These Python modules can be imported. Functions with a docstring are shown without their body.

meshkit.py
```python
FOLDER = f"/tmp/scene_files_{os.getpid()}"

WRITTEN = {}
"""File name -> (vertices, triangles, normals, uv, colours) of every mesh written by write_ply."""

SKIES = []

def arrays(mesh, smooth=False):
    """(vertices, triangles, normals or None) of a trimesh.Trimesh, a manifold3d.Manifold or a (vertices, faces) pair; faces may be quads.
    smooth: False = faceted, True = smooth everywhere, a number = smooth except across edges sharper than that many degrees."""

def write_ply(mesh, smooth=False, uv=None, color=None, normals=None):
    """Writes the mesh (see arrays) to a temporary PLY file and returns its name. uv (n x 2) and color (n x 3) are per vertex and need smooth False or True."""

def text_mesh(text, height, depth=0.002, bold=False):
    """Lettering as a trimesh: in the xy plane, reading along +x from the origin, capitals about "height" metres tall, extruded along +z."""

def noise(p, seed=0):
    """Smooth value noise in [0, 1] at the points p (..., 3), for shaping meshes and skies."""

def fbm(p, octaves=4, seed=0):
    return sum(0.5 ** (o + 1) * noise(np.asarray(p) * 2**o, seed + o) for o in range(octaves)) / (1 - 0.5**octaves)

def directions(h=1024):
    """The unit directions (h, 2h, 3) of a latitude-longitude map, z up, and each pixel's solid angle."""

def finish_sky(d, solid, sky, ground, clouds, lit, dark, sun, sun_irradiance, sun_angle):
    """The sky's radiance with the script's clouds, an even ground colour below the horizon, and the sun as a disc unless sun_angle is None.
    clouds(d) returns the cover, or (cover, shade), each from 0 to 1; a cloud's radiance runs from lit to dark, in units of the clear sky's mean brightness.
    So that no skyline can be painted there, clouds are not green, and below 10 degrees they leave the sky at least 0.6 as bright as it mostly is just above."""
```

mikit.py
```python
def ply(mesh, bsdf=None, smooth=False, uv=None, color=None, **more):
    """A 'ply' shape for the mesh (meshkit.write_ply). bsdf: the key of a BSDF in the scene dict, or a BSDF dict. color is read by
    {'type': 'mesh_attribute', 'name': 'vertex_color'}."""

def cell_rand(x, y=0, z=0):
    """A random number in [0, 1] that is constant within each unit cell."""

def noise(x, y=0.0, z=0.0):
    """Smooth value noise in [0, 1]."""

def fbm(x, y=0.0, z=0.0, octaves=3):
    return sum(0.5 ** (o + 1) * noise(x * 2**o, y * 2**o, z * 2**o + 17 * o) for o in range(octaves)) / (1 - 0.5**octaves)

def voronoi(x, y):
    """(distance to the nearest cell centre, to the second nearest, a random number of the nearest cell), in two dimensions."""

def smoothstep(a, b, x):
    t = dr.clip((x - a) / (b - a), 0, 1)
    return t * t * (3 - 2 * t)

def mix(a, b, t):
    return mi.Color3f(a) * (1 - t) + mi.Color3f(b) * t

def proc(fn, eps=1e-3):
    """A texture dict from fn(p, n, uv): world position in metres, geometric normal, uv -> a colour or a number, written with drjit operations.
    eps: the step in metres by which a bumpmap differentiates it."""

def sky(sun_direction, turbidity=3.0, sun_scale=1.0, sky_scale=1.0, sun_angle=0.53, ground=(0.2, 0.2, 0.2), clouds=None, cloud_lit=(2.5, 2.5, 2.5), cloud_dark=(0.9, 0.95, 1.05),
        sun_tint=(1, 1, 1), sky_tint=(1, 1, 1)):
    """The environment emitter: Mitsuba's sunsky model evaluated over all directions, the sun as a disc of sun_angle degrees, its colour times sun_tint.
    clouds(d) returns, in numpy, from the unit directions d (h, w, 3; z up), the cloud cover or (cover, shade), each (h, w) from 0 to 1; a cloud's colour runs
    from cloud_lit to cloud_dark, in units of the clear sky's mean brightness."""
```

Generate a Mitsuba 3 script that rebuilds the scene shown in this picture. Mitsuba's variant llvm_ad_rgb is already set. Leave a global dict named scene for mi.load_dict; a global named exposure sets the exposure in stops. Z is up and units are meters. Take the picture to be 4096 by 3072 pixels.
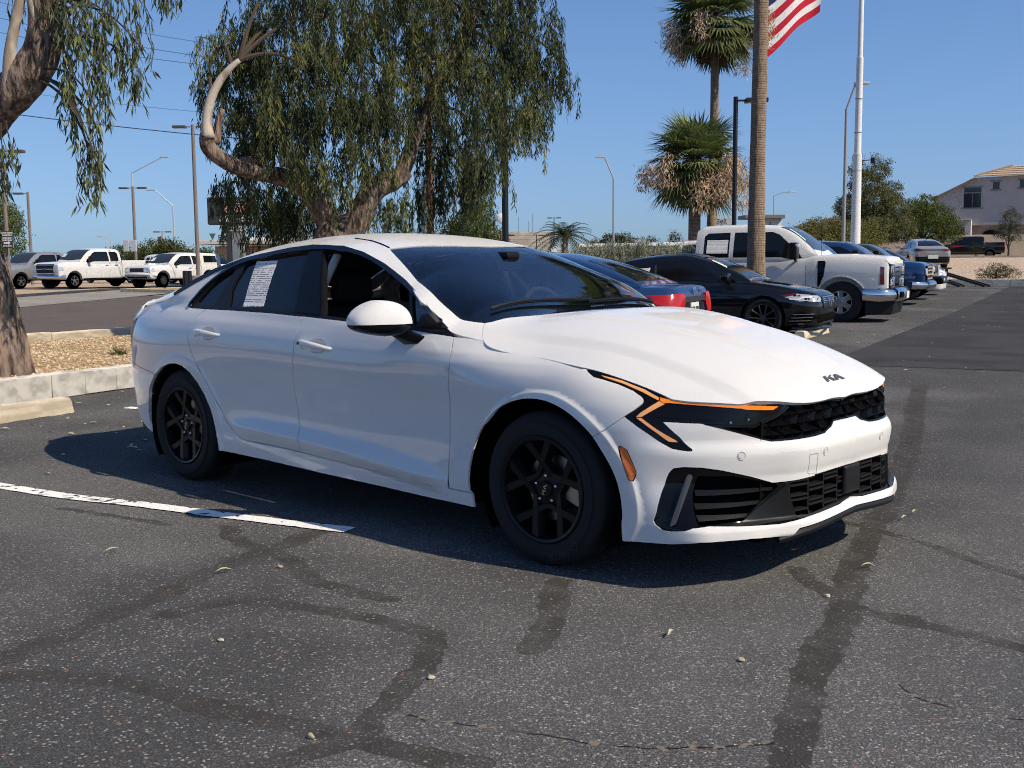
import math, random
import numpy as np, trimesh, shapely, mitsuba as mi, drjit as dr
import mikit, meshkit
from shapely.geometry import Polygon, LineString, Point
from scipy.interpolate import CubicSpline, PchipInterpolator
from scipy.spatial import Delaunay
from mikit import proc, noise, fbm, voronoi, cell_rand, smoothstep, mix
T = mi.ScalarTransform4f
scene, labels = {}, {}
# ---------------------------------------------------------------- camera, sky, exposure
_yaw, _pitch, _roll = 2.321245, .112427, -.008251
_f = np.array([math.cos(_pitch) * math.cos(_yaw), math.cos(_pitch) * math.sin(_yaw), -math.sin(_pitch)])
_r = np.cross(_f, [0, 0, 1]); _r /= np.linalg.norm(_r); _u = np.cross(_r, _f)
_r, _u = _r * math.cos(_roll) + _u * math.sin(_roll), _u * math.cos(_roll) - _r * math.sin(_roll)
EYE = np.array([3.075209, -4.372218, 1.305478])
scene['camera'] = {'type': 'perspective', 'fov': 49.2306, 'fov_axis': 'x', 'near_clip': .05, 'far_clip': 6000.,
                   'to_world': T().look_at(origin=EYE.tolist(), target=(EYE + _f).tolist(), up=_u.tolist())}
SUN = np.array([1.05, .21, 1.0])
scene['sky_light'] = mikit.sky(SUN, turbidity=3.0, sun_scale=1.35, sky_scale=1.16, sun_tint=(.94, .99, 1.05), sky_tint=(.88, 1.02, 1.24), ground=(.08, .078, .075))
exposure = 1.38
# ---------------------------------------------------------------- helpers
def numbered(key):
    if key not in scene and key not in labels: return key
    k = 1
    while f'{key}_{k:03d}' in scene or f'{key}_{k:03d}' in labels: k += 1
    return f'{key}_{k:03d}'
def tag(key, label=None, category=None, group=None, kind=None):
    d = labels.setdefault(key, {})
    for a, b in (('label', label), ('category', category), ('group', group), ('kind', kind)):
        if b: d[a] = b
    return key
def thing(name, label, category, group=None):
    return tag(numbered(name), label, category, group)
def put(name, mesh, mat, parent=None, smooth=30, label=None, tw=None, color=None, kind=None):
    """one entry of the scene; mesh: Trimesh / Manifold / (v, f) / (v, f, n)"""
    key = (parent + '__' + name) if parent else name
    base, k = key, 1
    while key in scene:
        key = f'{base}_{k:03d}'; k += 1
    if isinstance(mesh, tuple) and len(mesh) == 3:
        path = meshkit.write_ply((mesh[0], mesh[1]), False, None, color, normals=mesh[2])
        scene[key] = {'type': 'ply', 'filename': path, 'face_normals': False, 'bsdf': {'type': 'ref', 'id': mat}}
    else:
        scene[key] = mikit.ply(mesh, mat, smooth=smooth, color=color)
    if tw is not None: scene[key]['to_world'] = tw
    if label: tag(key, label)
    if kind: tag(key, kind=kind)
    return key
def cat(*ms):
    """join (v, f, n) meshes"""
    v, f, n, o = [], [], [], 0
    for m in ms:
        v.append(m[0]); f.append(np.asarray(m[1]) + o); n.append(m[2]); o += len(m[0])
    return np.vstack(v), np.vstack(f), np.vstack(n)
def join(ms):
    return trimesh.util.concatenate([m for m in ms])
def mirror(m):
    return m[0] * [1, -1, 1], m[1][:, ::-1], m[2] * [1, -1, 1]
def ring_pts(c, h):
    c = np.asarray(c, float); out = []
    for a, b in zip(c[:-1], c[1:]):
        n = max(1, int(math.ceil(np.hypot(*(b - a)) / h - 1e-6)))
        out.append(a + (b - a) * (np.arange(n) / n)[:, None])
    return np.vstack(out)
def tri2d(poly, h, lines=()):
    rings = [ring_pts(r.coords, h) for r in (poly.exterior, *poly.interiors)]
    x0, y0, x1, y1 = poly.bounds
    gx, gy = np.meshgrid(np.arange(x0, x1, h), np.arange(y0, y1, h * .87))
    gx = gx + (np.arange(gx.shape[0]) % 2)[:, None] * h * .5
    g = np.c_[gx.ravel(), gy.ravel()]
    inner = poly.buffer(-.45 * h)
    g = g[shapely.contains_xy(inner, g[:, 0], g[:, 1])] if not inner.is_empty else g[:0]
    extra = []
    for l in lines:
        q = ring_pts(l, h * .5)
        q = q[shapely.contains_xy(poly.buffer(-.1 * h), q[:, 0], q[:, 1])]
        if len(q):
            extra.append(q)
            if len(g):
                ls = LineString(l)
                g = g[shapely.distance(shapely.points(g), ls) > .35 * h]
    pts = np.vstack(rings + [g] + extra)
    t = Delaunay(pts).simplices
    c = pts[t].mean(1)
    t = t[shapely.contains_xy(poly, c[:, 0], c[:, 1])]
    a = pts[t]
    e1, e2 = a[:, 1] - a[:, 0], a[:, 2] - a[:, 0]; area = e1[:, 0] * e2[:, 1] - e1[:, 1] * e2[:, 0]
    t = np.where(area[:, None] < 0, t[:, ::-1], t)[np.abs(area) > 1e-10]
    idx, o = [], 0
    for r in rings:
        idx.append(np.arange(o, o + len(r))); o += len(r)
    return pts, t, idx
def patch(poly, S, h=.015, d=.012, off=0., out=(0, -1, 0), gap=0., lines=(), free=None, e=8e-4, disp=None):
    """the part of surface S(u, v) inside poly, with a rim of depth d going in; normals from the surface"""
    if not isinstance(poly, (Polygon, shapely.MultiPolygon)): poly = Polygon(poly).buffer(0)
    if gap: poly = poly.buffer(-gap, join_style=2)
    res = []
    for pg in getattr(poly, 'geoms', [poly]):
        if pg.area < 1e-7: continue
        uv, t, rings = tri2d(pg, h, lines)
        F = (lambda u, v: S(u, v)) if disp is None else (lambda u, v: S(u, v))
        P = S(uv[:, 0], uv[:, 1])
        n = np.cross(S(uv[:, 0] + e, uv[:, 1]) - S(uv[:, 0] - e, uv[:, 1]), S(uv[:, 0], uv[:, 1] + e) - S(uv[:, 0], uv[:, 1] - e))
        n /= np.linalg.norm(n, axis=1, keepdims=True) + 1e-12
        if (n @ np.asarray(out, float)).mean() < 0: n = -n
        fn = np.cross(P[t[:, 1]] - P[t[:, 0]], P[t[:, 2]] - P[t[:, 0]])
        if (fn * n[t[:, 0]]).sum(1).mean() < 0: t = t[:, ::-1]
        P = P + n * off
        if disp is not None: P = P + n * disp(uv)[:, None]
        res.append((P, t, n))
        if d:
            for k, r in enumerate(rings):
                nx = np.roll(r, -1)
                keep = np.ones(len(r), bool) if free is None else ~(free(uv[r]) & free(uv[nx]))
                tv = P[nx] - P[r]
                side = np.cross(tv, n[r]); side /= np.linalg.norm(side, axis=1, keepdims=True) + 1e-12
                mid = uv[r[0]] + (uv[nx[0]] - uv[r[0]]) * .5
                A, B = P[r], P[nx]
                Ai, Bi = A - n[r] * d, B - n[nx] * d
                m = len(r)
                V = np.vstack([A, B, Bi, Ai]); i = np.arange(m)
                f = np.vstack([np.c_[i, i + m, i + 2 * m], np.c_[i, i + 2 * m, i + 3 * m]])[np.tile(keep, 2)]
                sn = np.tile(side, (4, 1))
                c = pg.exterior if k == 0 else pg.interiors[k - 1]
                # orientation: outwards of the polygon
                q = uv[r] + (uv[nx] - uv[r]) * .5
                dirs = (uv[nx] - uv[r])[:, ::-1] * [1, -1]
                test = shapely.contains_xy(pg, *(q + dirs / (np.linalg.norm(dirs, axis=1, keepdims=True) + 1e-12) * 1e-5).T).mean()
                flat = np.cross(V[f[:, 1]] - V[f[:, 0]], V[f[:, 2]] - V[f[:, 0]])
                # outward side in 3-D: away from the interior point
                inside = S(*(q + dirs / (np.linalg.norm(dirs, axis=1, keepdims=True) + 1e-12) * (1e-3 if test > .5 else -1e-3)).T) + n[r] * off
                mids = (A + B) * .5
                sgn = np.sign(((mids - inside) * side).sum(1).sum())
                sn = sn * (sgn if sgn else 1)
                if (flat * sn[f[:, 0]]).sum() < 0: f = f[:, ::-1]
                res.append((V, f, sn))
    return cat(*res)
def poly_line(S, uv, h=.03):
    q = ring_pts(uv, h); q = np.vstack([q, uv[-1]])
    return S(q[:, 0], q[:, 1])
def box(x0, x1, y0, y1, z0, z1, r=0.):
    b = trimesh.creation.box(bounds=[[x0, y0, z0], [x1, y1, z1]])
    return rbox((x0 + x1) / 2, (y0 + y1) / 2, (z0 + z1) / 2, x1 - x0, y1 - y0, z1 - z0, r) if r else b
def rbox(cx, cy, cz, lx, ly, lz, r, seg=8):
    import manifold3d as m3
    r = min(r, lx / 2 - 1e-4, ly / 2 - 1e-4, lz / 2 - 1e-4)
    s = m3.Manifold.sphere(r, seg)
    a, b, c = lx / 2 - r, ly / 2 - r, lz / 2 - r
    m = m3.Manifold.batch_hull([s.translate((cx + i * a, cy + j * b, cz + k * c)) for i in (-1, 1) for j in (-1, 1) for k in (-1, 1)])
    return tm(m)
def tm(m):
    q = m.to_mesh(); return trimesh.Trimesh(q.vert_properties[:, :3], q.tri_verts, process=False)
def hull(pts, r=0., seg=8):
    import manifold3d as m3
    if r:
        s = m3.Manifold.sphere(r, seg)
        return tm(m3.Manifold.batch_hull([s.translate(tuple(map(float, p))) for p in pts]))
    return tm(m3.Manifold.hull_points(np.asarray(pts, float)))
def tube(path, rad, seg=8, caps=True):
    p = np.asarray(path, float); n = len(p); rad = np.broadcast_to(rad, n)
    t = np.gradient(p, axis=0); t /= np.linalg.norm(t, axis=1, keepdims=True) + 1e-12
    a = np.zeros_like(p); ref = np.array([0, 0, 1.]) if abs(t[0, 2]) < .9 else np.array([1., 0, 0])
    v = np.cross(t[0], ref); v /= np.linalg.norm(v)
    for i in range(n):
        v = v - t[i] * (v @ t[i]); v /= np.linalg.norm(v) + 1e-12; a[i] = v
    b = np.cross(t, a); th = np.arange(seg) * 2 * np.pi / seg
    V = (p[:, None] + rad[:, None, None] * (np.cos(th)[None, :, None] * a[:, None] + np.sin(th)[None, :, None] * b[:, None])).reshape(-1, 3)
    i, j = np.meshgrid(np.arange(n - 1), np.arange(seg), indexing='ij'); j2 = (j + 1) % seg
    q = np.stack([i * seg + j, i * seg + j2, (i + 1) * seg + j2, (i + 1) * seg + j], -1).reshape(-1, 4)
    f = np.vstack([q[:, [0, 1, 2]], q[:, [0, 2, 3]]])
    if caps:
        k = len(V); V = np.vstack([V, p[0], p[-1]])
        jj = np.arange(seg); j2 = (jj + 1) % seg
        f = np.vstack([f, np.c_[j2, jj, jj * 0 + k], np.c_[(n - 1) * seg + jj, (n - 1) * seg + j2, jj * 0 + k + 1]])
    return trimesh.Trimesh(V, f, process=False)
def bar(p0, p1, w, hgt=None):
    """straight box beam from p0 to p1"""
    p0, p1 = np.asarray(p0, float), np.asarray(p1, float); hgt = hgt or w
    L = np.linalg.norm(p1 - p0); d = (p1 - p0) / L
    b = trimesh.creation.box((w, hgt, L)); z = d
    x = np.cross([0, 0, 1], z) if abs(z[2]) < .95 else np.cross([0, 1, 0], z)
    x /= np.linalg.norm(x); M = np.eye(4); M[:3, 0], M[:3, 1], M[:3, 2], M[:3, 3] = x, np.cross(z, x), z, (p0 + p1) / 2
    b.apply_transform(M); return b
def lathe(prof, seg=48, axis='y'):
    """profile [(r, a)] turned about an axis"""
    prof = np.asarray(prof, float); th = np.arange(seg) * 2 * np.pi / seg; n = len(prof)
    c, s = np.cos(th), np.sin(th)
    R, A = prof[:, :1], np.repeat(prof[:, 1:], seg, 1)
    if axis == 'y': V = np.stack([R * c, A, R * s], -1)
    else: V = np.stack([R * c, R * s, A], -1)
    i, j = np.meshgrid(np.arange(n - 1), np.arange(seg), indexing='ij'); j2 = (j + 1) % seg
    q = np.stack([i * seg + j, i * seg + j2, (i + 1) * seg + j2, (i + 1) * seg + j], -1).reshape(-1, 4)
    return trimesh.Trimesh(V.reshape(-1, 3), np.vstack([q[:, [0, 2, 1]], q[:, [0, 3, 2]]]) if axis == 'y' else np.vstack([q[:, [0, 1, 2]], q[:, [0, 2, 3]]]), process=False)
def cyl(r, h, seg=16, r2=None):
    r2 = r if r2 is None else r2
    return lathe([(1e-5, 0), (r, 0), (r2, h), (1e-5, h)], seg, 'z')
def move(m, x=0, y=0, z=0, rz=0):
    m = m.copy(); m.apply_transform(trimesh.transformations.rotation_matrix(rz, [0, 0, 1])); m.apply_translation([x, y, z]); return m
def bsdf(name, color, rough=.5, metallic=0., spec=.5, coat=0., **k):
    d = {'type': 'principled', 'base_color': color if isinstance(color, dict) else {'type': 'rgb', 'value': list(color)}, 'roughness': rough, 'metallic': metallic, 'specular': spec, **k}
    if coat: d.update(clearcoat=coat, clearcoat_gloss=k.get('clearcoat_gloss', .98))
    scene[name] = {'type': 'twosided', 'bsdf': d}
    return name
def bump(name, color, fn, scale=1., eps=2e-3, rough=.8, spec=.3, **k):
    scene[name] = {'type': 'twosided', 'bsdf': {'type': 'bumpmap', 'arbitrary': proc(fn, eps), 'scale': scale,
        'bsdf': {'type': 'principled', 'base_color': color if isinstance(color, dict) else {'type': 'rgb', 'value': list(color)}, 'roughness': rough, 'specular': spec, **k}}}
    return name
def glass(name, tint):
    scene[name] = {'type': 'thindielectric', 'int_ior': 1.52, 'specular_transmittance': {'type': 'rgb', 'value': [tint * a for a in (.93, 1., .97)]}}
    return name
# ---------------------------------------------------------------- materials shared by the vehicles
def paint(name, color, coat=0., rough=.025, dust=0., metallic=0.):
    if dust:
        c0 = tuple(map(float, color)); c1 = tuple(float(a * .86 + .02) for a in color)
        fn = lambda p, n, uv: mix(c0, c1, dr.clip(smoothstep(.55, .8, fbm(p.x * 7, p.y * 7, p.z * 7, 4)) * dust + .35 * dust * noise(p.x * 60, p.y * 60, p.z * 60), 0, 1))
        col = proc(fn)
    else: col = color
    return bsdf(name, col, rough, metallic, .75, coat)
paint('paint_white', (.66, .66, .655), dust=.10)
paint('paint_white_plain', (.62, .62, .615))
paint('paint_blue', (.022, .062, .17), metallic=.35)
paint('paint_black', (.006, .007, .009))
paint('paint_silver', (.42, .43, .44), metallic=.6)
paint('paint_grey', (.36, .365, .37), metallic=.4)
paint('paint_darkgrey', (.05, .055, .06), metallic=.4)
bsdf('gloss_black', (.004, .004, .005), .08, 0, .28)
bsdf('satin_black', (.009, .009, .010), .34, 0, .22)
bsdf('plastic_black', (.010, .010, .011), .5, 0, .3)
bsdf('rim_black', (.006, .0065, .007), .34, 0, .25)
bsdf('rim_alloy', (.50, .50, .51), .28, .9, .5)
bsdf('trim_chrome', (.10, .105, .115), .14, 1.)
bsdf('tinted_glass', (.003, .004, .006), .02, 0, .6)
bsdf('chrome', (.80, .80, .82), .06, 1.)
bsdf('steel', (.45, .43, .40), .35, 1.)
bsdf('dark_metal', (.06, .06, .06), .5, .5)
bump('rubber', (.020, .020, .021), lambda p, n, uv: noise(p.x * 90, p.y * 90, p.z * 90), .0006, 2e-3, .82, .25)
bsdf('rubber_mark', (.036, .035, .033), .8, 0, .2)
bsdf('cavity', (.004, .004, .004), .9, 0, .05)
bsdf('cabin_dark', (.016, .016, .018), .75, 0, .2)
bsdf('cabin_beige', (.46, .44, .40), .8, 0, .2)
bsdf('cabin_grey', (.09, .09, .095), .8, 0, .2)
glass('glass_clear', .52)
glass('glass_tint', .10)
glass('glass_mid', .20)
bsdf('amber', (.85, .24, .010), .25, 0, .5, 1.)
bsdf('amber_pale', (.80, .36, .13), .3, 0, .5, 1.)
bsdf('amber_reflector', (.42, .10, .004), .3, 0, .5, 1.)
bsdf('red_lens', (.42, .006, .008), .15, 0, .5, 1.)
bsdf('red_lens_dark', (.10, .006, .008), .12, 0, .5, 1.)
bsdf('lamp_clear', (.62, .64, .66), .12, .5, .5, 1.)
bsdf('badge_grey', (.10, .115, .135), .35, .4, .5)
bsdf('blade_silver', (.10, .10, .105), .40, .6)
bsdf('seam_grey', (.22, .22, .22), .6)
bsdf('white_plastic', (.75, .75, .73), .5)
def _print(p, n, uv):
    row = dr.floor(p.z / .0115); t = p.z / .0115 - row; q = p.x + .4 * p.y
    word = cell_rand(dr.floor(q / .013), row, 3) > .22
    on = (t > .3) & (t < .72) & word & (cell_rand(row, 7, 2) > .25)
    return dr.select(on, mi.Color3f(.22), mi.Color3f(.74))
bsdf('printed_paper', proc(_print), .7)
bsdf('paper_plain', (.72, .80, .74), .7)
# ---------------------------------------------------------------- hero sedan: surfaces (car frame: x forward, y left, z up; origin below the front axle)
def _sstep(a, b, x):
    t = np.clip((x - a) / (b - a), 0, 1); return t * t * (3 - 2 * t)
def _g(x, z):
    """half width of the greenhouse"""
    return .862 - .46 * (z - 1.0) - .36 * (z - 1.0) ** 2 - .022 * ((x + 1.9) / 1.2) ** 2
def _col(s, x, w):
    """a column: s, and z-profiles of x and half width"""
    xs = x if isinstance(x, list) else [(0.1, x), (1.5, x)]
    return s, PchipInterpolator(*zip(*xs)), PchipInterpolator(*zip(*w))
def _gp(x, *zs):
    return [(z, _g(x, z)) for z in zs]
_front = [(.10, .90), (.17, .945), (.195, .975), (.215, .988), (.25, .985), (.285, .958), (.44, .958), (.48, .967), (.535, .974), (.552, .970), (.592, .934), (.64, .915), (.70, .893), (.76, .872), (.85, .80), (1.5, .60)]
def _fx(d, low=0, up=0):
    return [(z, x - d + low * max(0, min(1, (.45 - z) / .2)) - up * max(0, z - .56)) for z, x in _front]
COLS = [
    _col(1.500, _fx(0), [(.1, 0.), (1.5, 0.)]),
    _col(1.250, _fx(.010), [(.1, .25), (1.5, .25)]),
    _col(1.090, _fx(.036, .005, -.12), [(.1, .41), (.6, .41), (.73, .40), (1.5, .38)]),
    _col(0.960, _fx(.092, .018, -.42), [(.1, .525), (.58, .52), (.73, .475), (1.5, .3)]),
    _col(0.800, _fx(.180, .050, -.52), [(.1, .665), (.2, .668), (.5, .655), (.6, .647), (.735, .60), (.85, .53), (1.5, .3)]),
    _col(0.680, _fx(.268, .075, -.44), [(.1, .752), (.2, .762), (.5, .748), (.62, .74), (.742, .695), (.85, .60), (1.5, .3)]),
    _col(0.560, _fx(.375, .10, -.30), [(.1, .825), (.2, .838), (.5, .828), (.62, .822), (.70, .80), (.757, .768), (.85, .66), (1.5, .3)]),
    _col(0.430, [(.1, .50), (.2, .50), (.45, .475), (.6, .45), (.7, .44), (.8, .425), (1.5, .33)], [(.1, .875), (.2, .885), (.5, .885), (.62, .882), (.69, .868), (.76, .830), (.795, .792), (.86, .68), (1.5, .3)]),
    _col(0.250, .25, [(.1, .90), (.2, .905), (.45, .918), (.62, .924), (.70, .915), (.76, .893), (.80, .868), (.84, .825), (.88, .77), (1.5, .5)]),
    _col(0.0, 0., [(.1, .90), (.2, .905), (.45, .918), (.65, .928), (.74, .920), (.80, .900), (.85, .862), (.885, .81), (.93, .74), (1.5, .5)]),
    _col(-.45, -.45, [(.1, .88), (.2, .905), (.33, .916), (.5, .906), (.65, .912), (.75, .924), (.83, .918), (.88, .895), (.92, .855), (.95, .825), (.98, .80)] + _gp(-.45, 1.05, 1.15, 1.4)),
    _col(-1.0, -1.0, [(.1, .88), (.2, .905), (.33, .916), (.5, .904), (.65, .912), (.77, .926), (.85, .921), (.91, .902), (.96, .878), (.99, .862)] + _gp(-1., 1.04, 1.15, 1.3, 1.45)),
    _col(-1.6, -1.6, [(.1, .88), (.2, .905), (.33, .916), (.5, .904), (.65, .912), (.78, .928), (.87, .922), (.93, .904), (.98, .881), (1.01, .866)] + _gp(-1.6, 1.05, 1.15, 1.3, 1.45)),
    _col(-2.2, -2.2, [(.1, .88), (.2, .905), (.33, .914), (.5, .905), (.65, .914), (.80, .930), (.88, .925), (.95, .902), (1.0, .872), (1.025, .858)] + _gp(-2.2, 1.06, 1.15, 1.3, 1.45)),
    _col(-2.8, -2.8, [(.1, .87), (.2, .895), (.4, .91), (.6, .922), (.80, .930), (.88, .924), (.95, .90), (1.0, .868), (1.03, .843)] + _gp(-2.8, 1.07, 1.15, 1.3, 1.45)),
    _col(-3.25, -3.25, [(.1, .85), (.2, .872), (.4, .892), (.6, .902), (.80, .902), (.88, .888), (.95, .855), (1.0, .82), (1.05, .785)] + _gp(-3.25, 1.09, 1.15, 1.3, 1.45)),
    _col(-3.56, [(.1, -3.48), (.3, -3.53), (.9, -3.55), (1.5, -3.54)], [(.1, .77), (.2, .79), (.4, .805), (.6, .815), (.80, .817), (.88, .805), (.95, .775), (1.0, .735), (1.06, .68), (1.5, .4)]),
    _col(-3.74, [(.1, -3.60), (.2, -3.64), (.35, -3.70), (.6, -3.72), (.9, -3.725), (1.0, -3.70), (1.5, -3.6)], [(.1, .68), (.2, .70), (.4, .72), (.6, .73), (.80, .73), (.9, .715), (1.0, .66), (1.06, .60), (1.5, .35)]),
    _col(-3.95, [(.1, -3.72), (.2, -3.78), (.35, -3.85), (.6, -3.865), (.9, -3.85), (1.0, -3.84), (1.06, -3.83), (1.5, -3.7)], [(.1, .55), (.5, .57), (1., .54), (1.5, .4)]),
    _col(-4.60, [(.1, -3.80), (.2, -3.87), (.35, -3.935), (.6, -3.945), (.9, -3.93), (1.0, -3.94), (1.06, -3.93), (1.5, -3.8)], [(.1, 0.), (1.5, 0.)]),
]
COLS = COLS[::-1]
_SK = np.array([c[0] for c in COLS])
_BASIS = CubicSpline(_SK, np.eye(len(COLS)))
RA, RF = (-2.82, .335), (.022, .335)       # wheel arch centres (x, z)
CREASE_X = [-2.30, -2.20, -2.05, -1.81, -1.65, -1.12, -.80, -.64, -.545]
CREASE_U = PchipInterpolator(CREASE_X, [.408, .428, .437, .440, .434, .408, .375, .348, .303])
CREASE_L = PchipInterpolator(CREASE_X, [.407, .398, .393, .386, .381, .345, .321, .310, .302])
def _crease(x, z):
    xc = np.clip(x, -2.30, -.545)
    u, l = CREASE_U(xc), CREASE_L(xc)
    h = .038 * np.clip((u - l) / .05, 0, 1)
    k = np.where(z > l, np.clip((u + .006 - z) / (u + .006 - l), 0, 1), 1 - .85 * np.clip((l - z) / .075, 0, 1))
    return np.where((x > -2.30) & (x < -.545), h * k, 0)
def _flare(x, z):
    d = 0
    for cx, cz, r in ((*RA, .372), (*RF, .374)):
        q = np.hypot(x - cx, np.maximum(z - cz, -.25)) - r
        d = d + .008 * (1 - _sstep(.036, .052, q)) * (z < 1.0)
    return d
def S1(s, z):
    s, z = np.asarray(s, float), np.asarray(z, float)
    B = _BASIS(np.clip(s, _SK[0], _SK[-1]))
    X = np.stack([c[1](np.clip(z, .1, 1.45)) for c in COLS], -1)
    Wd = np.stack([c[2](np.clip(z, .1, 1.45)) for c in COLS], -1)
    x, w = (B * X).sum(-1), (B * Wd).sum(-1)
    w = w + _crease(s, z) + np.where((s < .62) & (s > -3.35), _flare(s, z), 0)
    return np.stack([x, -w, z], -1)
# top: hood, windscreen, roof, rear glass, deck
ZC = CubicSpline([-3.98, -3.85, -3.70, -3.55, -3.3, -3.0, -2.6, -2.2, -1.85, -1.5, -1.25, -1.12, -.85, -.6, -.40, -.25, 0, .3, .55, .72, .83, .88, .905, .94],
                 [1.060, 1.080, 1.098, 1.135, 1.228, 1.323, 1.410, 1.450, 1.452, 1.430, 1.392, 1.362, 1.240, 1.120, 1.052, 1.044, 1.026, .978, .916, .854, .796, .755, .716, .66])
ZE = PchipInterpolator([-3.98, -3.75, -3.45, -3.2, -3.033, -2.877, -2.726, -2.5, -2.317, -2.062, -1.852, -1.6, -1.414, -1.214, -1.007, -.79, -.672, -.6, -.42, -.13, .17, .4, .6, .75, .9, .96],
                       [.995, 1.015, 1.040, 1.065, 1.109, 1.187, 1.251, 1.310, 1.332, 1.360, 1.378, 1.368, 1.338, 1.276, 1.198, 1.106, 1.035, .975, .942, .888, .853, .805, .745, .69, .60, .56])
YE = PchipInterpolator([-3.98, -3.75, -3.45, -3.2, -.8, -.65, -.5, -.43, -.1, .17, .45, .7, .96], [.52, .61, .73, .78, .838, .835, .83, .825, .827, .822, .80, .78, .78])
PE = PchipInterpolator([-3.9, -3.4, -2.6, -2.0, -1.5, -1.1, -.8, -.6, -.44, -.3, 0, .4, .8, .95], [3.0, 2.6, 2.3, 2.3, 2.5, 3.2, 4.0, 4.0, 3.4, 3.4, 3.2, 3.0, 2.7, 2.5])
def _edge(x):
    x = np.asarray(x, float)
    z = ZE(x)
    g = _g(x, z)
    y = np.where((x > -3.2) & (x < -.8), g, YE(x))
    a = np.clip((x + 3.2) / .35, 0, 1); b = np.clip((-.8 - x) / .15, 0, 1)
    return np.where(x < -2., YE(x) * (1 - a) + g * a, np.where(x < -.6, YE(x) * (1 - b) + g * b, y)), z
def S2(x, y):
    x, y = np.asarray(x, float), np.asarray(y, float)
    ye, ze = _edge(x)
    t = np.abs(y) / ye
    z = ze + (ZC(x) - ze) * (1 - t ** PE(x))
    hood = _sstep(-.42, -.1, x)                          # raised middle and outer creases of the hood
    yi = np.interp(x, [-.4, .86], [.50, .13])
    yo = np.interp(x, [-.4, .2, .9], [.71, .62, .56])
    a = np.abs(y)
    z = z - hood * (.014 * _sstep(yi - .01, yi + .035, a) - .008) * np.clip((.95 - x) / .3, 0, 1)
    z = z + hood * .013 - hood * .017 * _sstep(yo - .01, yo + .06, a)
    return np.stack([x, y, z], -1)
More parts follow.
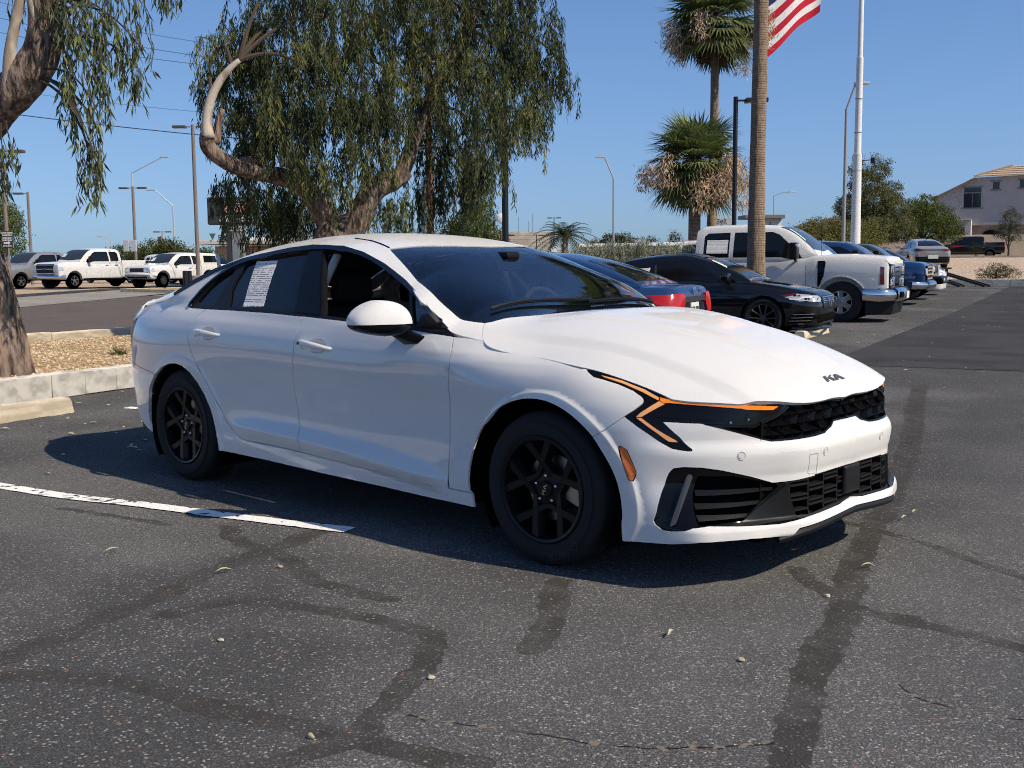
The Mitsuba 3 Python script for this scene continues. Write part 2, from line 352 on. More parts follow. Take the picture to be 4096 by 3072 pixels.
# outlines of the sedan's panels on its surfaces, in metres
Q = {
 'head': [(0.194, 0.853), (0.252, 0.844), (0.335, 0.821), (0.420, 0.800), (0.476, 0.786), (0.526, 0.769), (0.571, 0.750), (0.616, 0.745), (0.722, 0.739), (0.806, 0.732), (0.896, 0.727), (1.072, 0.723), (1.093, 0.711), (1.060, 0.702), (0.888, 0.652), (0.881, 0.645), (0.852, 0.647), (0.676, 0.659), (0.559, 0.664), (0.581, 0.642), (0.621, 0.603), (0.647, 0.561), (0.644, 0.556), (0.634, 0.554), (0.604, 0.557), (0.577, 0.563), (0.557, 0.580), (0.507, 0.615), (0.461, 0.644), (0.409, 0.679), (0.444, 0.703), (0.471, 0.727), (0.476, 0.736), (0.474, 0.747), (0.462, 0.758), (0.422, 0.778), (0.352, 0.800), (0.288, 0.815), (0.244, 0.824), (0.214, 0.840)],
 'drl_up': [(0.258, 0.831), (0.353, 0.812), (0.467, 0.781), (0.528, 0.755), (0.529, 0.742), (0.460, 0.771), (0.369, 0.799), (0.284, 0.820)],
 'drl_h': [(0.530, 0.756), (0.562, 0.748), (0.678, 0.737), (0.808, 0.728), (0.986, 0.716), (0.947, 0.702), (0.822, 0.708), (0.797, 0.714), (0.682, 0.725), (0.566, 0.734), (0.548, 0.732), (0.532, 0.743)],
 'drl_mid': [(0.532, 0.742), (0.549, 0.732), (0.555, 0.730), (0.478, 0.680), (0.453, 0.679), (0.468, 0.695)],
 'drl_low': [(0.453, 0.678), (0.477, 0.678), (0.541, 0.635), (0.606, 0.594), (0.612, 0.586), (0.581, 0.587), (0.541, 0.619), (0.489, 0.654)],
 'projector': [(0.569, 0.722), (0.811, 0.707), (0.944, 0.699), (0.919, 0.681), (0.882, 0.660), (0.847, 0.659), (0.673, 0.671), (0.515, 0.678)],
 'grille': [(1.072, 0.723), (1.158, 0.711), (1.414, 0.710), (1.500, 0.698), (1.500, 0.621), (1.392, 0.620), (1.364, 0.602), (1.295, 0.584), (1.224, 0.581), (1.016, 0.580), (0.973, 0.580), (0.934, 0.589), (0.685, 0.657), (0.881, 0.645), (0.888, 0.652), (1.060, 0.702), (1.093, 0.711)],
 'intake': [(0.473, 0.282), (0.503, 0.340), (0.555, 0.420), (0.569, 0.469), (0.582, 0.487), (0.617, 0.493), (0.677, 0.491), (0.753, 0.479), (0.878, 0.448), (0.973, 0.418), (1.083, 0.420), (1.270, 0.429), (1.500, 0.435), (1.500, 0.290), (1.389, 0.275), (1.152, 0.268), (0.999, 0.259), (0.968, 0.258), (0.800, 0.266), (0.655, 0.272), (0.579, 0.266), (0.541, 0.254), (0.507, 0.246), (0.486, 0.250), (0.474, 0.266)],
 'blade': [(0.631, 0.457), (0.636, 0.462), (0.649, 0.462), (0.652, 0.453), (0.539, 0.280), (0.514, 0.268), (0.516, 0.273)],
 'diag': [(0.969, 0.382), (0.992, 0.260), (0.968, 0.258), (0.806, 0.270), (0.551, 0.288), (0.670, 0.297), (0.870, 0.369)],
 'fins': [(0.642, 0.402), (0.877, 0.377), (0.611, 0.363), (0.831, 0.361), (0.588, 0.331), (0.743, 0.328)],
 'bumpgap': [(0.301, 0.594), (0.409, 0.679)],
 'marker': [(0.388, 0.558), (0.395, 0.562), (0.416, 0.548), (0.438, 0.466), (0.437, 0.457), (0.427, 0.432), (0.420, 0.429), (0.412, 0.436)],
 'sensor': [(0.821, 0.535), (1.248, 0.520)],
 'towcover': [(1.146, 0.516), (1.192, 0.514), (1.206, 0.437), (1.156, 0.440)],
 'crease_b': [(0.658, 0.573), (0.804, 0.555), (1.028, 0.534), (1.145, 0.534), (1.422, 0.547)],
 'lipbot': [(0.385, 0.184), (0.506, 0.197), (0.590, 0.215), (0.818, 0.218), (1.033, 0.206), (1.045, 0.216), (1.069, 0.233), (1.348, 0.248), (1.500, 0.258)],
 'farch': [(0.386, 0.183), (0.388, 0.242), (0.381, 0.302), (0.371, 0.369), (0.357, 0.443), (0.337, 0.533), (0.302, 0.593), (0.250, 0.639), (0.183, 0.680), (0.102, 0.708), (0.042, 0.720)],
 'farch_t': [(0.073, 0.721), (0.025, 0.726), (-0.034, 0.721), (-0.093, 0.708), (-0.155, 0.689)],
 'farch2': [(-0.191, 0.679), (-0.280, 0.620), (-0.351, 0.546), (-0.389, 0.494), (-0.407, 0.417), (-0.412, 0.350), (-0.411, 0.268), (-0.405, 0.190)],
 'rarch': [(-3.224, 0.253), (-3.254, 0.376), (-3.228, 0.463), (-3.160, 0.542), (-3.089, 0.618), (-3.004, 0.671), (-2.910, 0.701), (-2.834, 0.706), (-2.763, 0.694), (-2.688, 0.656), (-2.617, 0.605), (-2.560, 0.536), (-2.511, 0.462), (-2.484, 0.419), (-2.463, 0.349), (-2.445, 0.284), (-2.444, 0.225)],
 'sillbot': [(-2.444, 0.225), (-2.278, 0.227), (-1.986, 0.227), (-1.502, 0.216)],
 'doorbot': [(-2.161, 0.317), (-1.639, 0.313), (-0.551, 0.256), (-0.415, 0.247)],
 'rdoor_rear': [(-2.606, 1.027), (-2.640, 1.000), (-2.688, 0.961), (-2.710, 0.921), (-2.712, 0.898), (-2.698, 0.860), (-2.676, 0.806), (-2.630, 0.722)],
 'rdoor_rear2': [(-2.610, 0.705), (-2.519, 0.606), (-2.441, 0.506), (-2.371, 0.420), (-2.361, 0.410), (-2.302, 0.364), (-2.169, 0.318)],
 'bp': [(-1.681, 1.014), (-1.673, 0.958), (-1.679, 0.902), (-1.683, 0.833), (-1.690, 0.762), (-1.702, 0.696), (-1.705, 0.639)],
 'bp2': [(-1.698, 0.698), (-1.696, 0.576), (-1.678, 0.466), (-1.662, 0.423), (-1.641, 0.383), (-1.630, 0.312)],
 'fd': [(-0.570, 0.953), (-0.536, 0.895), (-0.525, 0.836), (-0.532, 0.714)],
 'fd2': [(-0.530, 0.697), (-0.544, 0.540), (-0.543, 0.386), (-0.551, 0.258)],
 'beltbot': [(-2.807, 1.030), (-2.384, 1.027), (-1.972, 1.022), (-1.683, 1.012), (-1.258, 0.997), (-0.834, 0.974), (-0.572, 0.955)],
 'frame_top': [(-2.825, 1.041), (-2.830, 1.061), (-2.770, 1.121), (-2.675, 1.212), (-2.590, 1.259), (-2.485, 1.300), (-2.296, 1.326), (-2.056, 1.354), (-1.844, 1.371), (-1.591, 1.361), (-1.407, 1.330), (-1.210, 1.269), (-1.002, 1.190), (-0.785, 1.099), (-0.669, 1.027), (-0.604, 0.972)],
 'chrome_top': [(-3.025, 1.109), (-2.877, 1.187), (-2.725, 1.251), (-2.498, 1.313), (-2.316, 1.331), (-2.062, 1.361), (-1.853, 1.380), (-1.597, 1.368), (-1.414, 1.338), (-1.215, 1.276), (-1.007, 1.198), (-0.789, 1.106), (-0.669, 1.035), (-0.596, 0.972)],
 'chrome_bot': [(-3.018, 1.097), (-2.866, 1.173), (-2.713, 1.237), (-2.486, 1.301)],
 'g_quarter': [(-2.760, 1.047), (-2.764, 1.070), (-2.672, 1.192), (-2.543, 1.263), (-2.513, 1.272), (-2.570, 1.046)],
 'g_rear': [(-2.402, 1.045), (-2.464, 1.125), (-2.464, 1.186), (-2.438, 1.282), (-2.399, 1.301), (-1.880, 1.351), (-1.870, 1.321), (-1.766, 1.034)],
 'g_front': [(-1.751, 1.352), (-1.582, 1.350), (-1.424, 1.325), (-1.266, 1.276), (-1.102, 1.215), (-0.960, 1.159), (-0.837, 0.989), (-1.271, 1.012), (-1.521, 1.023), (-1.606, 1.151), (-1.702, 1.291)],
 'g_sail': [(-0.923, 1.147), (-0.778, 1.088), (-0.637, 0.983), (-0.826, 0.989)],
 'sticker': [(-2.357, 1.304), (-2.147, 1.308), (-2.087, 1.058), (-2.285, 1.056)],
 'handle_r': [(-2.646, 0.900), (-2.560, 0.933), (-2.372, 0.896), (-2.503, 0.841)],
 'handle_f': [(-1.639, 0.883), (-1.554, 0.911), (-1.374, 0.868), (-1.526, 0.818)],
 'mirror_foot': [(-0.851, 0.985), (-0.730, 0.944), (-0.836, 0.906)],
 'hoodgap': [(-0.508, -0.712), (-0.486, -0.746), (-0.449, -0.786), (-0.408, -0.824), (-0.366, -0.849), (-0.313, -0.844), (-0.114, -0.817), (0.034, -0.813), (0.176, -0.809)],
 'hoodlead': [(0.175, -0.809), (0.239, -0.803), (0.333, -0.797), (0.415, -0.789), (0.469, -0.783), (0.522, -0.779), (0.576, -0.775), (0.626, -0.748), (0.736, -0.669), (0.802, -0.606), (0.854, -0.539), (0.884, -0.433), (0.896, -0.385), (0.909, -0.115), (0.914, -0.078)],
 'ws': [(-1.347, -0.551), (-1.148, -0.641), (-0.990, -0.701), (-0.771, -0.771), (-0.663, -0.774), (-0.602, -0.752), (-0.553, -0.740), (-0.508, -0.712)],
 'apillar_gap': [(-0.563, -0.853), (-0.406, -0.825)],
 'wstop': [(-1.347, -0.551), (-1.281, -0.434), (-1.212, -0.330), (-1.172, -0.196)],
 'roofditch': [(-1.742, -0.450), (-1.561, -0.487), (-1.452, -0.515), (-1.358, -0.541)],
 'tail_edge': [(-3.515, 0.902), (-3.539, 0.864), (-3.599, 0.774), (-3.680, 0.687), (-3.744, 0.595)],
 'bump_r': [(-3.180, 0.636), (-3.085, 0.620)],
 'rb_low': [(-3.673, 0.387), (-3.635, 0.312), (-3.614, 0.292), (-3.754, 0.223), (-3.835, 0.174)],
}
# ---------------------------------------------------------------- hero sedan: parts
def wheel_parts(r, rim, w, style, seg=72, detail=True):
    """tyre, rim, ... about the y axis, outer side at -y, centre of the outer rim plane at the origin; returns [(name, mesh, material, smooth)]"""
    t = w / 2
    tyre = lathe([(rim - .012, .030), (rim + .004, .002), (rim + .012, -.006), (rim + .035, -.011), (rim + .06, -.011), (r - .05, -.006), (r - .022, .004), (r - .006, .018), (r, .034),
                  (r, .062), (r - .006, .064), (r - .006, .070), (r, .072), (r, w * .5 - .004), (r - .006, w * .5 - .002), (r - .006, w * .5 + .008), (r, w * .5 + .010),
                  (r, w - .052), (r - .006, w - .050), (r - .006, w - .044), (r, w - .042), (r, w - .02), (r - .02, w), (rim, w - .01)], seg)
    if detail:
        v = tyre.vertices; a = np.arctan2(v[:, 2], v[:, 0]); rr = np.hypot(v[:, 0], v[:, 2])
    return tyre
def tangent_wheel(rim):
    """rim with ten crossing beams"""
    lip = lathe([(rim + .006, .002), (rim + .008, -.004), (rim + .002, -.008), (rim - .010, -.004), (rim - .014, .010), (rim - .020, .050), (rim - .022, .19)], 72)
    beams = []
    for k in range(5):
        a = math.radians(90 + 72 * k + 8)
        for sgn in (1, -1):
            b0, b1 = a + sgn * .29, a - sgn * .62
            R0, R1 = rim - .006, .070
            p0 = np.array([math.cos(b0) * R0, .006, math.sin(b0) * R0]); p1 = np.array([math.cos(b1) * R1, .030, math.sin(b1) * R1])
            m = hull([p0 + [0, .0, 0]] , .001) if False else None
            d = p1 - p0; L = np.linalg.norm(d); d /= L; s = np.cross(d, [0, 1, 0]); s /= np.linalg.norm(s)
            w0, w1 = .031, .021
            q = [p0 + s * w0 * .55, p0 - s * w0 * .55, p1 + s * w1 * .5, p1 - s * w1 * .5,
                 p0 + s * w0 + [0, .035, 0], p0 - s * w0 + [0, .035, 0], p1 + s * w1 + [0, .03, 0], p1 - s * w1 + [0, .03, 0]]
            beams.append(hull(q))
    hub = lathe([(1e-5, .022), (.030, .022), (.034, .026), (.036, .034), (.060, .036), (.078, .040), (.084, .07), (.08, .12), (1e-5, .12)], 40)
    return lip, beams, hub
LOGO = [[(0, 0), (.10, 0), (.10, 1), (0, 1)], [(.11, .40), (.14, .56), (.33, 1), (.46, 1), (.20, .42)], [(.17, .62), (.27, .74), (.50, 0), (.37, 0)],
        [(.53, 0), (.64, 0), (.64, .9), (.53, .62)], [(.56, 1), (.70, 1), (1., 0), (.87, 0)]]
def logo_mesh(width, height, depth):
    ms = []
    for pg in LOGO:
        ms.append(trimesh.creation.extrude_polygon(Polygon([(x * width - width / 2, y * height - height / 2) for x, y in pg]).buffer(0), depth, engine='earcut'))
    return join(ms)
def ring_text(text, R, h, a_mid, depth=.0012, flip=False):
    """lettering round a tyre in the x-z plane, seen from -y"""
    m = meshkit.text_mesh(text, h, depth, bold=True)
    v = m.vertices.copy(); x = v[:, 0] - v[:, 0].max() / 2
    ang = a_mid - x / R if not flip else a_mid + x / R
    rad = R + (v[:, 1] - h / 2) * (1 if not flip else -1)
    m.vertices = np.c_[np.cos(ang) * rad, -v[:, 2], np.sin(ang) * rad]
    m.vertices[:, 0] *= 1
    return m
def build_sedan():
    C = thing('white_sedan', 'white four-door sedan with black wheels and orange-lit headlights in the foreground', 'car')
    W, GB, PB = 'paint_white', 'gloss_black', 'plastic_black'
    q = {k: [tuple(p) for p in v] for k, v in Q.items()}
    from scipy.interpolate import UnivariateSpline
    def fair(p, tol=.0022):
        p = np.array(p); t = np.r_[0, np.cumsum(np.linalg.norm(np.diff(p, axis=0), axis=1))]; w_ = np.ones(len(p)); w_[[0, -1]] = 50
        if len(p) < 5: return [tuple(a) for a in p]
        return [tuple(a) for a in np.c_[UnivariateSpline(t, p[:, 0], w_, s=len(p) * tol ** 2)(t), UnivariateSpline(t, p[:, 1], w_, s=len(p) * tol ** 2)(t)]]
    def fine(p, k=5):
        p = np.array(p); t = np.r_[0, np.cumsum(np.linalg.norm(np.diff(p, axis=0), axis=1))]; c = PchipInterpolator(t, p) if len(p) < 4 else CubicSpline(t, p)
        return [tuple(a) for a in c(np.concatenate([np.linspace(a, b, k, endpoint=False) for a, b in zip(t[:-1], t[1:])] + [t[-1:]]))]
    q['hoodlead'] = fair(q['hoodlead'][:7], .003)[:-1] + fair(q['hoodlead'][6:], .003)
    for k_ in ('ws', 'rarch', 'frame_top', 'chrome_top', 'fd', 'bp', 'rdoor_rear', 'rdoor_rear2', 'hoodgap'): q[k_] = fair(q[k_])
    _fa = fair(q['farch'] + q['farch_t'][2:] + q['farch2'], .004); n1, n2 = len(q['farch']), len(q['farch_t']) - 2
    q['farch'], q['farch_t'], q['farch2'] = _fa[:n1], _fa[n1:n1 + n2], _fa[n1 + n2:]
    free = lambda uv: np.abs(uv[:, 0] - 1.5) < 1e-6
    def side(name, poly, mat, both=True, h=.016, d=.012, off=0., gap=.0021, lines=(), label=None, whole=False, smooth=None):
        m = patch(poly, S1, h, d, off, (1, -1, .2) if whole else (0, -1, 0), gap, lines, free if whole else None)
        if whole: m = cat(m, mirror(m))
        k = put(name, m, mat, C, label=label)
        if both and not whole: put(name, mirror(m), mat, C)
        return k
    keep15 = lambda pg: Polygon(pg).buffer(0)
    farch = q['farch'] + q['farch_t'] + q['farch2']
    # outlines share their corner points
    hg = [(-.407, .943)] + [(x, float(S2(x, y)[2]) + .0055) for x, y in q['hoodgap'][4:-1]] + [(q['hoodgap'][-1][0], float(S2(*q['hoodgap'][-1])[2]) + .002)]
    fender = Polygon(fine(q['farch'][6:] + q['farch_t'] + q['farch2'][:-1]) + [(-.395, .262), (-.545, .266)] + q['fd2'][-2::-1] + q['fd'][::-1] + hg + [q['head'][0]] + q['head'][:28:-1]).buffer(0)
    arcs = [[(c[0] + r * math.cos(t), c[1] + r * math.sin(t)) for t in np.linspace(-.6, 3.74, 60)] for c in (RA, RF) for r in (.409, .416, .423)]
    side('front_fender', fender, W, lines=arcs)
    def shrink_mid(pg, g=.0021):            # gap everywhere but on the centre line
        return pg.buffer(-g, join_style=2).union(pg.buffer(-1e-4).intersection(shapely.box(1.47, -1, 1.5, 2)).buffer(0)).intersection(pg)
    inta = Polygon(q['intake']).buffer(0)
    grille = Polygon(q['grille']).buffer(0); head = Polygon(q['head']).buffer(0)
    bumper = Polygon(fine(q['farch'][:7]) + q['head'][29:9:-1] + q['grille'][12:4:-1] + [(1.5, .6205), (1.5, .2585)] + q['lipbot'][-2::-1]).buffer(0)
    bumper = bumper.difference(inta.union(Polygon([(1.2, .285), (1.5, .29), (1.5, .435), (1.2, .43)]).buffer(0))).difference(grille).difference(head)
    mark = Polygon(q['marker'])
    side('front_bumper', bumper.difference(mark.buffer(.003)), W, whole=True, gap=.0, h=.014, lines=[q['crease_b']] + arcs)
    side('headlight', head, GB, gap=.001, off=-.002, h=.012, d=.02)
    for n, mt in (('drl_up', 'amber_pale'), ('drl_h', 'amber'), ('drl_mid', 'amber_pale'), ('drl_low', 'amber_pale')):
        pg = Polygon(q[n]).buffer(0).buffer(-.001)
        for sgn, hk in ((0, 'headlight'), (1, 'headlight_001')):
            m = patch(pg, S1, .008, .004, .0025)
            put('daylight_strip', mirror(m) if sgn else m, mt, C + '__' + hk, label='glowing orange horizontal strip' if n == 'drl_h' else None)
    pj = Polygon(q['projector']).buffer(0).buffer(-.004)
    for sgn, hk in ((0, 'headlight'), (1, 'headlight_001')):
        m = patch(pj, S1, .012, .003, .001); put('lens_cover', mirror(m) if sgn else m, GB, C + '__' + hk)
        bars = []
        for k in range(3):                  # three lamp modules with a bright lower lip
            s0 = .655 + .085 * k
            zc = .668 + .012 * k
            pg = Polygon([(s0, zc - .019), (s0 + .072, zc - .016), (s0 + .074, zc + .010), (s0 + .004, zc + .006)])
            bars.append(patch(pg.intersection(pj), S1, .012, .006, .0045))
        m = cat(*bars); put('lamp_module', mirror(m) if sgn else m, GB, C + '__' + hk)
        pts = [S1(*a) + np.array([.006, -.006, 0]) for a in ((.775, .664), (.84, .672))]
        m = join([move(trimesh.creation.icosphere(1, .005), *p) for p in pts]); m = (m.vertices, m.faces, m.vertex_normals)
        put('lamp_glint', mirror(m) if sgn else m, 'chrome', C + '__' + hk)
    side('marker_lamp', mark, 'amber_reflector', gap=.001, off=.001, h=.01, d=.004, label='orange side reflector behind the front wheel arch' if False else None)
    # grille: faceted cells
    base = patch(grille, S1, .015, .01, -.030, (1, -1, .2), 0, free=free)
    gm = [base]
    us = np.arange(.58, 1.56, .062)
    zs = [.566, .602, .638, .674, .712, .75]
    cells = []
    for r in range(len(zs) - 1):
        for k, u in enumerate(us):
            o = .031 * (r % 2)
            cells.append(([(u + o, zs[r]), (u + .062 + o, zs[r]), (u + .062 + .031 - .031 * 2 * (r % 2) + o, zs[r + 1]), (u + .031 - .031 * 2 * (r % 2) + o, zs[r + 1])], (r + k) % 2))
    gi = grille.buffer(.001)
    V, Fc = [], []
    for c, par in cells:
        pg = Polygon(c).intersection(gi)
        if pg.is_empty or pg.area < 1.5e-4: continue
        pg = pg.convex_hull.buffer(-.0015)
        ring = np.array(pg.exterior.coords)[:-1]
        if len(ring) < 3: continue
        ring = np.clip(ring, [-9, 0], [1.5, 9])
        P0 = S1(ring[:, 0], ring[:, 1]); cu = ring.mean(0) + [.012 if par else -.012, .004]
        n = np.array([.85, -.45, .2]) if cu[0] < 1. else np.array([.98, -.1, .2])
        top = S1(*cu) - n * .030; o = len(V)
        V += list(P0 - n * .004) + [top]
        for i in range(len(ring)): Fc.append((o + i, o + (i + 1) % len(ring), o + len(ring)))
    V = np.array(V); Fc = np.array(Fc)
    gmesh = trimesh.Trimesh(V, Fc, process=False); g2 = gmesh.copy(); g2.vertices = g2.vertices * [1, -1, 1]
    gk = put('grille', cat(base, mirror(base)), 'cavity', C)
    put('grille_mesh', join([gmesh, g2]), GB, gk, smooth=False)
    rimg = grille.difference(grille.buffer(-.007)).difference(shapely.box(1.49, 0, 1.6, 1))
    m = patch(rimg, S1, .01, .02, .001, (1, -1, .2)); put('grille_frame', cat(m, mirror(m)), GB, gk)
    # lower intake
    ik = 'lower_intake'
    base = patch(inta.union(Polygon([(1.2, .285), (1.5, .29), (1.5, .435), (1.2, .43)]).buffer(0)), S1, .02, 0, -.055, (1, -1, 0), 0, free=free)
    k = put(ik, cat(base, mirror(base)), 'cavity', C)
    cg = Polygon([(1.075, .272), (1.16, .268), (1.5, .283), (1.5, .442), (1.16, .43), (1.035, .415)]).intersection(inta.union(shapely.box(1.2, .29, 1.5, .435)))
    sur = inta.difference(cg).difference(shapely.box(1.2, 0, 2, 1))
    hole = Polygon([(.672, .455), (.80, .452), (.99, .412), (1.0, .40), (.90, .335), (.82, .285), (.62, .276)])
    fr = sur.difference(hole); m = patch(fr, S1, .012, .05, -.004, (1, -1, 0), .001); put('intake_surround', cat(m), GB, k); put('intake_surround', mirror(m), GB, k)
    for zz, s0, s1_ in ((.392, .66, .98), (.345, .645, .93), (.303, .635, .855)):
        pg = Polygon([(s0, zz - .011), (s1_, zz - .006), (s1_, zz + .006), (s0, zz + .011)]).intersection(hole)
        m = patch(pg, S1, .02, .03, -.014, (1, -1, 0)); put('fin', m, 'satin_black', k); put('fin', mirror(m), 'satin_black', k)
    dg = Polygon([(1.04, .405), (1.085, .268), (.70, .262), (.82, .283), (.92, .338)]).intersection(inta)
    m = patch(dg, S1, .012, .03, .002, (1, -1, 0)); put('corner_panel', m, 'satin_black', k); put('corner_panel', mirror(m), 'satin_black', k)
    bl = Polygon(q['blade']).buffer(0); bq = np.array(q['blade']); n_ = np.array([.62, -.78, 0]); bt, bb_ = S1(bq[:4, 0], bq[:4, 1]), S1(bq[4:, 0], bq[4:, 1]); m = hull(np.vstack([bt + n_ * .012, bt - n_ * .02, bb_ + n_ * .012, bb_ - n_ * .02])); put('intake_blade', m, 'blade_silver', k, smooth=False); put('intake_blade', trimesh.Trimesh(m.vertices * [1, -1, 1], m.faces[:, ::-1], process=False), 'blade_silver', k, smooth=False)
    for r, zz in enumerate(np.linspace(.296, .414, 5)):
        segs = []
        for s0 in np.arange(1.06, 1.5, .11):
            o = .012 * ((int(round(s0 / .11)) + r) % 2)
            pg = Polygon([(s0 + .004, zz - .004 + o), (min(s0 + .106, 1.5), zz - .004 + o), (min(s0 + .106, 1.5), zz + .004 + o), (s0 + .004, zz + .004 + o)]).intersection(cg)
            if not pg.is_empty: segs.append(patch(pg, S1, .03, .035, -.008, (1, -.3, 0)))
        m = cat(*segs); put('grille_slat', cat(m, mirror(m)), PB, k)
    ups = [patch(shapely.box(s0 - .004, .27, s0 + .004, .43).intersection(cg), S1, .02, .035, -.010, (1, -.3, 0)) for s0 in np.arange(1.06, 1.5, .11)]
    for m in ups: put('grille_post', m, PB, k); put('grille_post', mirror(m), PB, k)
    fr = cg.difference(cg.buffer(-.008)).difference(shapely.box(1.488, .28, 1.6, .436)); m = patch(fr, S1, .02, .04, -.004, (1, -.3, 0)); put('grille_edge', cat(m, mirror(m)), PB, k)
    put('radar_cover', rbox(.948, 0, .372, .03, .135, .118, .012), 'plastic_black', k)
    lip = tube(np.vstack([S1(np.linspace(.98, 1.5, 14), np.interp(np.linspace(.98, 1.5, 14), [.98, 1.1, 1.5], [.205, .222, .250])), S1(np.linspace(1.5, .98, 14), np.interp(np.linspace(1.5, .98, 14), [.98, 1.1, 1.5], [.205, .222, .250]))[1:] * [1, -1, 1]]) - [.022, 0, .010], .020, 8)
    put('front_lip', lip, PB, C)
    tc = Polygon(q['towcover']).buffer(.004); m = patch(tc.difference(tc.buffer(-.0022)), S1, .02, .001, .0006, (1, -.3, 0)); put('tow_cover_seam', m, 'seam_grey', C)
    for a in q['sensor']:
        for sg in (1, -1):
            c = S1(*a); n = np.cross(S1(a[0] + .001, a[1]) - c, S1(a[0], a[1] + .001) - c); n /= np.linalg.norm(n); n = n if n[0] > 0 else -n
            rg = trimesh.creation.torus(.0165, .0014, 20, 6); ds = trimesh.creation.cylinder(.012, .003, sections=20)
            m = join([rg, ds]); M = trimesh.geometry.align_vectors([0, 0, 1], n); m.apply_transform(M); m.apply_translation(c + n * .0005)
            if sg < 0: m.vertices = m.vertices * [1, -1, 1]; m.faces = m.faces[:, ::-1]
            put('parking_sensor', m, 'paint_white_plain', C)
    # emblem on the hood
    em = logo_mesh(.155, .040, .006); v = em.vertices.copy()
    yy = v[:, 0]; xs = .862 - v[:, 1] * .55; zz = S2(xs, yy)
    em.vertices = zz + np.c_[v[:, 2] * .75, 0 * yy, v[:, 2] * .75]
    put('emblem', em, 'badge_grey', C)
    # doors, sill, quarter
    bpl = q['bp'] + q['bp2'][1:]
    belt = q['beltbot']
    bi = next(i for i, p in enumerate(belt) if p[0] > bpl[0][0])
    fdl = q['fd'] + q['fd2']
    fdl[-1] = (fdl[-1][0], .262)
    db = q['doorbot']
    crl = [(x, float(CREASE_L(x))) for x in np.linspace(-2.28, -.56, 30)]
    cru = [(x, float(CREASE_U(x)) + .006) for x in np.linspace(-2.28, -.56, 30)]
    hf = Polygon([(-1.60 + .115 * math.cos(t) , .864 + .033 * math.sin(t)) for t in np.linspace(0, 2 * np.pi, 25)[:-1]])
    handles = []
    for hk in ('handle_f', 'handle_r'):
        a = np.array(q[hk]); handles.append(a)
    dishes = []
    for a in handles:
        c = [(a[1][0] + a[2][0]) / 2 - .03, (a[1][1] + a[3][1]) / 2 + .006]
        dishes.append(Polygon([(c[0] + .075 * math.cos(t), c[1] + .034 * math.sin(t)) for t in np.linspace(0, 2 * np.pi, 33)[:-1]]))
    fdoor = Polygon([bpl[0]] + belt[bi:-1] + [fdl[0]] + fdl[1:] + [(-1.0, .282), (-1.30, .2965), (bpl[-1][0], .308)] + bpl[::-1][1:]).buffer(0)
    rdl = q['rdoor_rear'] + q['rdoor_rear2'][1:]
    rdoor = Polygon([p for p in belt if rdl[0][0] < p[0] < bpl[0][0]] + bpl[:-1] + [(bpl[-1][0], .308)] + [(-1.9, .3155), (-2.1, .3165)] + rdl[::-1]).buffer(0)
    side('front_door', fdoor.difference(dishes[0]), W, lines=[crl, cru] + arcs, h=.014)
    side('rear_door', rdoor.difference(dishes[1]), W, lines=[crl, cru] + arcs, h=.014)
    for dk, ds, a in (('front_door', dishes[0], handles[0]), ('rear_door', dishes[1], handles[1])):
        c = np.array(ds.centroid.coords[0])
        m = patch(ds, S1, .008, 0, 0., disp=lambda uv: -.026 * (1 - np.clip(((uv[:, 0] - c[0]) / .075) ** 2 + ((uv[:, 1] - c[1]) / .034) ** 2, 0, 1)))
        tri = trimesh.Trimesh(m[0], m[1], process=False); m = (m[0], m[1], tri.vertex_normals)
        x0, x1 = a[0][0] + .0, a[2][0]; zc = (a[0][1] + a[2][1]) / 2
        xs = np.linspace(x0, x1, 15); t = np.linspace(0, 1, 15)
        pth = S1(xs, np.linspace(a[0][1] + .004, a[2][1] - .006, 15)); pth[:, 1] -= .030 * np.sin(np.pi * t) ** .5 - .004
        hb = tube(pth, .0045 + .0115 * np.sin(np.pi * np.clip(t, .02, .98)) ** .6, 12)
        hb.vertices[:, 2] = pth.mean(0)[2] + (hb.vertices[:, 2] - pth.mean(0)[2]) * 1.15
        pad = hull([S1(a[0][0] + .02, zc) + [0, -.004, 0], S1(a[0][0] + .05, zc - .005) + [0, -.012, 0], S1(a[0][0] + .035, zc - .02) + [0, -.003, 0]], .008)
        for sg, dn in ((0, dk), (1, dk + '_001')):
            put('handle_recess', mirror(m) if sg else m, W, f'{C}__{dn}')
            hm = join([hb, pad])
            if sg: hm.vertices = hm.vertices * [1, -1, 1]; hm.faces = hm.faces[:, ::-1]
            put('handle', hm, W, f'{C}__{dn}')
        if dk == 'front_door': put('key_button', rbox(x0 + .018, float(S1(x0 + .02, zc)[1]) - .021, zc + .004, .012, .006, .014, .002), 'satin_black', f'{C}__front_door')
    sill = Polygon([(-2.500, .452)] + q['rarch'][13:] + q['sillbot'][1:] + [(-1.0, .209), (-.395, .197), (-.400, .262)] + [(-.545, .266), (-1.0, .282), (-1.30, .2965), (-1.66, .308), (-1.9, .3155), (-2.1, .3165)] + q['rdoor_rear2'][::-1][:4]).buffer(0)
    side('sill', sill, W, lines=arcs)
    te = q['tail_edge']
    quarter = Polygon(rdl[::-1][3:] + [(belt[0][0] + .0, belt[0][1])] + q['frame_top'][:6] + q['chrome_bot'][::-1][:4] + [(-3.2, .0 + 1.052), (-3.45, 1.025), (-3.54, 1.0), (-3.53, .935), te[0]] + te[1:] + [(-3.70, .66), (-3.45, .655), (-3.180, .636), (-3.085, .620)] + [p for p in q['rarch'][5:14]]).buffer(0)
    side('rear_quarter_panel', quarter, W, d=.02, lines=arcs)
    tail = Polygon(te + [(-3.82, .60), (-3.95, .68), (-4.6, .74), (-4.6, .87), (-3.95, .90), (-3.70, .915), (-3.53, .935)]).buffer(0)
    side('taillight', tail, 'red_lens_dark', h=.02)
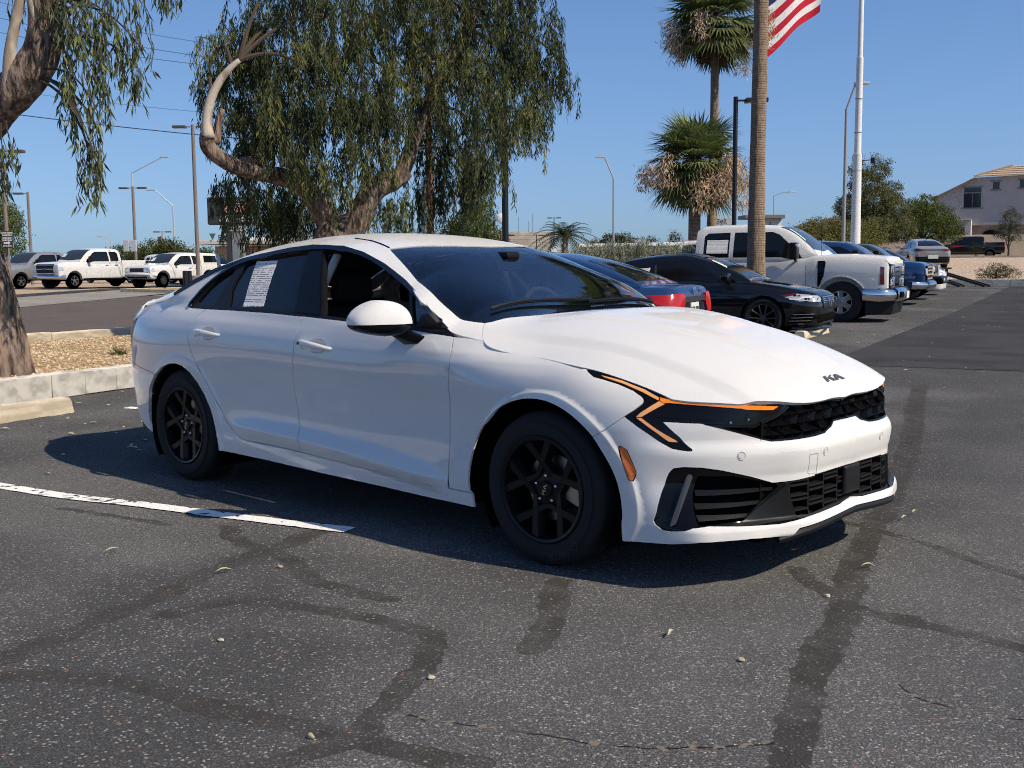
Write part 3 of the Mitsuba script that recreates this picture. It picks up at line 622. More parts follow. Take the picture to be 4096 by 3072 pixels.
    rb = Polygon([(-3.180, .636), (-3.45, .655), (-3.70, .66), te[-2], te[-1], (-3.82, .60), (-3.95, .68), (-4.0, .66), (-4.6, .66), (-4.6, .42), (-3.8, .40), (-3.60, .345), (-3.30, .262), q['rarch'][0]] + q['rarch'][1:4] + [(-3.085, .620)]).buffer(0)
    side('rear_bumper', rb, W, d=.02, lines=arcs)
    side('rear_valance', Polygon([(-3.25, .262), (-3.60, .345), (-3.8, .40), (-4.6, .42), (-4.6, .25), (-3.8, .25), (-3.5, .235)]), PB, off=-.012)
    tl = Polygon([(-4.6, .66), (-4.0, .66), (-3.95, .685), (-4.6, .745), (-4.6, .865), (-3.95, .895), (-3.72, .912), (-3.54, .93), (-3.54, 1.0), (-4.6, 1.045)]).difference(tail).buffer(0)
    side('boot_panel', Polygon([(-4.6, .665), (-3.98, .665), (-4.6, .735)]).union(Polygon([(-4.6, .875), (-3.95, .905), (-3.545, .94), (-3.56, 1.0), (-3.9, 1.035), (-4.6, 1.05)])), W)
    # greenhouse
    ftop = q['frame_top'][:2] + fine(q['frame_top'][2:]); fr0 = Polygon(ftop + belt[::-1]).buffer(0); fr = Polygon(ftop + belt[::-1]).buffer(-.015).union(Polygon([(x, z) for x, z in belt] + [(x, z + .03) for x, z in belt[::-1]]).intersection(fr0)).buffer(0)
    panes = {k: Polygon(q[k]).buffer(0) for k in ('g_quarter', 'g_rear', 'g_front', 'g_sail')}
    full = fr
    for pg in panes.values(): full = full.difference(pg)
    side('window_frame', full, 'satin_black', gap=0, off=-.003, d=.03, h=.02)
    ch = Polygon(q['chrome_top'][3:] + q['frame_top'][:4:-1]).buffer(.001).union(fr0).difference(fr.buffer(.001)).union(Polygon(q['chrome_top'][:4] + q['chrome_bot'][::-1]).buffer(0)).difference(Polygon([(x, z - .1) for x, z in belt] + [(x, z + .032) for x, z in belt[::-1]]))
    side('window_trim', ch.buffer(.001), 'trim_chrome', gap=0, off=.010, d=.01, h=.02)
    bp = Polygon([(-2.0, 0), (0, 0)] + [(0, 0)]) if False else None
    for sg in (0, 1):
        for n, nm, mt in (('g_quarter', 'quarter_window', 'tinted_glass'), ('g_rear', 'rear_door_window', 'tinted_glass'), ('g_front', 'front_door_window', None), ('g_sail', 'corner_window', 'glass_mid')):
            if mt is None:
                if not sg: continue
                mt = 'glass_tint'
            m = patch(panes[n].buffer(.004), S1, .03, 0, -.014)
            put(nm, mirror(m) if sg else m, mt, C)
    pil = Polygon([q['g_rear'][5], (q['g_front'][0][0] - .012, q['g_front'][0][1]), (q['g_front'][8][0] - .03, q['g_front'][8][1]), q['g_rear'][7]]).buffer(.0)
    m = patch(pil, S1, .03, .004, .002); put('pillar_trim', m, GB, C); put('pillar_trim', mirror(m), GB, C)
    st = Polygon(q['sticker']); m = patch(st, S1, .03, .001, -.0125)
    put('window_sheet', m, 'printed_paper', C, label='white printed sheet behind the rear door window')
    # top
    rx = np.r_[-2.74, np.linspace(-2.70, -.80, 30), -.72, -.66, -.62]
    ye, ze = _edge(rx)
    hgp = q['hoodgap']
    right = [(x, -y - .002) for x, y in zip(rx, ye)] + [(-.575, -.836), (-.50, -.832), hgp[3], hgp[2], hgp[1], hgp[0]]
    wsl = q['ws'][::-1][1:] + q['wstop'][1:3] + [(-1.165, -.196), (-1.145, 0)]
    roof_r = Polygon(right + fine(q['ws'][::-1])[1:] + q['wstop'][1:3] + [(-1.165, -.196), (-1.145, 0)] + [(-2.60, 0), (-2.62, -.3), (-2.68, -.55)]).buffer(0)
    freeY = lambda uv: np.abs(uv[:, 1]) < 1e-6
    def top(name, pg, mat, d=.012, gap=0., off=0., h=.02, **k):
        m = patch(pg, S2, h, d, off, (0, 0, 1), gap, k.pop('lines', ()), freeY); m = cat(m, mirror(m)); return put(name, m, mat, C, **k)
    top('roof', roof_r, W, d=.02)
    dl = q['roofditch']
    dp = S2(*np.array(dl).T)
    for sg in (1, -1): put('roof_strip', tube(dp * [1, sg, 1] + [0, 0, .0005], .0055, 6), 'satin_black', C)
    wsp = Polygon(fine(q['ws']) + [(-.47, -.6), (-.40, -.45), (-.34, -.2), (-.33, 0), (-1.145, 0), (-1.165, -.196)] + q['wstop'][2:0:-1]).buffer(0)
    frit = wsp.buffer(-.022).intersection(shapely.box(-2, -1, -.56, 0)).difference(shapely.box(-2, -.0001, 0, 1))
    vis = wsp.difference(wsp.exterior.buffer(.026)).intersection(shapely.box(-2, -1, -.60, .001)).union(shapely.box(-1.118, -.05, -.60, 0).intersection(wsp))
    vis = vis.buffer(-.012).buffer(.012)
    vis = Polygon(vis.exterior) if vis.geom_type == 'Polygon' else max(vis.geoms, key=lambda g: g.area)
    vis = vis.union(shapely.box(-1.118, -.06, -.60, 0).intersection(wsp)).buffer(0)
    m = patch(wsp, S2, .03, 0, -.004, (0, 0, 1)); put('windscreen', cat(m, mirror(m)), 'glass_clear', C)
    m = patch(wsp.difference(vis), S2, .02, 0, -.0075, (0, 0, 1), 0, (), freeY); put('windscreen_border', cat(m, mirror(m)), 'satin_black', C)
    rg = Polygon([(-2.60, 0), (-2.62, -.3), (-2.68, -.55), (-2.745, -.665), (-3.0, -.70), (-3.2, -.70), (-3.34, -.62), (-3.42, -.4), (-3.44, 0)])
    m = patch(rg, S2, .03, 0, -.004, (0, 0, 1)); put('rear_window', cat(m, mirror(m)), 'tinted_glass', C)
    rx2 = np.linspace(-3.92, -2.745, 16); ye2, _ = _edge(rx2)
    deck = Polygon([(-3.93, 0)] + [(x, -y - .001) for x, y in zip(rx2, ye2)] + [(-2.745, -.668), (-3.0, -.703), (-3.2, -.703), (-3.343, -.622), (-3.423, -.4), (-3.443, 0)]).buffer(0)
    top('boot_lid', deck, W)
    hood = Polygon([(-.49, -.68), (-.47, -.6), (-.40, -.45), (-.34, -.2), (-.33, 0), (.917, 0)] + (fine(q['hoodlead'][:7])[:-1] + fine(q['hoodlead'][6:]))[::-1] + fine(hgp)[::-1][1:]).buffer(0)
    yi = [(x, -float(np.interp(x, [-.4, .86], [.50, .13])) - .01) for x in np.linspace(-.3, .85, 20)]
    yo = [(x, -float(np.interp(x, [-.4, .2, .9], [.71, .62, .56])) - .03) for x in np.linspace(-.3, .8, 20)]
    top('hood', hood.buffer(-.002, join_style=2).union(hood.intersection(shapely.box(-.3, -.02, .915, 0))), W, lines=[yi, yo], h=.015, d=.02)
    # wipers
    for (x0, y0), (x1, y1) in (((-.44, .05), (-.50, -.62)), ((-.46, .60), (-.42, .0))):
        ys = np.linspace(y0, y1, 14); xs = np.linspace(x0, x1, 14) - .055
        p = S2(xs, ys) + [0, 0, .016]
        put('wiper', join([tube(p, np.linspace(.009, .006, 14), 6), tube(p + [.004, 0, -.008], .004, 4)]), 'satin_black', C)
    # door mirrors
    def cut(m, zlo, zhi):
        import manifold3d as m3
        q_ = m3.Manifold(m3.Mesh(np.asarray(m.vertices, np.float32), np.asarray(m.faces, np.uint32)))
        return tm(q_.trim_by_plane((0, 0, 1), zlo).trim_by_plane((0, 0, -1), -zhi))
    th, ph = np.meshgrid(np.linspace(-np.pi / 2, np.pi / 2, 33), np.linspace(0, 2 * np.pi, 49)[:-1], indexing='ij')
    pw = lambda a, e: np.sign(a) * np.abs(a) ** e
    ex, ey, ez = pw(np.cos(th), .62) * pw(np.cos(ph), .72), pw(np.cos(th), .62) * pw(np.sin(ph), .78), pw(np.sin(th), .9)
    hz = np.where(ez > 0, .105, .060) * ez
    sx = -.850 + .086 * ex - .050 * ey - .015 * np.maximum(ez, 0); sy = -1.046 - .128 * ey
    sz = 1.014 + hz * np.where(ez > 0, 1 - .42 * np.clip(ey, 0, 1) ** 1.3 - .10 * np.clip(-ey, 0, 1), 1 - .35 * np.clip(ey, 0, 1))
    shell = hull(np.c_[sx.ravel(), sy.ravel(), sz.ravel()])
    foot = hull([(-.80, -.945, .972), (-.87, -.95, .972), (-.845, -.985, .965), (-.74, -.872, .940), (-.86, -.862, .968), (-.845, -.895, .912), (-.755, -.885, .915)], .009, 8)
    for sg in (1, -1):
        f = lambda m: trimesh.Trimesh(m.vertices * [1, sg, 1] + ([0, 0, 0] if sg > 0 else [-.22, -.075, -.02]), m.faces[:, ::sg], process=False)
        mk = put('door_mirror', f(cut(shell, 1.010, 2)), 'paint_white', C, smooth=50)
        put('mirror_base', f(cut(shell, .5, 1.0075)), GB, mk, smooth=40)
        put('mirror_foot', f(foot), GB, mk)
        sail = patch(Polygon([(-.82, .99), (-.64, .985), (-.66, 1.03), (-.72, 1.055), (-.79, 1.045)]), S1, .03, .01, .002)
        put('mirror_sail', sail if sg > 0 else mirror(sail), 'satin_black', mk)
    # cabin
    m = patch(Polygon([(-2.62, 0), (-2.62, -.52), (-1.4, -.52), (-1.20, -.30), (-1.16, 0)]), S2, .05, 0, -.045, (0, 0, 1)); put('headliner', cat(m, mirror(m)), 'cabin_grey', C)
    lin = patch(Polygon([(-2.1, .35), (-.6, .35), (-.6, .94), (-1.3, .97), (-2.3, .99)]), S1, .06, 0, -.09); put('door_lining', lin, 'cabin_dark', C); put('door_lining', mirror(lin), 'cabin_dark', C)
    put('dashboard', hull([(-.62, -.72, .93), (-.62, .72, .93), (-.40, -.72, .90), (-.40, .72, .90), (-.95, -.70, .90), (-.95, .70, .90), (-.98, -.70, .70), (-.98, .70, .70), (-.5, -.7, .4), (-.5, .7, .4)], .03), 'cabin_dark', C)
    def seat(x, y, wd=.25):
        return join([hull([(x + .45, y - wd, .42), (x + .45, y + wd, .42), (x, y - wd, .38), (x, y + wd, .38)], .07), hull([(x, y - wd, .45), (x, y + wd, .45), (x - .22, y - wd * .85, .98), (x - .22, y + wd * .85, .98)], .065),
                     hull([(x - .25, y - .10, 1.10), (x - .25, y + .10, 1.10), (x - .25, y - .09, 1.20), (x - .25, y + .09, 1.20)], .04)])
    for x, y in ((-1.62, -.38), (-1.62, .38)): put('seat', seat(x, y), 'cabin_dark', C)
    put('rear_seat', join([seat(-2.55, -.36, .3), seat(-2.55, .36, .3)]), 'cabin_dark', C)
    tor = trimesh.creation.torus(.178, .014, 32, 8); tor.apply_transform(trimesh.transformations.rotation_matrix(math.radians(65), [0, 1, 0])); tor.apply_translation([-1.06, .37, .97])
    sw = join([tor, bar((-1.06, .20, .97), (-1.06, .54, .97), .035, .02), bar((-.98, .37, .94), (-.7, .37, .85), .06)])
    put('steering_wheel', sw, 'cabin_grey', C)
    for sg in (1, -1):
        pp = np.array([S1(-1.70, z) * [1, sg, 1] + [0, .065 * sg, 0] for z in (.6, .9, 1.05, 1.2, 1.33)])
        put('belt_pillar', tube(pp, [.045, .04, .028, .024, .022], 8), 'cabin_beige', C)
    put('inner_mirror', rbox(-1.02, 0, 1.265, .03, .22, .06, .012), 'cabin_dark', C)
    put('camera_box', rbox(-1.04, 0, 1.318, .12, .10, .04, .012), 'satin_black', C)
    # underside, wheel wells
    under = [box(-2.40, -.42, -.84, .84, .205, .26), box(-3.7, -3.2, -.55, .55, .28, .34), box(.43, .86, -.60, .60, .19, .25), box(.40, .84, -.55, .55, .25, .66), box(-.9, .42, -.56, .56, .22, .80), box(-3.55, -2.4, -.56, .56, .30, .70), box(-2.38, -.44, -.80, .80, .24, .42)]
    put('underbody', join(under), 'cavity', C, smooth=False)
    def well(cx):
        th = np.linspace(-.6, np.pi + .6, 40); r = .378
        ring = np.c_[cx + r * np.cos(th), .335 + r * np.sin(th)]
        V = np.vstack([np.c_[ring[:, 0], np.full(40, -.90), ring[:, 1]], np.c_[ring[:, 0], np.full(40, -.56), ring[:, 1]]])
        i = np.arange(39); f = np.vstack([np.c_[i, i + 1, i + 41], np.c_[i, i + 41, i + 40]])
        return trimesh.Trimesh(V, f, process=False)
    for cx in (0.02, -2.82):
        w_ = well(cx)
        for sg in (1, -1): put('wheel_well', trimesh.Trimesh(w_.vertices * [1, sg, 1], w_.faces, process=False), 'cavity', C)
    # wheels
    R, rim = .331, .226
    tyre = wheel_parts(R, rim, .215, None)
    lip, beams, hub = tangent_wheel(rim - .004)
    nuts = [move(trimesh.creation.icosphere(1, .0085), math.cos(a) * .057, .030, math.sin(a) * .057) for a in np.radians(18 + 72 * np.arange(5))]
    cap = logo_mesh(.052, .016, .003); cv = cap.vertices.copy()
    ca = math.radians(70)
    cx_, cz_ = cv[:, 0] * math.cos(ca) - cv[:, 1] * math.sin(ca), cv[:, 0] * math.sin(ca) + cv[:, 1] * math.cos(ca)
    cap.vertices = np.c_[cx_, .0215 - cv[:, 2], cz_]
    disc = lathe([(.06, .085), (.145, .085), (.145, .11), (.06, .11)], 48)
    cal = hull([(math.cos(a) * r_, y_, math.sin(a) * r_) for a in (-.35, .45) for r_ in (.10, .165) for y_ in (.06, .14)], .008)
    rtext = {0: ring_text('SOLUS', .283, .034, math.radians(91)), 1: ring_text('KUMHO', .283, .034, math.radians(-62), flip=True)}
    for k, (x, sg) in enumerate(((-2.842, 1), (0.0, 1), (-2.842, -1), (0.0, -1))):
        M = T().translate([x, -.898 * sg, R]) @ T().scale([1, sg, 1])
        wk = put('wheel', tyre, 'rubber', C, tw=M, smooth=35)
        put('rim', join([lip, hub]), 'rim_black', wk, tw=M, smooth=35)
        for b in beams: put('spoke', b, 'rim_black', wk, tw=M, smooth=False)
        put('brake_disc', disc, 'steel', wk, tw=M); put('brake_caliper', cal, 'steel', wk, tw=M)
        put('cap_logo', cap, 'chrome', wk, tw=M, smooth=False)
        for b in nuts: put('wheel_nut', b, 'chrome', wk, tw=M)
        if k < 2: put('tyre_lettering', rtext[k], 'rubber_mark', wk, tw=T().translate([0, -.0105, 0]) @ M, smooth=False)
    return C
build_sedan()
# ---------------------------------------------------------------- other vehicles: local frame x forward (0 = front axle), y left, z up from the ground
def _section(pts, per=5):
    p = np.asarray(pts, float)
    t = np.r_[0, np.cumsum(np.linalg.norm(np.diff(p, axis=0), axis=1) + 1e-6)]
    c = PchipInterpolator(t, p)
    q = np.concatenate([np.linspace(t[i], t[i + 1], per, endpoint=False) for i in range(len(t) - 1)] + [[t[-1]]])
    return c(q)
def loft(stations, secfn, nx=60, per=4):
    """stations: rows (x, a, b, ...) interpolated; secfn(row) -> half section [(y >= 0, z)] from the bottom middle to the top middle"""
    st = np.asarray(stations, float); o = np.argsort(st[:, 0]); st = st[o]
    xs = np.unique(np.concatenate([np.linspace(a, b, max(2, int(math.ceil((b - a) / ((st[-1, 0] - st[0, 0]) / nx)))) + 1) for a, b in zip(st[:-1, 0], st[1:, 0])]))
    f = PchipInterpolator(st[:, 0], st[:, 1:])
    rings = []
    for x in xs:
        s = _section(secfn(x, *f(x)), per)
        full = np.vstack([s, s[-2:0:-1] * [-1, 1]])
        rings.append(np.c_[np.full(len(full), x), full])
    n, m = len(rings), len(rings[0]); V = np.vstack(rings)
    i, j = np.meshgrid(np.arange(n - 1), np.arange(m), indexing='ij'); j2 = (j + 1) % m
    q = np.stack([i * m + j, i * m + j2, (i + 1) * m + j2, (i + 1) * m + j], -1).reshape(-1, 4)
    f_ = np.vstack([q[:, [0, 1, 2]], q[:, [0, 2, 3]]])
    c0, c1 = len(V), len(V) + 1
    V = np.vstack([V, rings[0].mean(0), rings[-1].mean(0)])
    jj = np.arange(m); j2 = (jj + 1) % m
    f_ = np.vstack([f_, np.c_[j2, jj, jj * 0 + c0], np.c_[(n - 1) * m + jj, (n - 1) * m + j2, jj * 0 + c1]])
    me = trimesh.Trimesh(V, f_, process=False)
    if me.volume < 0: me.invert()
    return me
def body_sec(x, w, zb, zt, r, tum):
    h = zt - zb
    return [(0, zb), (w * .86, zb), (w * .965, zb + .06 * h + .02), (w * .995, zb + .35 * h), (w, zb + .62 * h), (w - tum * .35, zb + .80 * h), (w - tum - r * .25, zt - r * .45), (w - tum - r, zt - .004), ((w - tum - r) * .5, zt + .012), (0, zt + .018)]
def cab_sec(x, w, zb, zr, tum, r):
    h = max(zr - zb, .02); r = min(r, h * .5)
    wt = w - tum * h
    return [(0, zb - .12), (w * .98, zb - .12), (w, zb), (w - (w - wt) * .5 + .008 * h, zb + h * .5), (wt + .012, zr - r * 1.0), (wt - r * .45, zr - r * .25), (wt - r * 1.5, zr), (0, zr + .022 * min(1, h * 3))]
def carve(me, cuts):
    import manifold3d as m3
    a = m3.Manifold(m3.Mesh(np.asarray(me.vertices, np.float32), np.asarray(me.faces, np.uint32)))
    for x, z, r, w in cuts:
        for s in (1, -1):
            c = m3.Manifold.cylinder(.42, r, r, 48).rotate((90, 0, 0)).translate((x, s * (w - .02) + .21, z))
            a = a - c
    return tm(a)
class Veh:
    def __init__(self, key, body, cab, tw):
        self.k, self.b, self.c, self.tw = key, body, cab, tw
        self.both = trimesh.util.concatenate([m for m in (body, cab) if m is not None])
    def put(self, name, mesh, mat, parent=None, **k):
        return put(name, mesh, mat, parent or self.k, tw=self.tw, **k)
    def proj(self, poly, axis, sign, off=.004, d=.02, h=.08, on='both'):
        """lay a polygon onto the body along an axis; poly in the other two coordinates"""
        me = {'both': self.both, 'b': self.b, 'c': self.c}[on]
        pg = poly if isinstance(poly, Polygon) else Polygon(poly).buffer(0)
        uv, t, rings = tri2d(pg, h)
        o = np.zeros((len(uv), 3)); rest = [a for a in range(3) if a != axis]
        o[:, rest] = uv; o[:, axis] = sign * 12
        D = np.zeros_like(o); D[:, axis] = -sign
        loc, ri, _ = me.ray.intersects_location(o, D, multiple_hits=False)
        P = np.full((len(uv), 3), np.nan); P[ri] = loc
        bad = np.isnan(P[:, 0])
        if bad.all(): raise ValueError('no hit ' + self.k)
        if bad.any():
            good = np.where(~bad)[0]; dd = ((uv[bad][:, None] - uv[good][None]) ** 2).sum(-1).argmin(1)
            P[bad] = o[bad]; P[bad, axis] = P[good[dd], axis]
        P[:, axis] += sign * off
        e1, e2 = P[t[:, 1]] - P[t[:, 0]], P[t[:, 2]] - P[t[:, 0]]
        if np.cross(e1, e2)[:, axis].sum() * sign < 0: t = t[:, ::-1]
        V, F = [P], [t]
        if d:
            n0 = len(P)
            for r in rings:
                Q = P[r].copy(); Q[:, axis] -= sign * d; m = len(r); i = np.arange(m)
                V += [P[r], Q]; f = np.vstack([np.c_[i + n0, (i + 1) % m + n0, (i + 1) % m + n0 + m], np.c_[i + n0, (i + 1) % m + n0 + m, i + n0 + m]])
                F.append(f); n0 += 2 * m
        return trimesh.Trimesh(np.vstack(V), np.vstack(F), process=False)
    def side(self, name, poly, mat, sides=(1, -1), **k):
        lab = k.pop('label', None); par = k.pop('parent', None)
        out = []
        for s in sides: out.append(self.put(name, self.proj(poly, 1, s, **k), mat, par, label=lab))
        return out
    def end(self, name, poly, mat, sign, mirror_=False, **k):
        lab = k.pop('label', None); par = k.pop('parent', None); out = []
        for s in ((1, -1) if mirror_ else (1,)):
            pg = [(y * s, z) for y, z in poly]
            out.append(self.put(name, self.proj(pg, 0, sign, **k), mat, par, label=lab))
        return out
    def top(self, name, poly, mat, **k):
        lab = k.pop('label', None)
        return self.put(name, self.proj(poly, 2, 1, **k), mat, label=lab)
def rim_mesh(rim, style):
    if style == 'six':
        ms = [lathe([(rim, .0), (rim + .004, -.006), (rim - .012, -.004), (rim - .02, .02), (rim - .03, .16)], 40)]
        for k in range(6):
            a = math.radians(60 * k + 30)
            d = np.array([math.cos(a), 0, math.sin(a)]); s = np.array([-math.sin(a), 0, math.cos(a)])
            for e in (1, -1):
                p = [d * (rim - .01) + s * e * .075, d * (rim - .045) + s * e * .045, d * .13 + s * e * .05, d * .10 + s * e * .02]
                ms.append(tube(np.array(p) + [0, .004, 0], .013, 5))
            ms.append(hull([d * (rim - .02) + s * e * .05 + np.array([0, y, 0]) for e in (1, -1) for y in (.02, .05)] + [d * .09 + s * e * .035 + np.array([0, y, 0]) for e in (1, -1) for y in (.02, .05)]))
        ms.append(lathe([(1e-5, -.01), (.05, -.01), (.055, .0), (.085, .002), (.09, .02), (.12, .025), (.12, .06), (1e-5, .06)], 24))
        return ms
    if style == 'five2':
        ms = [lathe([(rim, .0), (rim + .004, -.005), (rim - .010, -.004), (rim - .018, .02), (rim - .028, .16)], 40)]
        for k in range(5):
            a = math.radians(72 * k + 18)
            for e in (1, -1):
                b = a + e * .30
                p0 = np.array([math.cos(b) * (rim - .01), .0, math.sin(b) * (rim - .01)]); p1 = np.array([math.cos(a + e * .5) * .06, .02, math.sin(a + e * .5) * .06])
                ms.append(tube([p0, (p0 + p1) / 2 + [0, .004, 0], p1], [.016, .014, .013], 5))
        ms.append(lathe([(1e-5, .005), (.055, .008), (.065, .03), (1e-5, .06)], 20))
        return ms
    ms = [lathe([(rim, .0), (rim + .004, -.005), (rim - .010, -.004), (rim - .018, .02), (rim - .028, .16)], 32)]
    n = 8 if style == 'eight' else 5
    for k in range(n):
        a = 2 * math.pi * k / n + .3
        p0 = np.array([math.cos(a) * (rim - .01), .002, math.sin(a) * (rim - .01)]); p1 = np.array([math.cos(a) * .05, .015, math.sin(a) * .05])
        ms.append(hull([p0 + np.array([-math.sin(a), 0, math.cos(a)]) * e * .026 + [0, y, 0] for e in (1, -1) for y in (0, .04)] + [p1 + np.array([-math.sin(a), 0, math.cos(a)]) * e * .022 + [0, y, 0] for e in (1, -1) for y in (0, .04)]))
    ms.append(lathe([(1e-5, .004), (.055, .006), (.07, .03), (1e-5, .06)], 20))
    return ms
def wheels(v, xs, yo, r, rim, w, style, mat='rim_alloy', seg=40):
    ty = wheel_parts(r, rim, w, None, seg, False)
    rm = rim_mesh(rim - .004, style)
    back = lathe([(1e-5, .09), (rim - .03, .09), (rim - .03, .1), (1e-5, .1)], 24)
    for x in xs:
        for s in (1, -1):                       # outer side at -y for the right-hand wheel
            M = v.tw @ T().translate([x, -yo * s, r]) @ T().scale([1, s, 1])
            k = put('wheel', ty, 'rubber', v.k, tw=M, smooth=40)
            put('rim', join(rm), mat, k, tw=M, smooth=40); put('drum', back, 'cavity', k, tw=M)
def mirrors(v, x, y, z, sx, sy, sz, mat, foot=True):
    for s in (1, -1):
        m = hull([(x + a * sx * .5, s * (y + b * sy * .5), z + c * sz * .5) for a in (-.7, .7) for b in (-.8, .8) for c in (-.7, .7)] + [(x + sx * .4, s * y, z), (x - sx * .3, s * (y + sy * .4), z)], min(sx, sy, sz) * .22, 8)
        k = v.put('door_mirror', m, mat)
        v.put('mirror_arm', bar((x, s * (y - sy * .35), z - sz * .45), (x + .01, s * (y - sy * .5 - .16), z - sz * .5 - .02), .05, .035), 'satin_black', k)
def seam(pts, w=.008):
    return LineString(pts).buffer(w / 2, cap_style=2)
def pose(x, y, yaw, z=0., pitch=0.):
    return T().translate([x, y, z]) @ T().rotate([0, 0, 1], yaw) @ T().rotate([0, 1, 0], pitch)
bsdf('pane_dark', (.006, .007, .009), .04, 0, .5)
bsdf('pane_mid', (.03, .036, .042), .04, 0, .6)
bsdf('seam', (.012, .012, .012), .8, 0, .1)
bsdf('plate_white', (.62, .66, .62), .4)
bsdf('sticker_green', (.55, .74, .60), .5)
def underside(v, x0, x1, w, z0, z1):
    v.put('underbody', box(x0, x1, -w, w, z0, z1), 'cavity', smooth=False)
def sedan(name, label, tw, col, L=4.6, W=1.80, H=1.43, wb=2.7, fo=.88, hood=.92, belt=.92, deck=1.0, ws=(-.35, -1.30), roof=(-1.6, -2.2), rear=(-2.75, -3.35), r=.325, rim=.225, style='five', group=None, cabw=.82, nose=.70, rimmat='rim_alloy', cat_='car', coupe=False, glassmat='pane_dark', suv=False):
    k = thing(name, label, cat_, group); w = W / 2; re = -(L - fo)
    st = [(fo + .00, w * .62, .26, nose - .14, .06, .05), (fo - .05, w * .80, .20, nose, .10, .06), (fo - .22, w * .93, .17, nose + .07, .12, .07), (fo - .5, w * .985, .17, nose + .13, .12, .08), (0, w, .17, hood - .03, .13, .08), (ws[0], w, .17, hood, .12, .08), (-1.5, w, .17, belt, .06, .05), (-wb + .4, w, .17, belt + .03, .06, .06),
          (-wb, w, .18, deck - .01, .12, .07), (re + .30, w * .97, .22, deck, .12, .09), (re + .10, w * .90, .27, deck - .01, .08, .10), (re + .02, w * .80, .32, deck - .05, .06, .10), (re, w * .72, .36, deck - .12, .05, .10)]
    if suv: st = st[:9] + [(re + .30, w * .97, .24, belt + .05, .08, .05), (re + .06, w * .92, .28, belt + .05, .08, .05), (re, w * .84, .33, belt, .05, .05)]
    b = loft(st, body_sec, 70)
    zb = belt - .01
    cs = [(ws[0] + .02, w * cabw * 1.04, hood - .02, hood + .02, .34, .10), (ws[1], w * cabw * 1.06, zb + .0, H - .06, .40, .12), (roof[0], w * cabw * 1.06, zb, H, .40, .12), (roof[1], w * cabw * 1.06, zb + .01, H - .015, .40, .12), (rear[0], w * cabw * 1.04, zb + .03, H - .10, .40, .12), (rear[1], w * cabw * .98, deck - .02, deck + .02, .34, .10)]
    if suv: cs[4:] = [(re + .35, w * cabw * 1.03, zb + .03, H - .05, .36, .12), (re + .06, w * cabw * .98, zb + .03, H - .45, .3, .1), (re + .03, w * cabw * .95, zb, zb + .05, .3, .05)]
    c = loft(cs, cab_sec, 60)
    b = carve(b, [(0, r, r + .055, w), (-wb, r, r + .055, w)])
    v = Veh(k, b, c, tw); v.w, v.re, v.fo = w, re, fo
    v.put('body', b, col, smooth=35); v.put('cabin', c, col, smooth=35)
    underside(v, re + .3, fo - .2, w - .25, .2, .5)
    for x in (0, -wb): v.put('wheel_well', box(x - r - .04, x + r + .04, -w + .26, w - .26, .25, r * 2), 'cavity', smooth=False)
    t0, t1 = ws[1] - .04, (rear[0] if not suv else re + .5)
    def wx(z, a): return a
    zt = H - .115
    a0 = ws[0] + (ws[1] - ws[0]) * .30
    front = [(a0 - .20, zb + .035), (ws[1] + .02, zt - .035), (roof[0] + .15, zt)]
    bp = roof[0] - .02 - (.35 if coupe else 0)
    v.side('side_window', front + [(bp, zt), (bp, zb + .035)], glassmat)
    end_ = [(bp - .07, zb + .035), (bp - .07, zt), (roof[1] - .1, zt - .01), (rear[0] + .12, zt - .10), (rear[0] + .0 - (.0 if suv else .18), zb + .10), (rear[0] - (.0 if suv else .20), zb + .06)] if not suv else [(bp - .07, zb + .035), (bp - .07, zt), (re + .45, zt - .03), (re + .25, zb + .2), (re + .3, zb + .05)]
    v.side('side_window', end_, glassmat)
    hw = w * cabw
    zt_ = lambda x: x
    v.top('windscreen', [(ws[0] - .10, -hw + .10), (ws[0] - .06, 0), (ws[0] - .10, hw - .10), (ws[1] + .02, hw - .33), (ws[1] + .06, 0), (ws[1] + .02, -hw + .33)], glassmat, off=.006, d=.01, on='c')
    if not suv: v.top('rear_window', [(rear[1] + .10, -hw + .16), (rear[1] + .08, 0), (rear[1] + .10, hw - .16), (rear[0] + .04, hw - .34), (rear[0] + .02, 0), (rear[0] + .04, -hw + .34)], glassmat, off=.006, d=.01, on='c')
    else: v.end('rear_window', [(-hw + .15, zb + .12), (-hw + .3, H - .22), (hw - .3, H - .22), (hw - .15, zb + .12)], glassmat, -1, off=.01)
    for pts in ([(ws[0] - .22, .30), (ws[0] - .16, .6), (ws[0] - .20, belt - .06)], [(bp - .03, .28), (bp - .03, belt - .03)]): v.side('door_seam', seam(pts), 'seam', off=.002, d=.003, h=.2)
    if not coupe: v.side('door_seam', seam([(-wb + .42, .42), (-wb + .18, .70), (-wb + .12, belt - .02)]), 'seam', off=.002, d=.003, h=.2)
    for x in ([bp + .12] if coupe else [bp + .12, -wb + .36]): v.side('handle', seam([(x, belt - .10), (x + .19, belt - .11)], .032), col, off=.025, d=.03)
    mirrors(v, ws[0] - .36, w + .06, belt + .10, .14, .20, .13, col)
    wheels(v, (0, -wb), w - .015, r, rim, .22, style, rimmat)
    return v
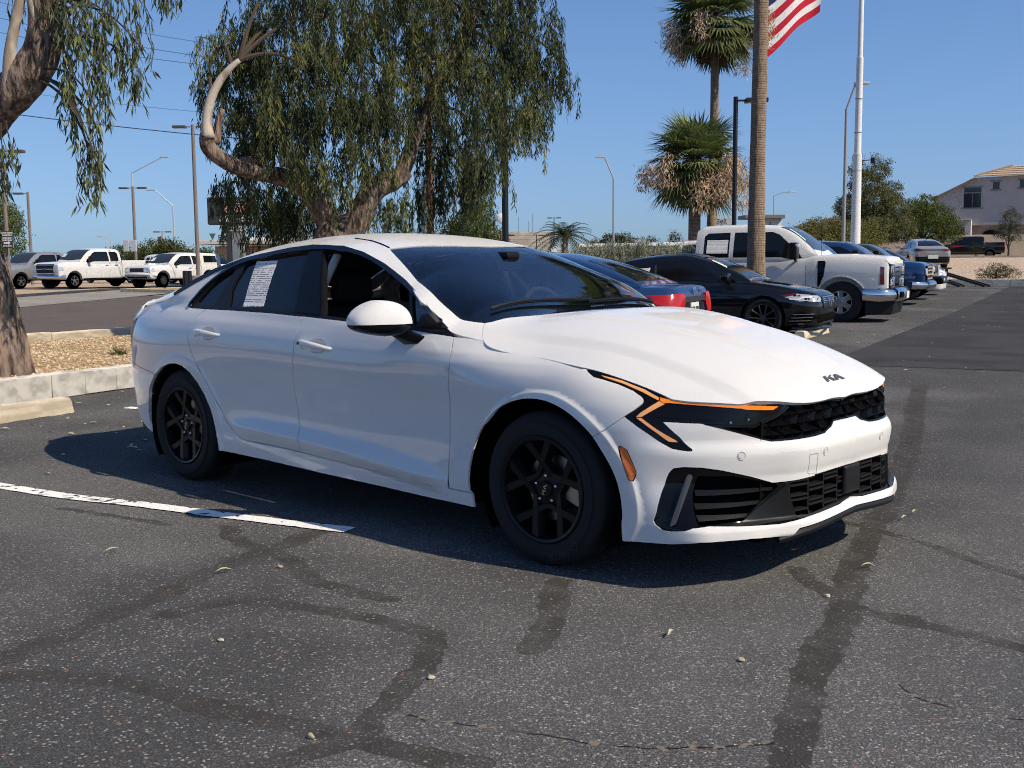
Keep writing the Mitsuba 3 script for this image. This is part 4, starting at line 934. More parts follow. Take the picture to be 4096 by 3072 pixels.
def pickup(name, label, tw, col, L=6.35, W=2.03, H=2.04, wb=4.06, fo=.97, hood=1.36, belt=1.34, rail=1.42, ws=(-.55, -1.42), cab=-3.25, r=.41, rim=.245, style='six', group=None, crew=True, rimmat='rim_alloy', shell=False, zb0=.50, mir=(.16, .22, .30), mirmat='satin_black', nose=1.22, cat_='pickup truck', trim='chrome'):
    k = thing(name, label, cat_, group); w = W / 2; re = -(L - fo)
    st = [(fo - .01, w * .90, zb0 + .10, nose - .03, .05, .04), (fo - .04, w * .935, zb0 + .02, nose + .015, .07, .05), (fo - .20, w * .975, zb0 - .03, hood - .045, .10, .06), (0, w, zb0 - .05, hood, .11, .07), (ws[0], w * .985, zb0 - .05, hood, .10, .07), (ws[0] - .25, w * .97, zb0 - .05, belt, .06, .05), (cab, w * .97, zb0 - .05, belt + .01, .06, .05)]
    b = loft(st, body_sec, 70)
    cs = [(ws[0] + .03, w * .84, hood - .03, hood + .02, .20, .08), (ws[1], w * .94, belt, H - .05, .26, .13), ((ws[1] + cab) / 2, w * .945, belt, H, .26, .14), (cab + .16, w * .945, belt, H - .02, .26, .14), (cab + .01, w * .93, belt, H - .10, .24, .12)]
    c = loft(cs, cab_sec, 60)
    b = carve(b, [(0, r, r + .10, w)])
    bd = loft([(cab - .03, w * .965, zb0, rail, .03, .03), (re + .06, w * .965, zb0, rail, .03, .03), (re, w * .94, zb0 + .04, rail - .02, .03, .03)], body_sec, 20)
    bd = carve(bd, [(-wb, r, r + .10, w)])
    v = Veh(k, b, c, tw); v.w, v.re, v.fo = w, re, fo
    v.both = trimesh.util.concatenate([b, c, bd])
    v.put('body', b, col, smooth=35); v.put('cabin', c, col, smooth=35)
    if shell:
        sh = loft([(cab - .02, w * .93, rail, H - .02, .16, .10), (re + .08, w * .93, rail, H - .05, .16, .10), (re + .02, w * .90, rail, H - .16, .16, .10)], cab_sec, 12)
        v.put('camper_shell', sh, col, smooth=35); v.both = trimesh.util.concatenate([v.both, sh])
    else:
        v.put('bed_liner', box(re + .10, cab - .08, -w * .84, w * .84, rail - .06, rail + .020), 'cavity', smooth=False)
    v.put('cargo_bed', bd, col, smooth=35)
    underside(v, re + .3, fo - .3, w - .35, zb0 - .12, zb0 + .3)
    for x in (0, -wb): v.put('wheel_well', box(x - r - .08, x + r + .08, -w + .28, w - .28, .45, min(r * 2 + .1, rail - .1)), 'cavity', smooth=False)
    zb, zt = belt + .03, H - .17
    mid = (ws[1] + cab) / 2 - .08 if crew else cab + .55
    v.side('side_window', [(ws[0] - .30, zb - .02), (ws[0] - .38, zb + .10), (ws[1] + .06, zt - .06), (ws[1] - .10, zt), (mid + .05, zt), (mid + .05, zb), (ws[0] - .75, zb), (ws[0] - .55, zb - .05)], 'pane_dark')
    v.side('side_window', [(mid - .05, zb), (mid - .05, zt), (cab + .28, zt - .01), (cab + .20, zt - .08), (cab + .20, zb + .05), (cab + .25, zb)], 'pane_dark')
    hw = w * .84
    v.top('windscreen', [(ws[0] - .07, -hw + .08), (ws[0] - .02, 0), (ws[0] - .07, hw - .08), (ws[1] + .05, hw - .17), (ws[1] + .09, 0), (ws[1] + .05, -hw + .17)], 'pane_mid', off=.006, d=.01, on='c')
    v.end('rear_window', [(-hw + .15, belt + .1), (-hw + .2, H - .22), (hw - .2, H - .22), (hw - .15, belt + .1)], 'pane_dark', -1, off=.01, on='c')
    if shell: v.side('side_window', [(re + .35, rail + .10), (re + .40, H - .18), (cab - .28, H - .16), (cab - .28, rail + .10)], 'pane_dark')
    for x in (ws[0] - .20, mid, cab + (.12 if crew else .1)): v.side('door_seam', seam([(x, zb0 + .05), (x, belt - .02)]), 'seam', off=.003, d=.004, h=.2)
    for x in ([mid + .12, cab + .3] if crew else [mid + .12]): v.side('handle', seam([(x, belt - .17), (x + .20, belt - .17)], .05), trim, off=.03, d=.04)
    mirrors(v, ws[0] - .42, w + .13, belt + .16, *mir, mirmat)
    wheels(v, (0, -wb), w - .03, r, rim, .27, style, rimmat)
    v.mid = mid
    return v
DV, NV = np.array([.9605, .2783]), np.array([-.2783, .9605])    # along a stall, across the stalls
YD = 16.16
def gz(x, y):
    """height of the gently falling lot"""
    d = (np.asarray(x) - 3.075) * -.6820 + (np.asarray(y) + 4.372) * .7314
    lat = np.clip((np.asarray(x) - 3.075) * .7314 + (np.asarray(y) + 4.372) * .6820, -25, 25)
    fade = np.where(lat > 0, 1 - np.clip((d - 30) / 18, 0, 1), 1)
    return -.0045 * np.clip(d - 6, 0, 180) - .0068 * lat * np.clip((d - 6) / 10, 0, 1) * fade
def dn(d, n): return DV * d + NV * n
def stand(d, n, yaw, back=0.):
    """pose of a car whose front axle lies at (d, n)"""
    p = dn(d, n); h = np.array([math.cos(math.radians(yaw)), math.sin(math.radians(yaw))]) * back
    p = p + h
    return pose(p[0], p[1], yaw, float(gz(*p)))
def text_on(v, txt, h, origin, xdir, ydir, mat, name, parent=None, depth=.004):
    m = meshkit.text_mesh(txt, h, depth, True); q = m.vertices.copy(); q[:, 0] -= q[:, 0].max() / 2; q[:, 1] -= h / 2
    X, Y = np.array(xdir, float), np.array(ydir, float); Zd = np.cross(X, Y)
    m.vertices = np.array(origin) + q[:, :1] * X + q[:, 1:2] * Y + q[:, 2:] * Zd
    return v.put(name, m, mat, parent, smooth=False)
# -- blue coupe, nose in
L, fo = 4.45, .90
v = sedan('blue_coupe', 'dark blue two-door car parked nose-in, showing its red taillight', stand(-2.45 - (L - fo), 8.15, YD + 180), 'paint_blue', L=L, W=1.76, H=1.385, wb=2.65, fo=fo, hood=.92, belt=.90, deck=.985, ws=(-.35, -1.2), roof=(-1.5, -1.9), rear=(-2.35, -3.12), coupe=True, nose=.66)
re = v.re
lk = v.side('taillight', [(re + .005, .70), (re + .005, .90), (re + .10, .885), (re + .24, .80), (re + .30, .71), (re + .15, .69)], 'red_lens', off=.008)
v.end('taillight', [(.78, .66), (.84, .88), (.62, .905), (.42, .895), (.40, .80), (.44, .74), (.50, .66)], 'red_lens', -1, True, off=.03, d=.08, h=.03)
v.end('boot_trim', [(-.40, .80), (.40, .80), (.40, .862), (-.40, .862)], 'chrome', -1, off=.022, d=.04)
v.end('plate_recess', [(-.33, .60), (.33, .60), (.36, .79), (-.36, .79)], 'satin_black', -1, off=.004)
pk = v.end('number_plate', [(-.155, .635), (.155, .635), (.155, .785), (-.155, .785)], 'plate_white', -1, off=.020)[0]
text_on(v, 'LSA 3B1', .062, (re - .024, 0, .705), (0, -1, 0), (0, 0, 1), 'badge_grey', 'plate_text', pk)
bw = [bar((re - .012, y, .895), (re - .006, y * 1.12, .972), .014) for y in (-.034, .034)] + [bar((re - .009, -.034, .933), (re - .009, .034, .933), .013)]
bw.append(tube([(re - .010 + .003 * abs(math.sin(t)), .058 * math.cos(t), .933 + .05 * math.sin(t)) for t in np.linspace(0, 2 * np.pi, 21)], .0055, 5))
v.put('boot_badge', join(bw), 'chrome')
v.put('boot_badge', join([bar((re - .010, -.30, .91), (re - .008, -.305, .955), .012), bar((re - .010, -.24, .93), (re - .008, -.245, .965), .012), bar((re - .010, -.33, .935), (re - .008, -.21, .935), .010)]), 'chrome', label='small chrome lettering right of the badge')
v.side('body_line', seam([(re + .35, .845), (-.6, .83)], .012), 'chrome', off=.003, d=.004, h=.2)
v.end('rear_bumper', [(-.74, .30), (.74, .30), (.78, .58), (-.78, .58)], 'paint_blue', -1, off=.05, d=.1)
# -- black coupe saloon, nose out
v = sedan('black_sedan', 'glossy black sedan with five-spoke dark wheels, parked nose-out beside the blue car', stand(-3.09, 14.95, YD), 'paint_black', L=4.69, W=1.83, H=1.44, wb=2.73, fo=.93, hood=.95, belt=.93, deck=1.0, ws=(-.28, -1.25), roof=(-1.55, -1.9), rear=(-2.6, -3.2), style='five2', rim=.245, r=.335, rimmat='dark_metal', nose=.72, cabw=.80)
hk = v.side('headlight', [(.30, .72), (.55, .755), (.76, .735), (.84, .69), (.82, .645), (.62, .625), (.50, .655)], 'lamp_clear', off=.006)
v.side('headlight_edge', [(.29, .725), (.55, .765), (.55, .74), (.36, .70)], 'red_lens_dark', off=.010)
v.side('lamp_strip', seam([(.45, .665), (.60, .66), (.66, .695), (.80, .70)], .018), 'white_plastic', off=.012)
v.end('headlight', [(.88, .63), (.90, .74), (.62, .72), (.55, .66), (.62, .61)], 'lamp_clear', 1, True, off=.012, d=.04)
gk = v.end('grille', [(-.44, .50), (-.50, .66), (-.40, .71), (.40, .71), (.50, .66), (.44, .50)], 'satin_black', 1, off=.012, d=.04)[0]
for z in np.linspace(.52, .69, 6): v.end('grille_bar', [(-.44, z - .006), (.44, z - .006), (.44, z + .006), (-.44, z + .006)], 'chrome', 1, off=.020, d=.03, parent=gk)
st = [tube([(v.fo + .035, .085 * math.cos(t), .60 + .085 * math.sin(t)) for t in np.linspace(0, 2 * np.pi, 25)], .008, 6)] + [bar((v.fo + .035, 0, .60), (v.fo + .035, .08 * math.sin(a), .60 + .08 * math.cos(a)), .012) for a in (0, 2.09, 4.19)]
v.put('badge', join(st), 'chrome', gk)
v.side('side_intake', [(.40, .24), (.78, .27), (.86, .40), (.62, .46), (.48, .38)], 'cavity', off=.006)
for z in (.29, .345, .40): v.side('intake_fin', seam([(.44 + (z - .27) * .6, z), (.80 + (z - .27) * .4, z + .012)], .012), 'rim_alloy', off=.02)
v.end('lower_intake', [(-.80, .20), (.80, .20), (.78, .40), (-.78, .40)], 'cavity', 1, off=.006)
v.put('front_lip', tube([(.50, -.88, .16), (.72, -.84, .155), (.86, -.62, .155), (.94, 0, .155), (.86, .62, .155), (.72, .84, .155), (.50, .88, .16)], .026, 6), 'paint_black')
v.side('window_sheet', [(-2.50, 1.02), (-2.12, 1.02), (-2.12, 1.20), (-2.46, 1.18)], 'printed_paper', (-1,), off=.012, d=.004, label='white printed sheet in the rear side window')
v.side('window_pillar', seam([(-1.98, .97), (-2.03, 1.25)], .03), 'dark_metal', (-1,), off=.012, d=.01)
v.top('windscreen_sticker', [(-.72, -.60), (-1.02, -.50), (-1.04, -.43), (-.74, -.53)], 'sticker_green', off=.016, d=.004, on='c')
# -- big white pickup, nose out
v = pickup('white_pickup', 'large white crew-cab pickup behind the near palm trunk, with a chrome grille and bumper', stand(-2.8, 20.5, YD), 'paint_white_plain', hood=1.45, nose=1.37, belt=1.38, rail=1.45, r=.44, H=2.13, mir=(.15, .26, .42), mirmat='satin_black')
fo, W2 = v.fo, v.w
b = v
gk = v.end('grille', [(-.80, .72), (.80, .72), (.83, 1.26), (-.83, 1.26)], 'satin_black', 1, off=.03, d=.08, h=.1)[0]
for z in (.80, .90, 1.02, 1.12, 1.22):
    v.end('grille_bar', [(-.56, z - .032), (.56, z - .032), (.56, z + .032), (-.56, z + .032)], 'chrome', 1, off=.055, d=.05, parent=gk)
for s in (1, -1):
    for z in (.86, 1.13):
        k2 = v.put('headlight', rbox(fo - .0, s * .69, z, .11, .23, .17, .03), 'lamp_clear', smooth=40)
        v.put('lamp_frame', join([tube([(fo + .062, s * (.69 + .135 * math.copysign(min(1, abs(1.4 * math.cos(t))), math.cos(t))), z + .105 * math.copysign(min(1, abs(1.4 * math.sin(t))), math.sin(t))) for t in np.linspace(0, 2 * np.pi, 25)], .014, 5)]), 'chrome', k2)
v.end('grille_surround', Polygon([(-.93, .66), (.93, .66), (.95, 1.30), (-.95, 1.30)]).difference(Polygon([(-.84, .74), (.84, .74), (.85, 1.24), (-.85, 1.24)])).exterior.coords[:-1] if False else [(-.90, 1.245), (.90, 1.245), (.92, 1.32), (-.92, 1.32)], 'paint_white_plain', 1, off=.05, d=.08)
v.side('marker_lamp', [(fo - .17, .82), (fo - .08, .82), (fo - .09, 1.18), (fo - .16, 1.20)], 'red_lens_dark', off=.008)
bp = tube([(fo - .50, -1.0, .62), (fo - .18, -1.0, .62), (fo + .10, -.84, .62), (fo + .16, 0, .62), (fo + .10, .84, .62), (fo - .18, 1.0, .62), (fo - .50, 1.0, .62)], .11, 10)
bp.vertices[:, 2] = .60 + (bp.vertices[:, 2] - .62) * 1.35
kb = v.put('front_bumper', bp, 'chrome', smooth=50)
v.put('bumper_opening', rbox(fo + .19, -.55, .60, .12, .36, .12, .02), 'cavity', kb); v.put('bumper_opening', rbox(fo + .19, .55, .60, .12, .36, .12, .02), 'cavity', kb)
v.put('front_plate', rbox(fo + .27, .02, .58, .02, .32, .16, .01), 'plate_white', kb)
v.put('air_dam', hull([(fo - .45, -.92, .45), (fo - .45, .92, .45), (fo + .08, -.72, .45), (fo + .08, .72, .45), (fo - .45, -.90, .20), (fo - .45, .90, .20), (fo + .02, -.70, .20), (fo + .02, .70, .20)], .03), 'plastic_black')
v.side('fender_vent', [(-.49, .78), (-.46, .76), (-.36, 1.0), (-.325, 1.28), (-.35, 1.32), (-.49, 1.32)], 'gloss_black', off=.012)
for s in (-1,): text_on(v, 'F250', .080, (-.415, s * (W2 + .022), 1.13), (0, 0, 1), (1, 0, 0), 'chrome', 'badge_text')
v.side('window_sheet', [(-2.98, 1.50), (-2.50, 1.50), (-2.50, 1.80), (-2.98, 1.80)], 'printed_paper', (-1,), off=.014, d=.004, label='white two-page printed sheet in the rear side window')
v.top('windscreen_sticker', [(-.82, -.72), (-1.18, -.66), (-1.20, -.59), (-.84, -.65)], 'sticker_green', off=.016, d=.004, on='c')
for s in (1, -1): v.put('mirror_cap', rbox(-.97 + .02, s * (W2 + .14), 1.66, .17, .25, .10, .03), 'chrome')
v.put('antenna', tube([(-.45, -.80, 1.36), (-.47, -.80, 2.25)], .005, 4), 'satin_black')
for z0, hh in ((.60, .5),): v.side('running_board', [(-3.1, .44), (-.62, .44), (-.62, .52), (-3.1, .52)], 'plastic_black', off=.06, d=.1)
fl = lambda cx: Polygon([(cx + r * math.cos(t), .41 + r * math.sin(t)) for r, ts in ((.585, np.linspace(-.15, np.pi + .15, 30)), (.515, np.linspace(np.pi + .15, -.15, 30))) for t in ts])
v.side('wheel_arch_trim', fl(0), 'paint_white_plain', off=.02, d=.06, h=.05)
# -- next noses in the row
v = sedan('white_suv', 'white long SUV whose nose shows just beyond the large white pickup', stand(-3.65, 26.3, YD), 'paint_white_plain', L=6.05, W=2.0, H=1.95, wb=3.3, fo=.98, hood=1.22, belt=1.20, nose=1.05, ws=(-.4, -1.2), roof=(-1.6, -3.2), r=.40, rim=.27, suv=True, cat_='suv')
v.end('grille', [(-.72, .62), (.72, .62), (.76, 1.08), (-.76, 1.08)], 'satin_black', 1, off=.03)
for z in (.70, .80, .90, 1.0): v.end('grille_bar', [(-.5, z - .015), (.5, z - .015), (.5, z + .015), (-.5, z + .015)], 'chrome', 1, off=.05, d=.03)
v.end('headlight', [(.62, .80), (.93, .82), (.93, 1.02), (.62, 1.04)], 'lamp_clear', 1, True, off=.045)
v.put('front_bumper', tube([(.6, -.98, .56), (.98, -.80, .56), (1.04, 0, .56), (.98, .80, .56), (.6, .98, .56)], .10, 8), 'paint_white_plain')
for s in (1, -1): v.put('roof_rail', tube([(-1.5, s * .72, 1.90), (-1.6, s * .72, 1.965), (-3.5, s * .72, 1.955), (-3.6, s * .72, 1.88)], .022, 6), 'satin_black')
v = pickup('blue_pickup', 'dark blue pickup with a big chrome bumper, third nose beyond the near palm', stand(-3.25, 30.6, YD), 'paint_blue', L=5.9, W=2.02, H=1.92, wb=3.6, hood=1.30, nose=1.18, r=.40, rim=.25, style='eight')
v.end('grille', [(-.62, .70), (.62, .70), (.66, 1.16), (-.66, 1.16)], 'satin_black', 1, off=.04)
for z in (.78, .90, 1.02, 1.12): v.end('grille_bar', [(-.6, z - .02), (.6, z - .02), (.6, z + .02), (-.6, z + .02)], 'chrome', 1, off=.06, d=.03)
v.end('headlight', [(.62, .86), (.92, .90), (.92, 1.08), (.62, 1.08)], 'lamp_clear', 1, True, off=.05)
v.put('front_bumper', tube([(.6, -1.0, .60), (1.0, -.84, .60), (1.08, 0, .60), (1.0, .84, .60), (.6, 1.0, .60)], .13, 10), 'chrome', smooth=50)
v = pickup('offroad_pickup', 'dark off-road pickup with a winch bumper and large tyres near the ramps', stand(-3.35, 35.0, YD), 'paint_darkgrey', L=5.5, W=1.9, H=1.90, wb=3.4, fo=.80, hood=1.25, nose=1.15, r=.44, rim=.22, style='eight', rimmat='dark_metal')
v.put('winch_bumper', hull([(.75, -.85, .72), (.75, .85, .72), (1.05, -.80, .72), (1.05, .80, .72), (1.08, -.7, .58), (1.08, .7, .58), (.75, -.8, .55), (.75, .8, .55)], .05), 'satin_black')
v.put('fog_lamp', join([move(cyl(.07, .05, 16), 0, 0, 0)]), 'lamp_clear') if False else None
for s in (1, -1): v.put('fog_lamp', rbox(1.12, s * .55, .66, .06, .15, .11, .03), 'lamp_clear'); v.put('headlight', rbox(.79, s * .62, 1.0, .08, .2, .2, .05), 'lamp_clear')
v.end('grille', [(-.46, .86), (.46, .86), (.46, 1.10), (-.46, 1.10)], 'satin_black', 1, off=.03)
v = sedan('white_hatchback', 'small white car between dark cars far along the right-hand row', stand(-3.6, 39.6, YD), 'paint_white_plain', L=4.5, W=1.82, H=1.62, wb=2.7, hood=1.05, belt=1.02, nose=.85, roof=(-1.5, -2.9), suv=True)
v.end('headlight', [(.55, .72), (.86, .76), (.84, .88), (.55, .84)], 'lamp_clear', 1, True, off=.03); v.end('grille', [(-.4, .45), (.4, .45), (.4, .62), (-.4, .62)], 'satin_black', 1, off=.03)
v = sedan('dark_suv', 'dark grey SUV with a roof rack, farthest vehicle of the right-hand row', stand(-4.2, 44.6, YD), 'paint_darkgrey', L=4.9, W=1.92, H=1.74, wb=2.85, hood=1.1, belt=1.05, nose=.9, roof=(-1.5, -3.0), suv=True, cat_='suv')
for s in (1, -1): v.put('roof_rail', tube([(-1.3, s * .68, 1.74), (-1.45, s * .68, 1.80), (-3.1, s * .68, 1.79), (-3.2, s * .68, 1.72)], .02, 6), 'chrome')
v.end('headlight', [(.6, .76), (.9, .8), (.9, .92), (.6, .9)], 'lamp_clear', 1, True, off=.03)
# -- grey saloon on the ramps
p = np.array([-19.35, 49.95]); yaw = 126.
h = np.array([math.cos(math.radians(yaw)), math.sin(math.radians(yaw))])
L, fo = 4.9, .95
ax = p + h * (L - fo)
v = sedan('grey_sedan', 'light grey sedan raised on the ramps with a full-width red light bar', pose(ax[0], ax[1], yaw, .66, -1.), 'paint_grey', L=L, W=1.86, H=1.445, wb=2.84, fo=fo, belt=.96, deck=1.06, rear=(-2.55, -3.45), roof=(-1.5, -1.85), cabw=.80)
re = v.re
lb = v.end('light_bar', [(-.84, .90), (-.80, .99), (-.3, .955), (.3, .955), (.80, .99), (.84, .90), (.72, .86), (.3, .905), (-.3, .905), (-.72, .86)], 'red_lens_dark', -1, off=.02, d=.05)
v.side('taillight', [(re + .02, .88), (re + .02, 1.0), (re + .32, .97), (re + .25, .90)], 'red_lens_dark', off=.008)
v.end('lower_bumper', [(-.78, .30), (.78, .30), (.82, .60), (-.82, .60)], 'satin_black', -1, off=.02, d=.05)
v.end('number_plate', [(-.24, .50), (.24, .50), (.24, .68), (-.24, .68)], 'plate_white', -1, off=.05, d=.03)
v.put('roof_fin', hull([(-2.45, 0, 1.50), (-2.30, 0, 1.46), (-2.52, .02, 1.43), (-2.52, -.02, 1.43)], .01), 'paint_darkgrey')
# -- black pickup on the street
yaw = 199.
v = pickup('black_pickup', 'black crew-cab pickup on the street in front of the house', pose(-37.3, 96.0, yaw, .88), 'paint_black', L=5.9, W=2.05, H=1.96, wb=3.75, fo=.95, hood=1.28, nose=1.15, r=.42, rim=.26, rimmat='dark_metal', trim='satin_black')
v.end('taillight', [(.82, 1.02), (1.0, 1.02), (1.0, 1.36), (.82, 1.36)], 'red_lens', -1, True, off=.01); v.side('taillight', [(v.re + .01, 1.02), (v.re + .01, 1.36), (v.re + .10, 1.36), (v.re + .08, 1.02)], 'red_lens', off=.01)
# -- white SUV cut by the right edge of the frame
pz = np.array([-11.6, 50.6])
v = sedan('white_crossover', 'white car cut off by the right edge of the picture', pose(pz[0], pz[1], 197., float(gz(*pz))), 'paint_white_plain', L=4.6, W=1.86, H=1.66, wb=2.7, hood=1.05, belt=1.03, nose=.9, suv=True, roof=(-1.5, -2.8), r=.36, rimmat='dark_metal')
v.side('headlight', [(.35, .74), (.80, .72), (.84, .84), (.5, .86)], 'lamp_clear', off=.006); v.side('bumper_trim', [(.55, .30), (.86, .34), (.88, .52), (.6, .46)], 'satin_black', off=.006)
# ---- left-hand lot
def truck_front(v, chrome=True, lz=.92, gz0=.66, gz1=1.14, gw=.60, bars=4, bumper='chrome', bz=.60):
    fo = v.fo
    g = v.end('grille', [(-gw, gz0), (gw, gz0), (gw + .03, gz1), (-gw - .03, gz1)], 'satin_black', 1, off=.03)[0]
    for z in np.linspace(gz0 + .05, gz1 - .05, bars): v.end('grille_bar', [(-gw, z - .02), (gw, z - .02), (gw, z + .02), (-gw, z + .02)], 'chrome' if chrome else 'dark_metal', 1, off=.05, d=.03, parent=g)
    v.end('headlight', [(gw + .03, lz - .08), (v.w - .10, lz - .06), (v.w - .10, lz + .16), (gw + .03, lz + .16)], 'lamp_clear', 1, True, off=.04)
    v.side('headlight', [(fo - .30, lz - .04), (fo - .04, lz - .06), (fo - .06, lz + .16), (fo - .26, lz + .14)], 'lamp_clear', off=.006)
    v.put('front_bumper', tube([(fo - .40, -v.w + .02, bz), (fo - .05, -v.w + .18, bz), (fo + .08, 0, bz), (fo - .05, v.w - .18, bz), (fo - .40, v.w - .02, bz)], .12, 8), bumper, smooth=50)

YL = YD - 90
v = pickup('silver_pickup', 'silver extended-cab pickup half hidden behind the left tree trunk', stand(-48.05, 35.3, YL), 'paint_silver', L=5.8, W=2.03, H=1.90, wb=3.64, fo=.98, hood=1.22, belt=1.20, nose=1.08, rail=1.25, r=.38, rim=.24, style='five', crew=False, cab=-2.95)
truck_front(v, gz0=.72, gz1=1.02, bars=2, lz=.86, bumper='paint_silver')
v = pickup('white_long_pickup', 'white crew-cab pickup with a large chrome grille and long bed in the left-hand lot', stand(-44.85, 35.9, YL), 'paint_white_plain', L=6.7, W=2.03, H=2.04, wb=4.45, fo=.97, cab=-3.2, style='five')
truck_front(v, gz0=.74, gz1=1.26, gw=.58, bars=3, lz=.96)
kk = v.end('number_plate', [(-.16, .54), (.16, .54), (.16, .70), (-.16, .70)], 'satin_black', 1, off=.10, d=.05)
v.put('badge', move(rbox(0, 0, 0, .03, .26, .11, .012), v.fo + .06, 0, 1.0), 'badge_grey')
v.top('windscreen_sticker', [(-.75, -.74), (-.95, -.70), (-.95, -.50), (-.75, -.50)], 'sticker_green', off=.016, d=.004, on='c')
v.side('running_board', [(-3.1, .44), (-.62, .44), (-.62, .52), (-3.1, .52)], 'satin_black', off=.06, d=.1)
for s in (1, -1): v.put('mirror_cap', rbox(-.96, s * (v.w + .13), 1.56, .15, .20, .12, .03), 'chrome')
v = pickup('white_small_pickup', 'lifted white pickup with a camper shell and black wheels beside the lamp post base', stand(-41.75, 38.95, YL), 'paint_white_plain', L=5.4, W=1.92, H=1.83, wb=3.45, fo=.90, hood=1.20, belt=1.18, nose=1.06, rail=1.20, r=.41, rim=.22, cab=-2.85, shell=True, rimmat='dark_metal', style='eight', mir=(.13, .18, .18))
truck_front(v, False, gz0=.84, gz1=1.04, gw=.46, bars=2, lz=.90, bumper='paint_white_plain', bz=.70)
v.put('air_dam', rbox(v.fo + .0, 0, .60, .14, 1.3, .16, .04), 'satin_black')
v.top('hood_scoop', [(-.25, -.22), (.25, -.16), (.25, .16), (-.25, .22)], 'paint_white_plain', off=.06, d=.08)
v.put('roof_rack', join([tube([(-1.3, s * .6, 1.90), (-2.6, s * .6, 1.90)], .018, 5) for s in (1, -1)] + [tube([(x, -.6, 1.90), (x, .6, 1.90)], .015, 5) for x in (-1.35, -1.95, -2.55)]), 'satin_black')
v.top('windscreen_sticker', [(-.70, -.62), (-.92, -.60), (-.92, -.38), (-.70, -.38)], 'sticker_green', off=.016, d=.004, on='c')
v = pickup('black_lot_pickup', 'black pickup showing its red taillight behind the white camper pickup', stand(-39.4 + 4.6, 43.0, YD), 'paint_black', L=5.7, W=2.0, H=1.88, wb=3.6, fo=.95, hood=1.2, belt=1.18, nose=1.08, rail=1.22, r=.39, rim=.24)
v.side('taillight', [(v.re + .01, .92), (v.re + .01, 1.18), (v.re + .12, 1.18), (v.re + .10, .92)], 'red_lens', off=.01)
v = sedan('white_lot_suv', 'white SUV with tinted windows behind the black pickup in the left-hand lot', stand(-45.5, 49.5, YD), 'paint_white_plain', L=4.9, W=1.95, H=1.80, wb=2.9, hood=1.12, belt=1.08, nose=.95, suv=True, cat_='suv')
v = sedan('white_far_suv', 'white SUV seen between the silver pickup and the white long pickup', stand(-60.3, 50.0, YD), 'paint_white_plain', L=4.9, W=1.92, H=1.78, wb=2.9, hood=1.12, belt=1.08, nose=.95, suv=True, cat_='suv')
v = sedan('dark_far_suv', 'dark grey SUV behind the bed of the white long pickup', stand(-55.6, 51.2, YD), 'paint_darkgrey', L=4.9, W=1.92, H=1.72, wb=2.9, hood=1.12, belt=1.06, nose=.95, suv=True, cat_='suv')
v = pickup('white_rear_pickup', 'boxy white pickup cab between the two large white pickups', stand(-50.9, 51.0, YD), 'paint_white_plain', L=5.8, W=2.0, H=1.86, wb=3.6, hood=1.2, belt=1.16, nose=1.05, rail=1.2, r=.39, rim=.24, crew=False, cab=-2.4)
